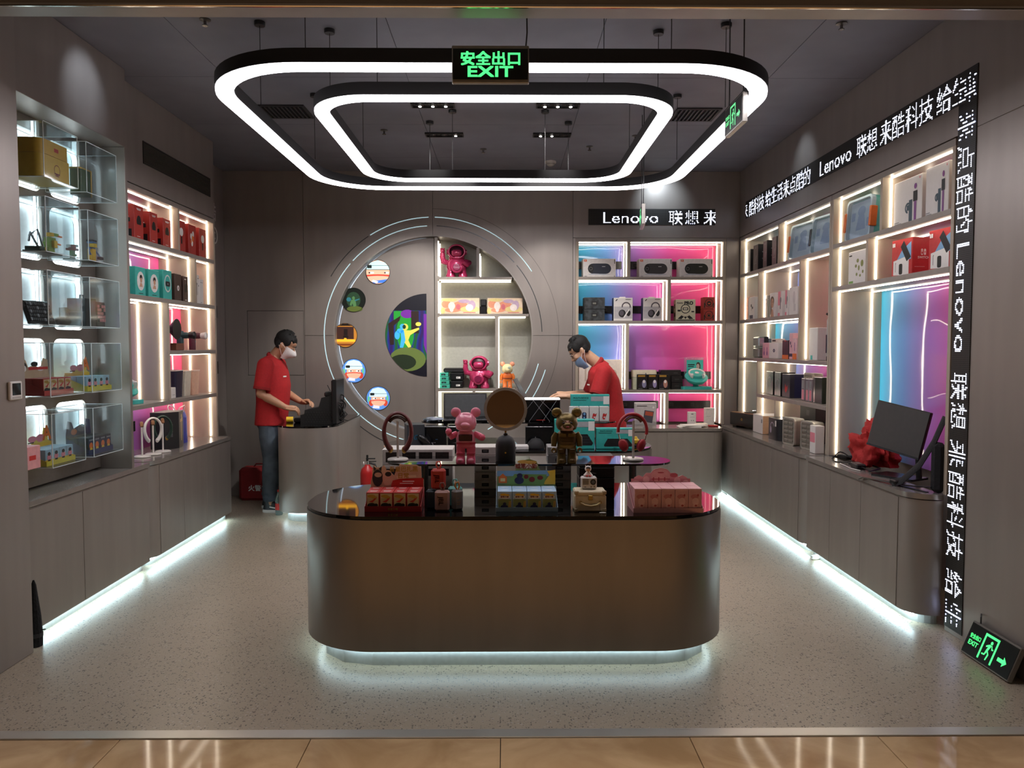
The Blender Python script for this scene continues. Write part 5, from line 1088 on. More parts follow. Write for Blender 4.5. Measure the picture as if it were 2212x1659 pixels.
for i, (a, b, z, h) in enumerate(((1428, 1450, 1.101, .20), (1451, 1476, 1.101, .068), (1451, 1476, 1.171, .068), (1449, 1472, 1.241, .06), (1427, 1448, 1.302, .001))):
    if h < .01: continue
    cb('black_carton', 'plain black carton, %s' % ('upright behind the coral mouse box', 'bottom of the small stack', 'middle of the small stack', 'top of the small stack')[i], 'box', a, b, z, h, .12, DK, [('caption', mat('3a3a3a', .5), 'F', [('r', .3, .7, .4, .55)])], Y=8.0)
massager_stand('teal stand with white neck massager in front of a poster on the back shelf', ((1505 - 1092) * 7.97 / 1650, 7.97, 1.101), 0, .95)
t = E('portrait_card', 'teal and clear portrait card standing behind the massager stand', 'card', ((1500 - 1092) * 8.05 / 1650, 8.05, 1.101))
O('clear_holder', MB().box(-.105, .10, -.004, .004, 0, .33), CLR, t); O('card', MB().box(-.08, .095, -.006, -.004, .12, .305), TEAL, t)
mb = MB(); shapes(mb, [('e', .72, .74, .12, .14), ('r', .62, .86, .5, .75)], .17, .185, -.0068); mb.v = [(p[0] + .005, p[1], p[2] + .12) for p in mb.v]; O('portrait_hair', mb, mat('3c2f2a', .5), t, fix=False)
mb = MB(); shapes(mb, [('e', .7, .62, .10, .16), ('p', [(.5, .02), (.98, .02), (.9, .3), (.65, .38)])], .17, .185, -.0074); mb.v = [(p[0] + .005, p[1], p[2] + .12) for p in mb.v]; O('portrait', mb, mat('b9a79d', .5), t, fix=False)
mb = MB(); shapes(mb, [('r', .08, .5, .7, .76), ('r', .08, .45, .6, .65), ('r', .08, .3, .45, .48)], .17, .185, -.0068); mb.v = [(p[0] + .005, p[1], p[2] + .12) for p in mb.v]; O('lettering', mb, PBLK, t, fix=False)
# back counter
cb('tablet_box', 'silver white box with a dark tablet picture on the back counter', 'box', 1374, 1420, .741, .225, .10, mat('c9c5c3', .45), [('grey_ground', mat('a9a6a4', .5), 'F', [('p', [(.0, .0), (1, .0), (1, .12), (.3, .3), (0, .2)])]), ('tablet_picture', mat('4a4a55', .5, var=0), 'F', [('p', [(.36, .16), (.80, .08), (.88, .62), (.44, .68)])]), ('tablet_screen', mat('b5543c', .5, var=0), 'F', [('p', [(.46, .45), (.82, .4), (.85, .58), (.48, .63)])]), ('title', PBLK, 'F', [('r', .08, .55, .85, .88)]), ('sparkle', PWHT, 'F', [('r', .6, .75, .84, .86), ('e', .85, .8, .05, .05)])], Y=7.83, yaw=-.05)
cb('white_box', 'slim white box with hang tab on the back counter', 'box', 1489, 1506, .741, .135, .05, WHT, [('slot', PBLK, 'F', [('rr', .35, .65, .82, .87, .02)]), ('earbud_picture', PGRY, 'F', [('e', .4, .35, .05, .05), ('e', .65, .35, .05, .05), ('r', .2, .8, .6, .62)])], Y=7.80)
cb('white_box', 'tall plain white box beside the bright strip on the back counter', 'box', 1525, 1546, .741, .175, .05, mat('efe6dc', .5), [('caption', PGRY, 'F', [('r', .15, .6, .5, .51), ('r', .15, .5, .9, .92)])], Y=7.82)
cb('small_box', 'low square white box on the back counter', 'box', 1508, 1532, .741, .032, .10, mat('efe3d3', .5), [('caption', PORG, 'F', [('r', .3, .6, .4, .5)])], Y=7.62)
cb('red_case', 'small flat red case at the end of the back counter', 'case', 1534, 1555, .741, .02, .05, mat('b32a30', .4), Y=7.60, b=.006)
for i in range(3):
    O('leaflet_pile', MB().box(-.11, .11, -.07, .07, 0, .008, .002), WHT, None, 'pile of white leaflets on the back counter, %s' % ('bottom', 'middle', 'top')[i], 'leaflets', None, (1.84 + .02 * i, 7.62, .741 + i * .0085), .1 * i)

# ================================================================== ROUND NICHE: screens and things on its shelves
def screen(label, x, z, r, arts, frame=True):
    t = E('round_screen', label, 'screen', (x, YB + .0985, z), 0, 'round screens on the niche panel')
    O('bezel', MB().ring(circ(0, 0, r + .004, n=36), circ(0, 0, r, n=36), -.006, 0, 'y'), BLK, t)
    dp = O('display', MB().prism(circ(0, 0, r, n=36), -.003, 0, 'y'), arts[0], t)
    for k, (nm, m_, L) in enumerate(arts[1]):
        mb = MB(); shapes(mb, L, 2 * r, 2 * r, -.0034 - .0004 * k); mb.v = [(p[0], p[1], p[2] - r) for p in mb.v]; O(nm, mb, m_, dp, fix=False)
def EM(h, s=.75): return mat(h, .4, es=s, var=0)
KID = (EM('5b8fd8'), [('hair', EM('c8452f'), [('e', .20, .30, .10, .14), ('e', .80, .30, .10, .14)]), ('face', EM('e2b193'), [('e', .5, .38, .31, .23), ('r', .2, .8, .38, .6)]), ('red_band', EM('d23a32'), [('p', [(.16, .40), (.35, .43), (.5, .435), (.65, .43), (.84, .40), (.84, .365), (.65, .395), (.5, .40), (.35, .395), (.16, .365)])]), ('eye_white', EM('f2f4f4'), [('e', .35, .49, .09, .035), ('e', .67, .49, .09, .035)]), ('pupil', EM('1c1e28'), [('e', .38, .49, .03, .03), ('e', .70, .49, .03, .03)]), ('cap', EM('cfe8ee'), [('p', [(.12, .56), (.88, .56), (.86, .74), (.74, .9), (.5, .96), (.26, .9), (.14, .74)])]), ('cap_line', EM('26333a'), [('p', [(.13, .70), (.87, .70), (.87, .685), (.13, .685)])]), ('cap_patch', EM('1a2222'), [('rr', .16, .34, .62, .73, .03)]), ('ear_pad', EM('63c08a'), [('rr', .06, .13, .35, .58, .03), ('rr', .86, .93, .38, .62, .03)]), ('scarf', EM('dfe0ee'), [('p', [(.25, .08), (.55, .06), (.55, .17), (.3, .2)])])])
KID2 = (EM('e2b193'), [('red_band', EM('d2412f'), [('p', [(.02, .38), (.3, .40), (.5, .405), (.7, .40), (.98, .38), (.98, .31), (.7, .335), (.5, .34), (.3, .335), (.02, .31)])]), ('eye_white', EM('f2f4f4'), [('e', .22, .47, .12, .035), ('e', .86, .47, .10, .035)]), ('pupil', EM('1c1e28'), [('e', .14, .47, .04, .03), ('e', .80, .47, .04, .03)]), ('cap', EM('bfe2e2'), [('p', [(.0, .60), (1.0, .60), (.94, .74), (.8, .9), (.5, 1.0), (.2, .9), (.06, .74)])]), ('cap_line', EM('22302f'), [('p', [(.03, .78), (.97, .78), (.97, .765), (.03, .765)]), ('p', [(0, .61), (1, .61), (1, .59), (0, .59)])]), ('cap_patch', EM('14201e'), [('rr', .05, .24, .66, .80, .03)]), ('scarf', EM('3f74cc'), [('p', [(.3, .02), (.75, .05), (.9, .2), (.6, .16), (.25, .12)])]), ('scarf_stripe', EM('dcdcec'), [('p', [(.22, .1), (.45, .02), (.52, .1), (.3, .17)])])])
DARKS = (EM('0b130d', .6), [('glow', EM('24402a', .6), [('e', .5, .5, .3, .34)]), ('ground_picture', EM('55622a', .6), [('e', .55, .12, .34, .12)]), ('figure', EM('4f7a4a', .6), [('e', .5, .58, .06, .07), ('p', [(.4, .5), (.58, .52), (.62, .25), (.5, .2), (.46, .36), (.4, .24), (.34, .3)])]), ('figure_arm', EM('2f6f7a', .6), [('e', .3, .52, .1, .09), ('p', [(.55, .5), (.75, .56), (.76, .52), (.57, .44)])])])
FIRE = (EM('b5772c', .7), [('dark_hall', EM('3a211b', .7), [('r', .14, .86, .34, .86)]), ('top_band', EM('15100e', .7), [('p', [(.2, .9), (.8, .9), (.6, .99), (.4, .99)])]), ('flame', EM('f0b02c', .9), [('r', .08, .92, .22, .32), ('p', [(.4, .22), (.5, .5), (.6, .22)])]), ('low_band', EM('7c3d16', .7), [('p', [(.15, .14), (.85, .14), (.75, .06), (.25, .06)])]), ('figure', EM('1a0f0e', .7), [('r', .44, .6, .5, .76), ('e', .52, .44, .12, .06)])])
for lab, x, z, art in (('topmost round screen on the niche showing a close cartoon face', -1.304, 2.308, KID2), ('second round screen from the top showing a dark green scene', -1.556, 2.024, DARKS), ('middle round screen showing a dark hall with golden light', -1.644, 1.663, FIRE),
                       ('fourth round screen showing a capped cartoon face beside the register monitor', -1.56, 1.299, KID), ('lowest round screen showing a capped cartoon face above the neckband stand', -1.312, 1.015, KID)):
    x2 = x * (YB + .098) / YB; screen(lab, x2, CC + (z - 1.55) * 1.0125 - .11, .122, art)
t = E('half_round_screen', 'big half round screen showing a colourful astronaut', 'screen', (-.82, YB + .0985, 1.665))
HR = .43
hdp = O('display', MB().prism(circ(0, 0, HR, n=40, a0=90, a1=270), -.003, 0, 'y'), EM('0a0a16', .6), t)
def clipc(pts): return [(min(0, p[0]), p[1]) if math.hypot(p[0], p[1]) <= HR else (p[0] * HR / math.hypot(*p), p[1] * HR / math.hypot(*p)) for p in pts]
def art(nm, m_, polys, k):
    mb = MB()
    for p in polys: mb.flat(clipc(p), -.0034 - .0004 * k)
    O(nm, mb, m_, hdp, fix=False)
def glowmat(c0, c1, c2, sc):
    m = bpy.data.materials.new('screen_glow'); m.use_nodes = True; nt = m.node_tree; b = nt.nodes['Principled BSDF']
    tc = nt.nodes.new('ShaderNodeTexCoord'); wv = nt.nodes.new('ShaderNodeTexWave'); wv.inputs['Scale'].default_value = sc; wv.inputs['Distortion'].default_value = 4
    r = nt.nodes.new('ShaderNodeValToRGB'); r.color_ramp.elements[0].color = lin(c0); r.color_ramp.elements[1].color = lin(c2); e = r.color_ramp.elements.new(.5); e.color = lin(c1)
    nt.links.new(tc.outputs['Object'], wv.inputs[0]); nt.links.new(wv.outputs['Fac'], r.inputs[0]); nt.links.new(r.outputs[0], b.inputs['Emission Color'])
    b.inputs['Emission Strength'].default_value = .8; b.inputs['Base Color'].default_value = (0, 0, 0, 1)
    return m
hs = lambda z: -math.sqrt(HR * HR - z * z)
bgp = [(0, -.255), (0, .255)] + [(hs(z), z) for z in (.255, .2, .1, 0, -.1, -.2, -.255)]
art('stripe_ground', glowmat('146a24', '1c30a0', '38146a', 3.0), [bgp], 0)
art('green_glow', EM('1f8f2e', .55), [circ(-.22, .03, .09, .2, n=18), [(hs(.25) + .01, .25), (-.25, .25), (-.27, .18), (-.34, .12)]], 1)
art('violet_glow', EM('6a2490', .55), [circ(-.2, .22, .07, .045, n=14), [(-.03, .22), (0, .22), (0, -.2), (-.03, -.1)]], 2)
art('hanging_lamp', EM('2a1a18', .4), [[(-.16, .25), (-.08, .25), (-.08, .02), (-.16, .02)], [(-.40, .12), (-.27, .2), (-.28, .15), (-.34, .1), (-.34, -.1), (-.38, -.1)]], 3)
art('moon_ground', EM('5a6a34', .6), [circ(-.2, -.25, .19, .125, n=24)], 4); art('moon_shade', EM('1c2818', .6), [circ(-.25, -.28, .14, .08, n=20)], 5)
art('astronaut_lit', EM('c9c050', .75), [circ(-.225, .085, .035, n=14), [(-.24, .05), (-.17, .05), (-.08, .08), (-.075, .06), (-.17, .0), (-.19, -.05), (-.16, -.12), (-.19, -.13), (-.25, -.05)], circ(-.085, .115, .03, .022, n=12)], 6)
art('astronaut_shaded', EM('3a9fd0', .7), [circ(-.25, .09, .028, n=14), [(-.27, .05), (-.235, .05), (-.22, -.05), (-.245, -.13), (-.28, -.13), (-.265, -.04)], circ(-.305, .0, .028, .045, n=14), circ(-.275, .045, .035, .025, n=12)], 7)
art('visor', EM('16351c', .6), [circ(-.232, .087, .018, .022, n=12)], 8)
PINKG = mat('c73a6a', .22, .25, coat=.6, var=.04); PINKD = mat('8e2750', .3, .2, coat=.4)
def astronaut(label, loc, s=1.0, rz=0.0):
    t = E('astronaut_statue', label, 'statue', loc, rz, 'pink astronaut statues')
    def o(nm, mb, m_=PINKG):
        mb.v = [(p[0] * s, p[1] * s, p[2] * s) for p in mb.v]; O(nm, mb, m_, t, smooth=50)
    o('body', MB().loft([(0, 0, .07, .09, .07), (0, 0, .10, .105, .08), (0, 0, .15, .105, .08), (0, 0, .185, .085, .07), (0, 0, .20, .06, .05)], 28, 2.4))
    for sx in (-1, 1):
        o('leg', MB().loft([(sx * .062, -.01, 0, .048, .062), (sx * .062, -.01, .02, .05, .064), (sx * .06, 0, .05, .042, .05), (sx * .055, 0, .10, .042, .05)], 18, 2.6))
        o('ear_disc', MB().tube([(sx * .088, .005, .265), (sx * .104, .005, .265)], .026, 16))
    o('helmet', MB().ball((0, .012, .265), (.098, .085, .082), 26, 16))
    o('visor_rim', MB().tube([(.082 * math.cos(a * PI / 12), -.062 - .010 * math.sin(a * PI / 24), .262 + .068 * math.sin(a * PI / 12)) for a in range(24)], .010, 8, closed=True), PINKG)
    o('visor_opening', MB().ball((0, -.050, .262), (.076, .036, .062), 22, 12), mat('3a0c1e', .4))
    o('face', MB().box(-.052, .052, -.108, -.055, .212, .280, .018)); o('collar', MB().lathe([(.066, .186), (.084, .196), (.084, .208), (.066, .218)], (0, 0, 0), 24))
    o('chest_disc', MB().tube([(0, -.07, .10), (0, -.105, .10), (0, -.112, .10)], [.060, .060, .050], 26)); o('chest_dial', MB().tube([(0, -.108, .10), (0, -.120, .10)], [.040, .034], 20), PINKD)
    o('raised_arm', MB().tube([(-.09, 0, .155), (-.135, -.01, .165), (-.148, -.012, .215), (-.145, -.015, .255)], [.03, .033, .028, .026], 14)); o('paw', MB().box(-.17, -.122, -.04, .015, .25, .298, .014))
    for i in range(3): o('paw_toe', MB().ball((-.162 + .016 * i, -.035, .292), (.009, .012, .012), 8, 6))
    o('bent_arm', MB().tube([(.085, 0, .165), (.125, -.02, .15), (.11, -.06, .13), (.06, -.085, .155)], [.03, .032, .027, .022], 14))
    o('backpack', MB().box(-.075, .075, .05, .11, .11, .22, .02))
    return t
astronaut('pink astronaut statue with raised arm on the top shelf of the niche', (-.507, 8.0, 2.262), 1.0, .05); astronaut('pink astronaut statue with raised arm beside the teal boxes on the lower niche shelf', (-.275, 8.0, 1.114), .98, -.08)
for i, (a, b) in enumerate(((953, 1036), (1053, 1129))):
    P = [('warm_cloud', mat('e89a78', .5), 'F', [('e', .14, .62, .12, .25), ('e', .5, .5, .2, .3), ('e', .3, .25, .2, .15)]), ('yellow_cloud', mat('e6d28a', .5), 'F', [('e', .22, .88, .2, .1), ('e', .75, .3, .25, .2), ('e', .05, .2, .06, .2)]), ('violet_cloud', mat('c5a8c0', .5), 'F', [('e', .8, .55, .1, .3), ('e', .6, .8, .15, .12)]), ('pale_shape', mat('f3e6de', .5), 'F', [('e', .28, .5, .09, .25), ('e', .74, .4, .1, .22), ('e', .28, .28, .05, .16)]), ('rose_shape', mat('d8707a', .5), 'F', [('e', .45, .45, .06, .18), ('r', .58, .9, .08, .12)])]
    cb('art_box', 'long pastel watercolour patterned box, %s' % ('at the upright', 'under the niche curve')[i], 'box', a, b, 1.884, .165, .12, mat('e6cdb0', .5), P, Y=7.95)
t = E('speaker_pair', 'small black two-part speaker between the pastel boxes', 'speaker', ((1044.5 - 1092) * 8.0 / 1650, 8.02, 1.884))
O('lower_case', MB().box(-.034, .034, -.03, .05, 0, .085, .006), BLKS, t); O('upper_case', MB().box(-.03, .032, -.03, .05, .088, .155, .006), BLK, t); O('grille_disc', MB().tube([(0, -.03, .12), (0, -.033, .12)], .02, 14), DK, t)
for i in range(4):
    cb('teal_box', 'teal flat box with black pull tab, %s of the teal stack' % ('lowest', 'second', 'third', 'topmost')[i], 'box', 947 + (3 - i) % 2, 971 - i, 1.113 + i * .041, .039, .16, mat('46b69c', .45), [('pull_tab', PBLK, 'F', [('rr', .3, .72, .3, .75, .02)]), ('tab_line', PTEA, 'F', [('r', .4, .62, .4, .5)])], group='teal tab boxes', Y=7.92)
for i in range(3):
    h = (.075, .085, .045)[i]; z = (1.113, 1.19, 1.277)[i]
    cb('black_case', 'black case behind the teal stack, %s' % ('lower with white label', 'middle with white label', 'long flat one on top')[i], 'case', (972, 972, 958)[i], (1001, 1002, 1005)[i], z, h, .14, mat('17181a', .35), [('white_label', PWHT, 'F', [('r', .45, .75, .25, .5)]), ('label_code', PBLK, 'F', [('r', .5, .55, .3, .45), ('r', .6, .62, .3, .45)])] if i < 2 else [('seam', PGRY, 'F', [('r', .05, .95, .3, .34)])], b=.012, Y=8.0)
def bear(label, loc, rz, h, ms, arms='down', group='toy bear figures'):
    # generic block-limbed toy bear; ms = body, limb, head, ear materials
    t = E('toy_bear', label, 'toy bear', loc, rz, group); k = h / .28
    def o(nm, mb, m_):
        mb.v = [(p[0] * k, p[1] * k, p[2] * k) for p in mb.v]; O(nm, mb, m_, t, smooth=45)
    for s in (-1, 1):
        o('leg', MB().loft([(s * .027, -.006, 0, .024, .034), (s * .027, -.006, .012, .025, .035), (s * .027, 0, .03, .022, .024), (s * .027, 0, .085, .024, .026)], 16, 3.2), ms[1])
        o('foot_cap', MB().ball((s * .027, -.03, .013), (.018, .012, .012), 12, 8), ms[0])
        o('ear', MB().ball((s * .052, .0, .262), (.027, .014, .026), 16, 10), ms[3])
        if arms == 'down':
            o('arm', MB().tube([(s * .05, 0, .155), (s * .064, -.002, .13), (s * .068, -.008, .085)], [.016, .018, .014], 12), ms[1]); o('hand', MB().ring(circ(s * .068, .066, .014, n=12), circ(s * .068, .062, .006, n=12), -.02, .006, 'y'), ms[1])
        else:
            o('arm', MB().tube([(s * .048, 0, .15), (s * .075, -.02, .138), (s * .085, -.035, .155 if s < 0 else .13)], [.016, .018, .015], 12), ms[1]); o('hand', MB().ball((s * .087, -.04, .165 if s < 0 else .135), (.017, .017, .018), 12, 8), ms[1])
    o('hips', MB().loft([(0, 0, .075, .044, .026), (0, 0, .09, .05, .031), (0, 0, .10, .049, .03)], 20, 2.8), ms[1])
    o('torso', MB().loft([(0, 0, .10, .049, .031), (0, 0, .13, .052, .034), (0, 0, .158, .046, .03), (0, 0, .168, .03, .024)], 22, 2.6), ms[0])
    o('head', MB().loft([(0, 0, .168, .035, .035), (0, -.003, .178, .050, .048), (0, -.004, .205, .058, .056), (0, 0, .235, .052, .05), (0, 0, .256, .034, .034), (0, 0, .262, .015, .015)], 26, 2.2), ms[2])
    o('muzzle', MB().ball((0, -.052, .198), (.026, .017, .018), 16, 10), ms[2])
    return t, k
ORB = mat('e0752c', .35); 
tb, k = bear('small orange toy bear figure with a pale face on the niche shelf', ((1096 - 1092) * 7.98 / 1650 + .0, 7.97, 1.113), 0, .27, (mat('d86a2a', .4), ORB, mat('e6d9a6', .4), mat('e79a7a', .4)))
O('visor_print', MB().ball((.02, -.054, .215), (.016, .006, .014), 10, 8), mat('b9c8b4', .4), tb); O('belt', MB().loft([(0, 0, .098, .052, .034), (0, 0, .108, .052, .034)], 20, 2.6), mat('7a3a22', .5), tb)

# ================================================================== NEARER ISLAND: goods on the glass
TOP = .7405
RCARD = [(-.5, 0), (.5, 0), (.5, .62), (.46, .66), (.45, .92), (.36, .98), (.05, 1.0), (-.02, .85), (-.06, .72), (-.14, .82), (-.2, .78), (-.21, .9), (-.25, .98), (-.29, .92), (-.40, .92), (-.44, .98), (-.47, .86), (-.47, .7), (-.5, .6)]
blind_display('red blind box display with a shaped cartoon card at the island end', 'red', (-.552, 3.79, TOP), 0, 4, .066, .075, .092, mat('a8262a', .5), mat('b8302c', .45), dict(ART_R, card=mat('d6b79a', .5)), .21, RCARD,
              [('red_ground', PRED, [('p', [(.38, .02), (.99, .02), (.99, .42), (.55, .38), (.40, .3)])]), ('dark_pet_shape', mat('2b2c30', .5), [('e', .13, .42, .10, .36), ('p', [(.06, .7), (.05, .92), (.11, .8)]), ('p', [(.2, .7), (.21, .92), (.15, .8)])]), ('pale_pet_shape', mat('d9b89e', .5), [('e', .32, .42, .10, .34), ('e', .14, .55, .07, .10)]), ('dark_muzzle', PBLK, [('e', .33, .58, .06, .10)]), ('cream_paper', mat('e3cfae', .5), [('p', [(.48, .5), (.85, .56), (.86, .44), (.5, .38)])]), ('title', PGLD, [('t', '吾皇巴扎黑', .62, .80, .13, .02), ('t', '日常', .62, .52, .13, .02)]), ('small_lettering', PWHT, [('r', .6, .82, .26, .30), ('r', .55, .8, .18, .21)])], 'blind boxes in the red display', 'in the red display on the island', title='吾皇万睡')
BCARD = [(-.5, 0), (.5, 0), (.5, .62), (.3, .68), (.22, .80), (.18, .95), (.05, 1.0), (-.08, .96), (-.16, .82), (-.2, .72), (-.4, .68), (-.5, .6)]
ART_B = {'card': mat('7f9a5f', .5), 'box': [('picture_ground', mat('8a9a62', .5), 'F', [('r', .05, .95, .06, .6)]), ('sand_path', mat('c9a650', .5), 'F', [('p', [(.7, .06), (.95, .06), (.95, .5), (.8, .5)])]), ('cloud', PWHT, 'F', [('e', .5, .72, .38, .10)]), ('title_cloud', PYEL, 'F', [('e', .42, .84, .24, .06), ('e', .68, .82, .16, .05)]), ('title', PDRED, 'F', [('t', '蜡笔小新', .5, .725, .10, .02)]), ('figure_shape', PNAVY, 'F', [('e', .48, .2, .26, .12), ('e', .5, .36, .12, .08)]), ('top_print', mat('d9e4ee', .5), 'T', [('e', .5, .5, .3, .14)])]}
blind_display('pale blue blind box display with a landscape card in the middle of the island', 'pale blue', (.105, 3.79, TOP), 0, 4, .073, .075, .096, mat('8fa9b5', .5), mat('a9c8e4', .45), ART_B, .235, BCARD,
              [('sky_band', PBLU, [('p', [(.0, .36), (1, .36), (1, .58), (.0, .56)])]), ('yellow_hill', PYEL, [('p', [(.78, .05), (1, .05), (1, .6), (.86, .55), (.9, .4)])]), ('green_hill', PGRN, [('p', [(.15, .0), (.8, .0), (.85, .42), (.3, .44)])]), ('orange_house', PORG, [('p', [(.03, .1), (.17, .1), (.17, .32), (.10, .46), (.03, .32)])]), ('house_window', mat('f2e2a0', .5), [('r', .06, .14, .16, .28)]), ('cloud', PWHT, [('e', .5, .76, .2, .10)]), ('title_cloud', mat('d9b05a', .5), [('e', .45, .9, .1, .07), ('e', .58, .88, .1, .07)]), ('title', PDRED, [('t', '蜡笔小新', .5, .74, .11, .03)]), ('round_shapes', PNAVY, [('e', .38, .2, .08, .14), ('e', .39, .38, .05, .09)]), ('small_shapes', PDRED, [('e', .6, .24, .05, .10), ('e', .74, .3, .05, .08), ('e', .5, .34, .04, .08)])], 'blind boxes in the pale blue display', 'in the pale blue display on the island', tray_lip=.22)
PCARD = [(-.47, 0), (.47, 0), (.47, .62), (.42, .62), (.4, .74), (.33, .8), (.27, .75), (.22, .86), (.15, .86), (.10, .96), (0, 1.0), (-.10, .96), (-.15, .86), (-.22, .86), (-.27, .75), (-.33, .8), (-.4, .74), (-.42, .62), (-.47, .62)]
PK1, PK2, PK3 = mat('c97a7c', .5), mat('d89a98', .5), mat('eab9b6', .5)
ART_P = {'card': PK2, 'box': [('picture_ground', mat('d99f9c', .5), 'F', [('r', .05, .95, .22, .9)]), ('rose_blob', PK1, 'F', [('e', .45, .66, .3, .1)]), ('pale_blob', PK3, 'F', [('e', .52, .45, .26, .16), ('e', .5, .26, .2, .1)]), ('red_spot', mat('b5484c', .5), 'F', [('e', .7, .72, .07, .05), ('e', .55, .28, .1, .04)])]}
blind_display('pale pink blind box display with a scalloped card at the island end', 'pale pink', (.792, 3.77, TOP), 0, 5, .066, .09, .115, mat('d9a2a2', .5), mat('dfa9aa', .45), ART_P, .19, PCARD,
              [('side_ground', mat('d08a8c', .5), [('r', .05, .95, .02, .5)]), ('arch_shape', mat('e0a49c', .5), [('e', .5, .62, .14, .32)]), ('rose_blob', mat('b8565a', .5), [('e', .7, .66, .06, .1), ('e', .28, .22, .05, .07), ('e', .4, .25, .03, .06), ('e', .62, .25, .04, .06)]), ('pale_blob', PK3, [('e', .28, .45, .05, .16), ('e', .75, .4, .05, .18), ('e', .12, .3, .06, .12), ('e', .88, .3, .05, .14)]), ('ornament', mat('b5484c', .5), [('r', .36, .64, .46, .50), ('r', .38, .40, .40, .56), ('r', .46, .48, .40, .56), ('r', .55, .57, .40, .56), ('e', .5, .78, .05, .03)])], 'blind boxes in the pale pink display', 'in the pale pink display on the island', tray_lip=.2)
# small portable speakers
def speaker(label, x, y, z, m_, strap, w_=.072, h_=.10, d_=.045, rz=0, loop=True, logo=None):
    t = E('portable_speaker', label, 'speaker', (x, y, z), rz, 'small portable speakers on the island')
    O('body', MB().box(-w_ / 2, w_ / 2, -d_ / 2, d_ / 2, 0, h_, .009), m_, t, smooth=20)
    mb = MB(); shapes(mb, [('r', .28, .36, .60, .62), ('r', .4, .48, .60, .62), ('r', .25, .65, .40, .42), ('r', .25, .6, .30, .32)] if not logo else [('tv', logo, .38, .52, .42), ('tv', logo, .38, .52, .40)], w_, h_, -d_ / 2 - .0006); O('raised_mark', mb, strap, t, fix=False)
    if loop: O('strap_loop', MB().tube([(.0, 0, h_ - .002), (-.012, 0, h_ + .02), (-.008, 0, h_ + .035), (.006, 0, h_ + .037), (.012, 0, h_ + .02), (.006, 0, h_ - .002)], .0042, 7), strap, t, smooth=60)
    return t
speaker('black portable speaker under the red one, register side', -.372, 3.79, TOP, mat('1d2733', .6), DK, .05, .095, loop=False)
speaker('dusty pink portable speaker in front of the cluster', -.312, 3.74, TOP, mat('a07b74', .6), mat('7a5650', .6), logo='JBL')
speaker('grey portable speaker with orange strap beside the pink one', -.240, 3.76, TOP, mat('6f6a68', .6), mat('b5793f', .6), .05, .10, rz=.5)
speaker('teal portable speaker at the back of the cluster', -.255, 3.84, TOP, mat('5d9d97', .6), mat('69ada5', .6), .07, .10)
speaker('red portable speaker lying on top of the cluster', -.335, 3.79, TOP + .1005, mat('b03328', .6), mat('d2564c', .6), .072, .098, logo='JBL')
# vintage case, radio, little doll
t = E('vintage_case', 'cream vintage case with brass clasp and handle on the island', 'case', (.415, 3.755, TOP))
O('case_body', MB().box(-.078, .078, -.055, .055, 0, .080, .006), mat('d3c4a4', .5), t, smooth=20); O('case_lid', MB().box(-.078, .078, -.055, .055, .0806, .102, .006), mat('d9cbae', .5), t, smooth=20)
BRS = mat('b59a55', .25, .9)
O('clasp', MB().box(-.011, .011, -.061, -.055, .058, .082, .002), BRS, t)
for sx in (-1, 1):
    for z in (.008, .094): O('corner_cap', MB().box(sx * .068 - .011, sx * .068 + .011, -.0565, -.045, z - .01, z + .01, .004), mat('b3a17f', .4), t)
    O('handle_ring', MB().ring(circ(sx * .048, .048, .007, n=12), circ(sx * .048, .048, .004, n=12), -.061, -.056, 'y'), BRS, t)
O('handle', MB().tube([(-.048, -.062, .046), (-.03, -.066, .036), (0, -.068, .031), (.03, -.066, .036), (.048, -.062, .046)], .0042, 8), mat('d8c48f', .4), t, smooth=60)
O('paper_tag', MB().prism(circ(.058, -.075, .017, .011, n=18), .0, .0015), WHT, t); O('tag_string', MB().tube([(.046, -.062, .042), (.044, -.066, .015), (.05, -.072, .002)], .0008, 4), BLK, t)
t = E('retro_radio', 'small white retro radio with dial standing on the cream case', 'radio', (.412, 3.76, TOP + .1025))
O('shell', MB().box(-.039, .039, -.024, .024, .004, .062, .006), mat('d2ccc8', .35), t, smooth=20); O('stand', MB().box(-.03, .03, -.018, .018, 0, .004), PGRY, t)
for i in range(5): O('grille_slot', MB().box(-.031, -.002, -.0252, -.024, .050 - i * .006, .0525 - i * .006), BLK, t)
dl = O('dial', MB().tube([(.020, -.024, .038), (.020, -.027, .038)], .014, 22), BLKS, t); O('dial_face', MB().tube([(.020, -.027, .038), (.020, -.0282, .038)], .009, 18), mat('5a6068', .3), dl)
for x in (.010, .026): O('knob', MB().tube([(x, -.024, .015), (x, -.028, .015)], .0035, 10), CHROME, t)
O('badge', MB().box(-.024, -.014, -.0248, -.024, .012, .015), PBLK, t)
t = E('doll_figure', 'tiny doll in a white hood sitting on the retro radio', 'figure', (.410, 3.765, TOP + .1645))
O('body', MB().loft([(0, 0, 0, .022, .016), (0, 0, .006, .024, .017), (0, 0, .022, .010, .010), (0, 0, .026, .007, .007)], 16), mat('e8dcd6', .5), t, smooth=40); O('hood', MB().ball((0, .003, .037), (.0165, .0145, .0155), 16, 10), mat('efe8e2', .5), t, smooth=40)
O('face', MB().ball((0, -.006, .036), (.011, .0095, .011), 14, 8), PSKN, t, smooth=40); O('hair', MB().ball((0, -.0055, .041), (.0118, .0095, .0085), 12, 8), mat('3a241e', .5), t)
for sx in (-1, 1):
    O('ear', MB().tube([(sx * .011, .002, .047), (sx * .013, .002, .055)], [.004, .0015], 8), mat('e2cfc8', .5), t); O('shoe', MB().ball((sx * .008, -.018, .005), (.0055, .008, .005), 10, 6), PRED, t); O('eye', MB().ball((sx * .0045, -.0148, .036), .0016, 6, 4), PBLK, t)
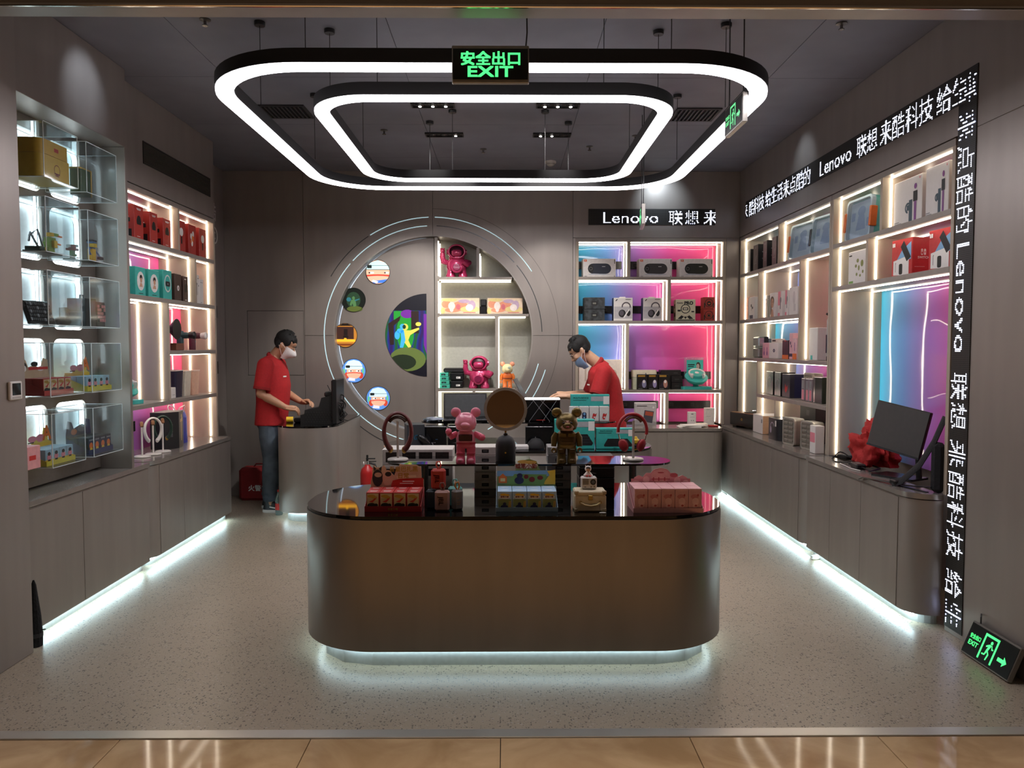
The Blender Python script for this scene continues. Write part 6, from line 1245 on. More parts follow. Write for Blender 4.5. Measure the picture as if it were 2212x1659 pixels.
# things on the nearer glass tier
TZ = .9315
hp_stand('white headphone stand with a red black neckband on the nearer tier', (-.585, 4.13, TZ), 0, .235, mat('cfcac4', .25, .3), mat('3d2618', .5))
neckband('dark red and black neckband hanging on the tier headphone stand', (-.585, 4.13, TZ), .15, .245, mat('5e211f', .45), PGLD, 1.02)
hp_stand('silver headphone stand carrying red headphones on the nearer tier', (.695, 4.13, TZ), 0, .235, mat('cfcac4', .25, .3), mat('6a4a38', .5))
t = E('headphones', 'red over-ear headphones hanging on the silver stand', 'headphones', (.690, 4.13, TZ))
REDL = mat('a3232c', .45); P = [(.078 * math.cos(math.radians(a)), 0, .162 + .090 * math.sin(math.radians(a))) for a in range(-14, 195, 10)]
O('headband', MB().tube(P, .0085, 10, 1.5, up=(0, 1, 0)), REDL, t, smooth=60)
for sx in (-1, 1):
    O('yoke', MB().tube([(sx * .076, 0, .142), (sx * .070, -.002, .115), (sx * .062, -.004, .10)], .0035, 8), CHROME, t)
    M_ = Matrix.Translation((sx * .050, -.003, .080)) @ Matrix.Rotation(sx * .35, 4, 'Y') @ Matrix.Rotation(-sx * .75, 4, 'Z')
    mb = MB(); mb.M = M_; mb.ball((0, 0, 0), (.016, .029, .036), 18, 12); ec = O('ear_cup', mb, REDL, t, smooth=60)
    mb = MB(); mb.M = M_; mb.ball((-sx * .012, 0, 0), (.012, .026, .032), 16, 10); O('ear_cushion', mb, mat('7c1a20', .7), ec, smooth=60)
PKT = mat('ff9db5', .10, trans=.25, coat=.5, var=0)
tb, k = bear('translucent pink toy bear figure on the nearer glass tier', (-.212, 4.06, TZ), 0, .285, (PKT, mat('f56a8a', .12, trans=.2, var=0), PKT, mat('f58aa4', .12, trans=.25, var=0)), 'up')
O('belly_window', MB().box(-.036 * k, .036 * k, -.037 * k, -.028 * k, .115 * k, .15 * k, .004), mat('3a1420', .2), tb); O('belt', MB().loft([(0, 0, .098 * k, .052 * k, .034 * k), (0, 0, .107 * k, .052 * k, .034 * k)], 20, 2.6), mat('b82f48', .2), tb)
for sx in (-1, 1): O('knee_seam', MB().loft([(sx * .027 * k, 0, .045 * k, .0245 * k, .0275 * k), (sx * .027 * k, 0, .049 * k, .0245 * k, .0275 * k)], 16, 3.2), mat('b82f48', .2), tb)
BRZ, BRZD = mat('6b5a33', .3, .6), mat('4a3a22', .35, .5)
tb, k = bear('bronze armoured toy bear figure with painted face on the nearer tier', (.325, 4.045, TZ), 0, .285, (mat('59462a', .35, .5), BRZ, BRZ, mat('7a683c', .3, .6)))
O('face_mask', MB().loft([(0, -.012 * k, .172 * k, .034 * k, .042 * k), (0, -.014 * k, .19 * k, .044 * k, .048 * k), (0, -.012 * k, .215 * k, .042 * k, .049 * k), (0, -.008 * k, .23 * k, .03 * k, .042 * k)], 22, 2.2), mat('c29a86', .4), tb, smooth=45)
for sx in (-1, 1):
    O('eye', MB().ball((sx * .019 * k, -.056 * k, .213 * k), (.009 * k, .005 * k, .005 * k), 10, 6), PBLK, tb); O('eyebrow', MB().tube([(sx * .006 * k, -.060 * k, .220 * k), (sx * .03 * k, -.052 * k, .230 * k)], .0022 * k, 6), BRZD, tb)
    O('chest_plate', MB().box(sx * .024 * k - .02 * k, sx * .024 * k + .02 * k, -.037 * k, -.031 * k, .137 * k, .158 * k, .004), BRZ, tb); O('knee_plate', MB().box(sx * .027 * k - .016 * k, sx * .027 * k + .016 * k, -.03 * k, -.022 * k, .05 * k, .075 * k, .004), BRZD, tb)
O('lips', MB().ball((0, -.069 * k, .193 * k), (.009 * k, .004 * k, .005 * k), 10, 6), mat('8d2530', .4), tb)
for z in (.112, .124): O('belly_line', MB().box(-.03 * k, .03 * k, -.0365 * k, -.03 * k, z * k, (z + .003) * k), BRZD, tb)
# round mirror lamp with black dome base
t = E('mirror_lamp', 'round mirror on a black dome stand on the nearer tier', 'mirror', (0.0, 4.10, TZ))
O('dome_base', MB().lathe([(.052, 0), (.054, .006), (.054, .085), (.050, .108), (.038, .128), (.018, .139), (.004, .142)], (0, 0, 0), 32), mat('1c1c1e', .55), t, smooth=50)
O('button', MB().tube([(.0, -.054, .052), (0, -.058, .052)], .0045, 12), BRS, t); O('neck', MB().tube([(0, 0, .138), (0, 0, .168)], .0055, 12), BRS, t); O('neck_joint', MB().lathe([(.012, 0), (.012, .01), (.006, .014)], (0, 0, .138), 16), BLKS, t)
M_ = Matrix.Translation((0, -.012, .282)) @ Matrix.Rotation(math.radians(-.8), 4, 'X')
mb = MB(); mb.M = M_; mb.ring(circ(0, 0, .116, n=56), circ(0, 0, .101, n=56), -.012, .010, 'y'); O('rim', mb, mat('8a8178', .45), t, smooth=30)
mb = MB(); mb.M = M_; mb.prism(circ(0, 0, .1015, n=48), -.007, .008, 'y'); O('mirror_glass', mb, mat('b0a69c', .02, 1.0, var=0), t)
mb = MB(); mb.M = M_; mb.prism(circ(0, 0, .113, n=48), .0101, .022, 'y'); O('back_cover', mb, BLKS, t, smooth=30)
# stock standing behind and under the nearer tier
for i in range(2):
    h = (.135, .09)[i]
    carton('projector_box', 'long white box with small dark pictures, %s of the stack on the nearer island' % ('lower', 'upper')[i], 'box', (-.50, 4.405, (TOP, TOP + .1355)[i]), 0, .40, .18, h, mat('d6d0ca', .45), [('scene_picture', mat('2b2320', .5, var=.5, vs=60), 'F', [('r', .05 + .235 * k_, .24 + .235 * k_, .18, .82) for k_ in range(4)])] if i else [('scene_picture', mat('221f26', .5, var=.5, vs=60), 'F', [('r', .05 + .235 * k_, .24 + .235 * k_, .55 - .4 * r_, .85 - .4 * r_) for k_ in range(4) for r_ in range(1)])])
def tabstack(what, x, n, w_, m_, h=.043, y=4.38, names=None):
    for i in range(n):
        carton('tab_box', '%s box with dark pull tab, %s up the stack%s' % (what, ORD[i], names or ''), 'box', (x, y, TOP + i * (h + .001)), 0, w_, .15, h, m_, [('pull_tab', PBLK, 'F', [('rr', .34, .66, .32, .72, .015)]), ('tab_line', PGRY, 'F', [('r', .4, .6, .5, .56)])], group='tab boxes stacked on the nearer island')
tabstack('white', -.115, 5, .125, mat('cdc6bf', .5), .047, names=' behind the pale blue display'); tabstack('grey', .305, 5, .135, mat('8f8d8c', .5), .047, names=' behind the bronze bear')
for i in range(3): carton('black_carton', 'black carton with a small swoosh mark, %s up the stack behind the radio' % ORD[i], 'box', (.52, 4.39, TOP + i * .061), 0, .20, .16, .06, DK, [('swoosh', PGRY, 'F', [('p', [(.3, .6), (.5, .45), (.45, .4), (.3, .5)])])])
carton('clear_pack', 'crinkled clear wrapped pack beside the grey stack', 'pack', (.20, 4.36, TOP), 0, .06, .1, .15, mat('b9b9b6', .15, var=.3, vs=30), [('dark_panel', PBLK, 'F', [('r', .2, .8, .1, .5)])])
# ------------------------------------------------------------------ farther island
FT = .7405; FZ = .9315
LB = [('dark_keyboard_picture', mat('17191b', .5, var=0), 'F', [('p', [(.30, .50), (.82, .50), (.96, .20), (.93, .12), (.22, .12), (.20, .18)])]), ('title', PBLK, 'F', [('t', 'MULTI-DEVICE', .26, .86, .065, .02), ('r', .06, .4, .76, .78)]), ('grey_device', mat('a9adb2', .5), 'F', [('r', .52, .98, .74, .92)]), ('white_sticker', PWHT, 'F', [('r', .84, .99, .62, .93)]), ('key_rows', mat('3a3d40', .5, var=0), 'F', [('r', .30, .88, .40, .42), ('r', .28, .9, .31, .33), ('r', .26, .92, .22, .24)])]
carton('keyboard_box', 'teal keyboard box standing on the farther island behind the bronze bear', 'box', (.545, 6.02, FT), 0, .315, .07, .235, mat('3cb5ac', .45), LB)
carton('keyboard_box', 'lower teal keyboard box standing behind the red headphones', 'box', (.865, 6.02, FT), 0, .30, .07, .165, mat('3cb5ac', .45), LB[:4] + [('name_lettering', PBLK, 'F', [('t', 'logitech', .5, .06, .05, .02)])])
carton('keyboard_box', 'teal keyboard box on the farther tier behind the small white boxes', 'box', (.71, 6.42, FZ), 0, .325, .07, .215, mat('3cb5ac', .45), LB)
for i in range(4):
    P = [('blue_toy_shape', PNAVY, 'F', [('rr', .28, .74, .12, .62, .2)]), ('pale_toy_shape', PBLU, 'F', [('e', .52, .5, .12, .1), ('e', .5, .26, .1, .06)])] if i < 2 else [('red_fox_shape', PRED, 'F', [('p', [(.28, .25), (.35, .5), (.45, .55), (.6, .48), (.75, .55), (.72, .4), (.62, .3), (.55, .12), (.35, .14)])]), ('white_patch', PWHT, 'F', [('e', .5, .28, .08, .05)])]
    carton('white_box', 'small white mouse box with a %s print, %s of four on the farther tier' % ('blue' if i < 2 else 'red', ORD[i]), 'box', (.566 + i * .083, 6.30, FZ), 0, .078, .05, .122, mat('e5e0da', .45), P, group='small white mouse boxes')
t = E('glossy_case', 'glossy black box with a white lit top and crossing lines', 'case', (.305, 6.33, FZ))
O('body', MB().box(-.145, .145, -.05, .05, 0, .178, .004), mat('08080a', .08), t); O('light_bar', MB().box(-.145, .145, -.05, .05, .1785, .19, .003), emis((1, .97, .95), 2.2), t)
mb = MB()
for a, b in (((-.11, 0), (.02, .178)), ((.0, 0), (.12, .178)), ((-.02, .178), (.14, .02)), ((-.13, .1), (-.07, .178)), ((-.08, .178), (.06, 0))):
    dx, dz = b[0] - a[0], b[1] - a[1]; l = math.hypot(dx, dz); nx, nz = -dz / l * .0009, dx / l * .0009
    mb.flat([(a[0] - nx, a[1] - nz), (b[0] - nx, b[1] - nz), (b[0] + nx, b[1] + nz), (a[0] + nx, a[1] + nz)], -.0507)
O('crossing_lines', mb, mat('b9babf', .3), t, fix=False); mb = MB(); mb.flat([(-.05, .008), (.02, .008), (.02, .013), (-.05, .013)], -.0508); O('red_lettering', mb, PRED, t, fix=False)
def laptop(label, loc, rz, w_, d_, lid, m_=BLKS, scr=None):
    t = E('laptop', label, 'laptop', loc, rz)
    lb = O('base', MB().box(-w_ / 2, w_ / 2, -d_ / 2, d_ / 2, 0, .018, .003), m_, t)
    O('key_field', MB().box(-w_ * .44, w_ * .44, -d_ * .05, d_ * .42, .018, .0186), DK, t)
    for j in range(4):
        for i in range(11): O('key', MB().box(-w_ * .43 + i * w_ * .0785, -w_ * .43 + i * w_ * .0785 + w_ * .066, d_ * (-.03 + j * .11), d_ * (.06 + j * .11), .0186, .0205), BLK, lb)
    M_ = Matrix.Translation((0, d_ / 2 - .005, .014)) @ Matrix.Rotation(math.radians(-lid), 4, 'X')
    mb = MB(); mb.M = M_; mb.box(-w_ / 2, w_ / 2, 0, .007, 0, d_ * .96, .002); ld = O('lid', mb, m_, t)
    mb = MB(); mb.M = M_; mb.box(-w_ * .47, w_ * .47, -.0008, 0, .012, d_ * .92); O('screen', mb, scr or mat('5d5f60', .12), ld)
    return t
laptop('open black laptop with grey screen on the farther tier', (-.335, 6.34, FZ), .05, .365, .22, 14)
laptop('thin laptop seen edge-on that the bending clerk types on', (.28, 6.70, 1.075), R90 - .12, .30, .21, 28, mat('77787c', .3, .6))
carton('black_riser', 'black carton stack under the edge-on laptop', 'box', (.33, 6.64, FT), 0, .28, .2, .333, DK, [('caption', PGRY, 'F', [('r', .2, .5, .1, .12)])])
crumple('clear plastic wrapping lying beside the grey laptop', 'plastic_wrap', 'wrap', (-.60, 6.36, FZ), (.075, .07, .016), mat('b9c6d6', .12, trans=.3, var=.3, vs=20), 8.1, .5, 24)
carton('headset_box', 'grey box with a blue letter on its side under the farther tier', 'box', (-.72, 6.02, FT), .25, .14, .16, .20, mat('3a3e44', .4), [('blue_letter', mat('2f7ea8', .5), 'F', [('tv', 'G', .55, .5, .3)])])
for i, x in enumerate((-.555, -.37)):
    carton('black_carton', 'glossy black carton under the farther tier, %s' % ('beside the grey box', 'behind the pink bear')[i], 'box', (x, 6.10, FT), 0, .172, .14, .175, mat('0d0d10', .15), [('spark_lines', PGRY, 'F', [('p', [(.1, .2), (.5, .28), (.5, .27)]), ('p', [(.1, .3), (.5, .26), (.5, .25)])]), ('blue_dots', mat('2f5e88', .5), 'F', [('r', .5, .6, .4, .42)])])
t = E('computer_mouse', 'large black computer mouse tilted before the black cartons', 'mouse', (-.63, 5.96, FT), .6)
M_ = Matrix.Translation((0, 0, .06)) @ Matrix.Rotation(.75, 4, 'Y'); mb = MB(); mb.M = M_; mb.ball((0, 0, .0), (.085, .045, .034), 20, 12); O('shell', mb, mat('141416', .25), t, smooth=60); mb = MB(); mb.M = M_; mb.ball((.06, 0, .025), (.012, .008, .01), 10, 6); O('wheel', mb, PGRY, t); O('prop', MB().box(-.02, .02, -.02, .02, 0, .03, .003), BLK, t)
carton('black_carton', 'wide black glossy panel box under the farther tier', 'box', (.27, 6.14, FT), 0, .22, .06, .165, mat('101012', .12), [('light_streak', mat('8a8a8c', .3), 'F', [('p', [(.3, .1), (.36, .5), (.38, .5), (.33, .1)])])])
t = E('desk_speaker', 'black domed gadget in front of the glossy panel', 'speaker', (.24, 6.03, FT)); O('dome', MB().lathe([(.07, 0), (.072, .01), (.06, .05), (.035, .075), (.01, .082)], (0, 0, 0), 24), mat('1c1b1c', .7), t, smooth=50); O('base_ring', MB().lathe([(.075, 0), (.075, .008)], (0, 0, 0), 24), BLKS, t)
carton('white_box', 'low white carton with a dark tab on the farther island', 'box', (.06, 6.0, FT), 0, .24, .12, .03, WHT, [('tab', PBLK, 'F', [('rr', .4, .6, .3, .7, .02)])])
t = E('yellow_toy', 'small yellow toy block on the farther island corner', 'toy', (1.05, 6.18, FT)); O('body', MB().box(-.04, .04, -.03, .03, .012, .06, .012), YEL, t); O('dark_base', MB().box(-.045, .045, -.034, .034, 0, .012, .003), BLK, t); O('knob', MB().ball((.01, 0, .066), (.015, .015, .012), 10, 6), YEL, t)

# ================================================================== REGISTER COUNTER
CZT = .8505
t = E('register_terminal', 'black register terminal with upright edge-on screen on the counter', 'register', (-1.60, 7.0, CZT))
O('screen_slab', MB().box(.045, .085, -.16, .17, .0, .40, .004), BLK, t); O('screen_face', MB().box(.038, .0445, -.15, .16, .05, .39), mat('18191c', .15), t)
mbd = O('machine_body', MB().prism([(-.25, .0), (.044, .0), (.044, .26), (-.06, .235), (-.085, .15), (-.21, .125), (-.215, .085), (-.25, .08)], -.12, .13, 'y'), mat('121213', .55), t)
for j in range(5):
    for i in range(10):
        mb = MB(); mb.prism(circ(-.20 + i * .024 + (j % 2) * .012, .018 + j * .021, .008, n=6), -.1225, -.12, 'y'); O('vent_cell', mb, mat('1f1f20', .4), mbd)
O('receipt_printer', MB().box(-.05, .03, -.06, .10, .24, .285, .012), mat('1a1a1b', .45), t)
for i in range(7):
    random.seed(40 + i); r_ = lambda s: random.uniform(-s, s)
    x0, y0 = -1.535, 7.02
    cable('black cable in the tangle behind the register screen, %s from the bottom' % ORD[i], [(x0 - .02 + r_(.01), y0 + r_(.05), CZT + .006), (x0 + .03 + r_(.04), y0 + r_(.08), CZT + .05 + .03 * i), (x0 + r_(.03), y0 + r_(.08), CZT + .06 + .03 * i), (x0 + .05 + r_(.02), y0 + r_(.06), CZT + .03 + .02 * i), (x0 - .01 + r_(.02), y0 + r_(.05), CZT + .008)], .006, group='cables behind the register screen')
for i in range(2): adapter('black power brick among the cables behind the register, %s' % ('lower', 'upper')[i], (-1.565, 7.05 + .02 * i, CZT + .0005 + .041 * i), .3 + i, .08, .06, .04)
t = E('label_tape', 'yellow label tape roll on the register counter edge', 'tape', (-1.985, 7.02, CZT), .2); O('roll', MB().tube([(-.03, 0, .026), (.03, 0, .026)], .026, 20), mat('e0b92a', .45), t, smooth=40); O('core', MB().tube([(-.031, 0, .026), (.031, 0, .026)], .012, 14), WHT, t)
t = E('label_gun', 'black price label gun beside the yellow tape', 'label gun', (-1.90, 7.00, CZT), .1); O('housing', MB().box(-.04, .05, -.025, .025, 0, .045, .012), BLKS, t); O('grip', MB().tube([(.04, 0, .03), (.09, .0, .018), (.12, 0, .012)], [.016, .013, .010], 10), BLKS, t, smooth=50); O('lever', MB().tube([(.03, 0, .012), (.08, -.01, .006)], .006, 6), BLK, t)
# floor things by the back wall
t = E('fire_kit_bag', 'red fire safety bag on the floor behind the standing clerk', 'bag', (-2.48, 7.72, 0))
O('bag_body', MB().box(-.20, .22, -.10, .10, 0, .33, .03), mat('8f1f22', .6, bump=.1), t, smooth=20); O('handle', MB().tube([(-.07, 0, .33), (-.05, 0, .36), (.05, 0, .36), (.07, 0, .33)], .008, 8), mat('5d1417', .7), t)
mb = MB(); mb.text('火警电话', .03, .13, .06, -.1012, .02, align='c'); O('white_lettering', mb, PWHT, t, fix=False)
t = E('fire_extinguisher', 'red fire extinguisher with black hose between the counters', 'extinguisher', (-1.30, 7.15, 0))
O('cylinder', MB().lathe([(.06, 0), (.066, .008), (.066, .36), (.055, .40), (.028, .425), (.022, .44)], (0, 0, 0), 24), mat('a8201f', .3), t, smooth=40); O('valve', MB().tube([(0, 0, .435), (0, 0, .475)], .018, 12), CHROME, t); O('lever', MB().box(-.012, .075, -.01, .01, .49, .50, .002), BLK, t); O('carry_handle', MB().box(-.012, .085, -.01, .01, .465, .473, .002), BLK, t); O('top_pin', MB().tube([(0, 0, .475), (0, 0, .53)], .010, 8), BLK, t)
O('gauge', MB().tube([(-.03, -.0, .452), (-.036, 0, .452)], .014, 12), PWHT, t); O('hose', MB().tube([(.02, 0, .455), (.07, .0, .44), (.095, 0, .38), (.085, 0, .25), (.072, 0, .16)], .010, 8), BLK, t, smooth=60)
t = E('drink_bottle', 'clear drink bottle with red label on the floor by the clerk', 'bottle', (-2.085, 6.985, 0)); O('bottle_body', MB().lathe([(.03, 0), (.034, .01), (.034, .15), (.02, .19), (.013, .205), (.013, .215)], (0, 0, 0), 18), mat('8b9a98', .1, trans=.6, var=0), t, smooth=40); O('label_band', MB().lathe([(.0348, .05), (.0348, .11)], (0, 0, 0), 18), PRED, t); O('cap', MB().lathe([(.015, .214), (.015, .232)], (0, 0, 0), 14), PRED, t)
# wall thermostat on the entrance pillar; dark folded fabric behind the pillar edge
t = E('thermostat', 'square white wall thermostat with dark screen on the entrance pillar', 'thermostat', (-2.389, 3.722, 1.335), R90)
O('plate', MB().box(-.045, .045, -.016, 0, -.045, .045, .004), WHT, t); O('dark_screen', MB().box(-.032, .032, -.0172, -.016, -.022, .036, .001), BLKG, t); O('button_strip', MB().box(-.034, .034, -.0168, -.016, -.038, -.028, .001), mat('b9b4ae', .4), t)
t = E('folded_umbrella', 'black folded umbrella leaning behind the entrance pillar', 'umbrella', (-2.435, 3.905, 0)); O('canopy', MB().lathe([(.034, .0), (.036, .06), (.03, .16), (.012, .32), (.004, .345)], (0, 0, 0), 12), mat('121213', .85, bump=.3), t); O('strap_band', MB().lathe([(.037, .05), (.037, .07)], (0, 0, 0), 14), mat('2c2c2f', .6), t); O('ferrule', MB().tube([(.03, .0, .085), (.055, .0, .088)], .003, 6), BLK, t)

# ================================================================== PEOPLE
def remesh(mb, voxel, sm=4):
    me = bpy.data.meshes.new('tmp'); me.from_pydata(mb.v, [], mb.f); me.update()
    import bmesh
    b = bmesh.new(); b.from_mesh(me); bmesh.ops.recalc_face_normals(b, faces=b.faces); b.to_mesh(me); b.free()
    o = bpy.data.objects.new('tmp', me); COL.objects.link(o)
    r = o.modifiers.new('r', 'REMESH'); r.mode = 'VOXEL'; r.voxel_size = voxel
    s = o.modifiers.new('s', 'SMOOTH'); s.iterations = sm; s.factor = .5
    out = bpy.data.meshes.new_from_object(o.evaluated_get(bpy.context.evaluated_depsgraph_get()))
    v = [tuple(q.co) for q in out.vertices]; f = [tuple(p.vertices) for p in out.polygons]
    bpy.data.objects.remove(o); bpy.data.meshes.remove(me); bpy.data.meshes.remove(out)
    m = MB(); m.v = v; m.f = f; return m
def hand(mb, wrist, d, nrm, side, curl):
    d = Vector(d).normalized(); n = Vector(nrm); n = (n - d * n.dot(d)).normalized(); s = d.cross(n) * side
    W = Vector(wrist)
    for k, off in enumerate((-.027, -.009, .009, .027)):
        mb.tube([W + s * off * .6, W + d * .045 + s * off, W + d * .088 + s * off], [.013, .013, .0105], 8)
    lens = (.062, .078, .084, .074) if True else ()
    for k, off in enumerate((-.029, -.0097, .0097, .029)):
        p = W + d * .082 + s * off; L = lens[k] / 3; a = .15; pts = [p - d * .02]
        dirv = d
        for j in range(3):
            pts.append(p); ang = curl * (.55 + .45 * j)
            dirv = (d * math.cos(ang) + n * math.sin(ang)); p = p + dirv * L * 1.05
        pts.append(p); mb.tube(pts, [.009, .0092, .0085, .0078, .006], 8)
    p = W + d * .025 + s * .026; q = p + d * .03 + s * .026 + n * .018; r = q + d * .032 + s * .002 + n * .012
    mb.tube([W + d * .01 + s * .01, p, q, r], [.013, .0125, .0105, .007], 8)
def person(label, loc, rz, P):
    SKIN = mat(P['skin'], .5, var=.05, vs=30); root = E('person', label, 'person', loc, rz)
    hc = Vector(P['head']); Mh = Matrix.Translation(hc) @ Matrix.Rotation(math.radians(P.get('turn', 0)), 4, 'Z') @ Matrix.Rotation(math.radians(P['pitch']), 4, 'X')
    sh = P['shoulder']   # (y, z) of the shoulder line
    m = MB()
    torso = [(0, P['hip_y'], .80, .165, .115), (0, P['hip_y'], .88, .17, .12), (0, P['waist'][0], P['waist'][1], P['waist'][2], P['waist'][3])] + [(0, a, b, c, d_) for a, b, c, d_ in P['chest']] + [(0, sh[0], sh[1] + .02, .11, .07), (0, sh[0], sh[1] + .05, .06, .055)]
    m.loft(torso, 28, 2.3)
    neck0 = Vector((0, sh[0] + .005, sh[1] + .01)); nb = Mh @ Vector((0, .028, -.075))
    m.tube([neck0, (neck0 + nb) / 2 + Vector((0, .006, 0)), nb, Mh @ Vector((0, .02, 0))], [.062, .055, .055, .05], 16)
    # head: cranium, face, jaw, nose, brow, ears
    h = MB(); h.M = Mh
    h.ball((0, .022, .045), (.077, .093, .085), 24, 16); h.ball((0, -.018, -.018), (.067, .074, .088), 24, 16); h.ball((0, -.038, -.068), (.045, .045, .042), 18, 12)
    h.ball((0, -.03, .05), (.066, .058, .05), 18, 12)
    h.tube([(0, -.084, .012), (0, -.099, -.012), (0, -.108, -.030), (0, -.092, -.038)], [.009, .011, .0145, .008], 10)
    for s in (-1, 1):
        h.ball((s * .015, -.093, -.034), (.009, .009, .008), 8, 6); h.ball((s * .043, -.062, -.022), (.026, .026, .024), 12, 8)
        h.ball((s * .078, .012, -.012), (.009, .02, .032), 12, 8); h.ball((s * .082, .02, -.004), (.008, .014, .022), 10, 6)
    h.ball((0, -.086, -.062), (.024, .012, .008), 12, 6); h.ball((0, -.084, -.072), (.021, .012, .007), 12, 6)
    m.v += h.v if False else []; o_ = len(m.v); m.v += h.v; m.f += [tuple(i + o_ for i in f) for f in h.f]
    for A in P['arms']:
        S_, E_, W_ = (Vector(q) for q in A['j'])
        m.tube([S_ + (E_ - S_) * -.06, S_ + (E_ - S_) * .15, S_ + (E_ - S_) * .5, E_, E_ + (W_ - E_) * .25, E_ + (W_ - E_) * .65, W_], [.058, .056, .048, .041, .043, .035, .026], 14)
        m.ball(S_, (.062, .062, .062), 14, 10); m.ball(E_, .042, 12, 8)
        hd = Vector(A['d']).normalized(); hn = Vector(A['n']); hn = (hn - hd * hn.dot(hd)).normalized(); hs_ = hd.cross(hn)
        m.tube([W_ - (W_ - E_).normalized() * .02, W_ + hd * .02, W_ + hd * .05, W_ + hd * .085], [.024, .027, .030, .025], 12)
    for s in (-1, 1):
        hx, ky, ay = P['legs']
        fy = P.get('foot_y', (0, 0))[0 if s < 0 else 1]
        m.tube([(s * .085, P['hip_y'], .86), (s * .09, P['hip_y'] - .005, .70), (s * hx, ky, .47), (s * hx, ky + .012, .34), (s * hx, ay + fy, .10), (s * hx, ay + fy - .01, .05)], [.085, .080, .056, .054, .040, .04], 16)
    body = remesh(m, .0085, 3)
    for A in P['arms']: hand(body, A['j'][2], A['d'], A['n'], A['side'], A['curl'])
    O('body', body, SKIN, root, smooth=80, fix=False)
    # polo shirt
    c = MB(); RD = mat('b01d22', .8, var=.08, vs=60, bump=.06, bs=14)
    hem = P['hem']; inf = .016
    rg = [(0, P['hip_y'] + P.get('hem_dy', 0), hem, P['hemr'][0], P['hemr'][1])]
    for (x, y, z, a, b_) in torso:
        if hem + .03 < z < sh[1] + .045: rg.append((x, y, z, max(a + inf, P['hemr'][0] * .97 if z < 1.0 else 0), max(b_ + inf, P['hemr'][1] * .95 if z < 1.0 else 0)))
    c.loft(rg, 32, 2.4)
    for A in P['arms']:
        S_, E_, W_ = (Vector(q) for q in A['j']); f_ = A.get('sleeve', .78)
        c.tube([S_ + (E_ - S_) * -.12, S_ + (E_ - S_) * .1, S_ + (E_ - S_) * .45, S_ + (E_ - S_) * f_], [.068, .076, .075, .074], 16); c.ball(S_, (.077, .077, .074), 16, 10)
    for s in (-1, 1): c.ball((s * .085, sh[0] + .004, sh[1] - .004), (.09, .078, .062), 16, 10)
    c.tube([neck0 - Vector((0, 0, .02)), neck0 + (nb - neck0) * .30], [.092, .068], 20)
    ps = O('polo_shirt', remesh(c, .009, 3), RD, root, smooth=80, fix=False)
    col = MB(); ax = (nb - neck0).normalized(); ct = neck0 + (nb - neck0) * .30; u = Vector((1, 0, 0)); w_ = ax.cross(u)
    col.tube([ct + u * .066 * math.cos(a * PI / 10) + w_ * .064 * math.sin(a * PI / 10) for a in range(20)], .013, 8, 1.7, closed=True, up=tuple(ax))
    O('collar', col, mat('9c181d', .8, var=.05), ps, smooth=60)
    for A in P['arms']:
        S_, E_, W_ = (Vector(q) for q in A['j']); f_ = A.get('sleeve', .78); e = MB(); e.tube([S_ + (E_ - S_) * (f_ - .08), S_ + (E_ - S_) * (f_ + .01)], [.0755, .0745], 18, cap=True); O('sleeve_cuff', e, mat('981a1e', .8, var=.05), ps, smooth=50)
    if P.get('logo'):
        (lx, ly, lz), rot = P['logo']; e = MB(); e.M = Matrix.Translation((lx, ly, lz)) @ Matrix.Rotation(rot, 4, 'Z'); e.box(-.026, .026, -.001, .001, -.006, .006); O('chest_logo', e, PWHT, ps)
    # trousers and shoes
    j = MB(); hx, ky, ay = P['legs']
    j.loft([(0, P['hip_y'], .94, P['waist'][2] - .01, P['waist'][3] - .02), (0, P['hip_y'], .88, .172, .12), (0, P['hip_y'], .80, .175, .125)], 24, 2.3)
    for s in (-1, 1):
        fy = P.get('foot_y', (0, 0))[0 if s < 0 else 1]
        j.tube([(s * .085, P['hip_y'], .86), (s * .092, P['hip_y'] - .004, .70), (s * hx, ky, .50), (s * hx, ky + .012, .36), (s * hx, ay + fy + .004, .18), (s * hx, ay + fy, .105)], [.098, .093, .078, .077, .070, .068], 18)
        for z in (.14, .19, .45): j.tube([(s * hx + .068 * math.cos(a * PI / 6), (ay + fy if z < .3 else ky) + .07 * math.sin(a * PI / 6), z + .012 * math.sin(a * 1.7)) for a in range(12)], .011, 6, closed=True)
    O('jeans', remesh(j, .010, 2), mat(P['jeans'], .85, var=.35, vs=9, bump=.25, bs=18), root, smooth=80, fix=False)
    for s in (-1, 1):
        fy = P.get('foot_y', (0, 0))[0 if s < 0 else 1]; x = s * hx; y = ay + fy
        e = MB(); e.loft([(x, y - .06, .026, .046, .135), (x, y - .055, .05, .044, .125), (x, y - .02, .075, .038, .085), (x, y + .012, .10, .037, .056), (x, y + .015, .115, .036, .05)], 22, 2.5); so = O('shoe', e, mat(P['shoe'], .5), root, smooth=50)
        e = MB(); e.loft([(x, y - .06, 0, .047, .137), (x, y - .06, .012, .050, .142), (x, y - .06, .028, .048, .139)], 24, 2.6); O('shoe_sole', e, WHT, so, smooth=40)
        e = MB(); e.tube([(x + sg * .0455, y - .10 + .1 * k, .035 + .022 * k) for sg in (1,) for k in (0, .5, 1)], .006, 6); e.tube([(x - .0455, y - .10 + .1 * k, .035 + .022 * k) for k in (0, .5, 1)], .006, 6); e.box(x - .02, x + .02, y - .165, y - .10, .052, .062, .003); O('shoe_panel', e, WHT, so)
    # hair: a cap of tufts over the cranium
    e = MB(); e.M = Mh; random.seed(P['seed'])
    e.ball((0, .028, .056), (.083, .096, .086), 24, 16); e.ball((0, .045, .022), (.076, .076, .076), 18, 12); e.ball((0, -.028, .084), (.062, .048, .036), 16, 10)
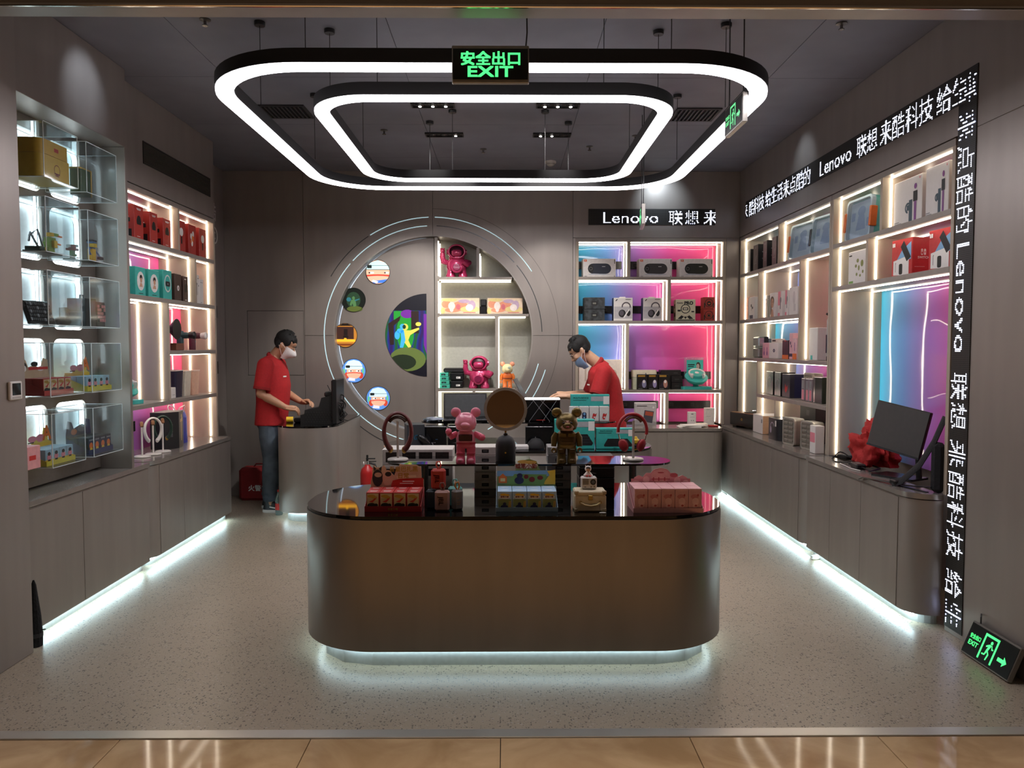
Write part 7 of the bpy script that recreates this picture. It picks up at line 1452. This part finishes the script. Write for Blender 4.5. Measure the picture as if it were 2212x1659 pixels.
    for s in (-1, 1): e.ball((s * .064, -.004, .048), (.018, .048, .046), 14, 10); e.ball((s * .064, .045, .0), (.016, .03, .05), 12, 8)
    for k in range(46):
        a = random.uniform(0, 2 * PI); t_ = random.uniform(.05, .75); q = Vector((math.sin(t_) * math.cos(a) * .083, .028 + math.sin(t_) * math.sin(a) * .096, .056 + math.cos(t_) * .086))
        nn = (q - Vector((0, .028, .03))).normalized(); e.tube([q - nn * .01, q + nn * .011 + Vector((random.uniform(-.01, .01), -.012, .0))], [.010, .004], 6)
    for k in range(9): x = -.055 + k * .0137; e.tube([(x, -.055, .088), (x + .004, -.078 + abs(x) * .3, .074), (x + .007, -.084 + abs(x) * .35, .056)], [.010, .008, .004], 6)
    O('hair', remesh(e, .0055, 3), mat('070707', .75, var=.3, vs=60, bump=.12, bs=90), root, smooth=80, fix=False)
    for s in (-1, 1):
        e = MB(); e.M = Mh; e.ball((s * .031, -.0825, .008), (.0125, .006, .0062), 12, 8); ey = O('eye', e, mat('e3ded8', .3), root, smooth=60)
        e = MB(); e.M = Mh; e.ball((s * .031, -.0872, .006), (.0052, .003, .0052), 10, 6); O('iris', e, mat('1a110d', .2), ey)
        e = MB(); e.M = Mh; e.tube([(s * .014, -.0885, .030), (s * .032, -.0865, .036), (s * .050, -.073, .031)], [.0035, .004, .002], 6); O('eyebrow', e, mat('15100e', .7), root)
        e = MB(); e.M = Mh; e.tube([(s * .019, -.0885, .010), (s * .031, -.0895, .0135), (s * .044, -.082, .009)], .0022, 6); O('upper_lid', e, mat('6b4a38', .6), root)
    e = MB(); e.M = Mh; dz = P.get('mask_drop', 0)
    rows = []; 
    for i in range(9):
        v_ = i / 8; z = -.006 - dz - v_ * .098; row = []
        for k in range(15):
            a = math.radians(-72 + 144 * k / 14); rr = .080 + .004 * math.cos(a * 1.0); bul = (.052 if not dz else .026) * math.sin(PI * min(1, v_ * 1.05 + .12)) * max(0, math.cos(a)) ** 2
            ch = 1 - .30 * v_ ** 2
            row.append((math.sin(a) * rr * ch * 1.0, -.010 - math.cos(a) * (rr - .006) * (1 - .18 * v_) - bul, z + .018 * abs(math.sin(a)) * (1 - 1.6 * v_)))
        rows.append(row)
    V0 = [p for r_ in rows for p in r_]; F0 = [(i * 15 + k, i * 15 + k + 1, (i + 1) * 15 + k + 1, (i + 1) * 15 + k) for i in range(8) for k in range(14)]
    nV = len(V0); V1 = [(x * .96, y + .004, z) for x, y, z in V0]; F1 = [tuple(i + nV for i in f[::-1]) for f in F0]
    bd = [k for k in range(15)] + [i * 15 + 14 for i in range(1, 9)] + [8 * 15 + k for k in range(13, -1, -1)] + [i * 15 for i in range(7, 0, -1)]
    F2 = [(bd[i], bd[(i + 1) % len(bd)], bd[(i + 1) % len(bd)] + nV, bd[i] + nV) for i in range(len(bd))]
    e.add(V0 + V1, F0 + F1 + F2); fm = O('face_mask', e, mat(P['mask'], .7, var=.05, vs=120, bump=.1, bs=150), root, smooth=60)
    for s in (-1, 1):
        e = MB(); e.M = Mh; e.tube([(s * .074, -.036, -.012 - dz), (s * .081, -.005, .004 - dz * .6), (s * .086, .03, .012)], .0022, 6); e.tube([(s * .058, -.03, -.092 - dz), (s * .078, .0, -.05), (s * .085, .035, -.01)], .0022, 6); O('mask_loop', e, WHT, fm)
    if P.get('glasses'):
        e = MB(); e.M = Mh
        for s in (-1, 1):
            e.tube([(s * .033 + .024 * math.cos(a * PI / 8), -.098 + .006 * abs(math.cos(a * PI / 8)), .003 + .018 * math.sin(a * PI / 8)) for a in range(16)], .0013, 6, closed=True)
            e.tube([(s * .057, -.092, .008), (s * .078, -.05, .012), (s * .083, .01, .014)], .0014, 6)
        e.tube([(-.009, -.1, .006), (.009, -.1, .006)], .0013, 6); O('glasses', e, mat('2a2624', .3, .6), root)
    return root
# standing clerk behind the register, facing along the counter; right side towards the viewer
person('standing clerk in a red polo shirt and white mask looking down behind the register', (-2.185, 7.20, 0), R90, dict(
    skin='b98a6c', head=(0, -.118, 1.555), pitch=30, shoulder=(.005, 1.405), hip_y=.02, waist=(.005, 1.03, .165, .128),
    chest=[(.0, 1.18, .175, .135), (.005, 1.30, .185, .122), (.005, 1.37, .18, .10)], legs=(.095, .0, .03), foot_y=(-.02, .05), hem=.815, hemr=(.19, .148),
    arms=[dict(j=((-.195, .01, 1.375), (-.235, .045, 1.115), (-.17, -.165, .985)), d=(.25, -1, -.12), n=(.5, .1, -1), side=1, curl=1.05, sleeve=.84),
          dict(j=((.195, .01, 1.375), (.225, -.005, 1.13), (.10, -.24, 1.015)), d=(-.4, -1, .15), n=(-.4, 0, -1), side=-1, curl=1.0, sleeve=.84)],
    jeans='4d5966', shoe='1c1d20', seed=4, mask='e9e4e4', logo=((-.09, -.134, 1.27), -.3)))
# clerk bending over a laptop behind the farther island, facing the niche
person('bending clerk in a red polo with glasses and a blue mask under his chin', (.90, 7.02, 0), -R90, dict(
    skin='c79c7e', head=(0, -.215, 1.505), pitch=38, shoulder=(-.02, 1.345), hip_y=.07, waist=(.04, 1.02, .165, .125),
    chest=[(.02, 1.14, .175, .132), (.0, 1.25, .182, .126), (-.015, 1.315, .178, .105)], legs=(.10, .06, .07), hem=.80, hemr=(.185, .145),
    arms=[dict(j=((-.19, -.02, 1.315), (-.245, -.10, 1.085), (-.19, -.335, 1.098)), d=(.15, -1, .0), n=(.1, 0, -1), side=1, curl=.45, sleeve=.86),
          dict(j=((.19, -.02, 1.315), (.235, -.09, 1.09), (.16, -.345, 1.10)), d=(-.15, -1, .02), n=(-.1, 0, -1), side=-1, curl=.45, sleeve=.86)],
    jeans='2c3038', shoe='1c1d20', seed=11, mask='7d9cc0', mask_drop=.045, glasses=True, logo=((.075, -.145, 1.20), .3)))
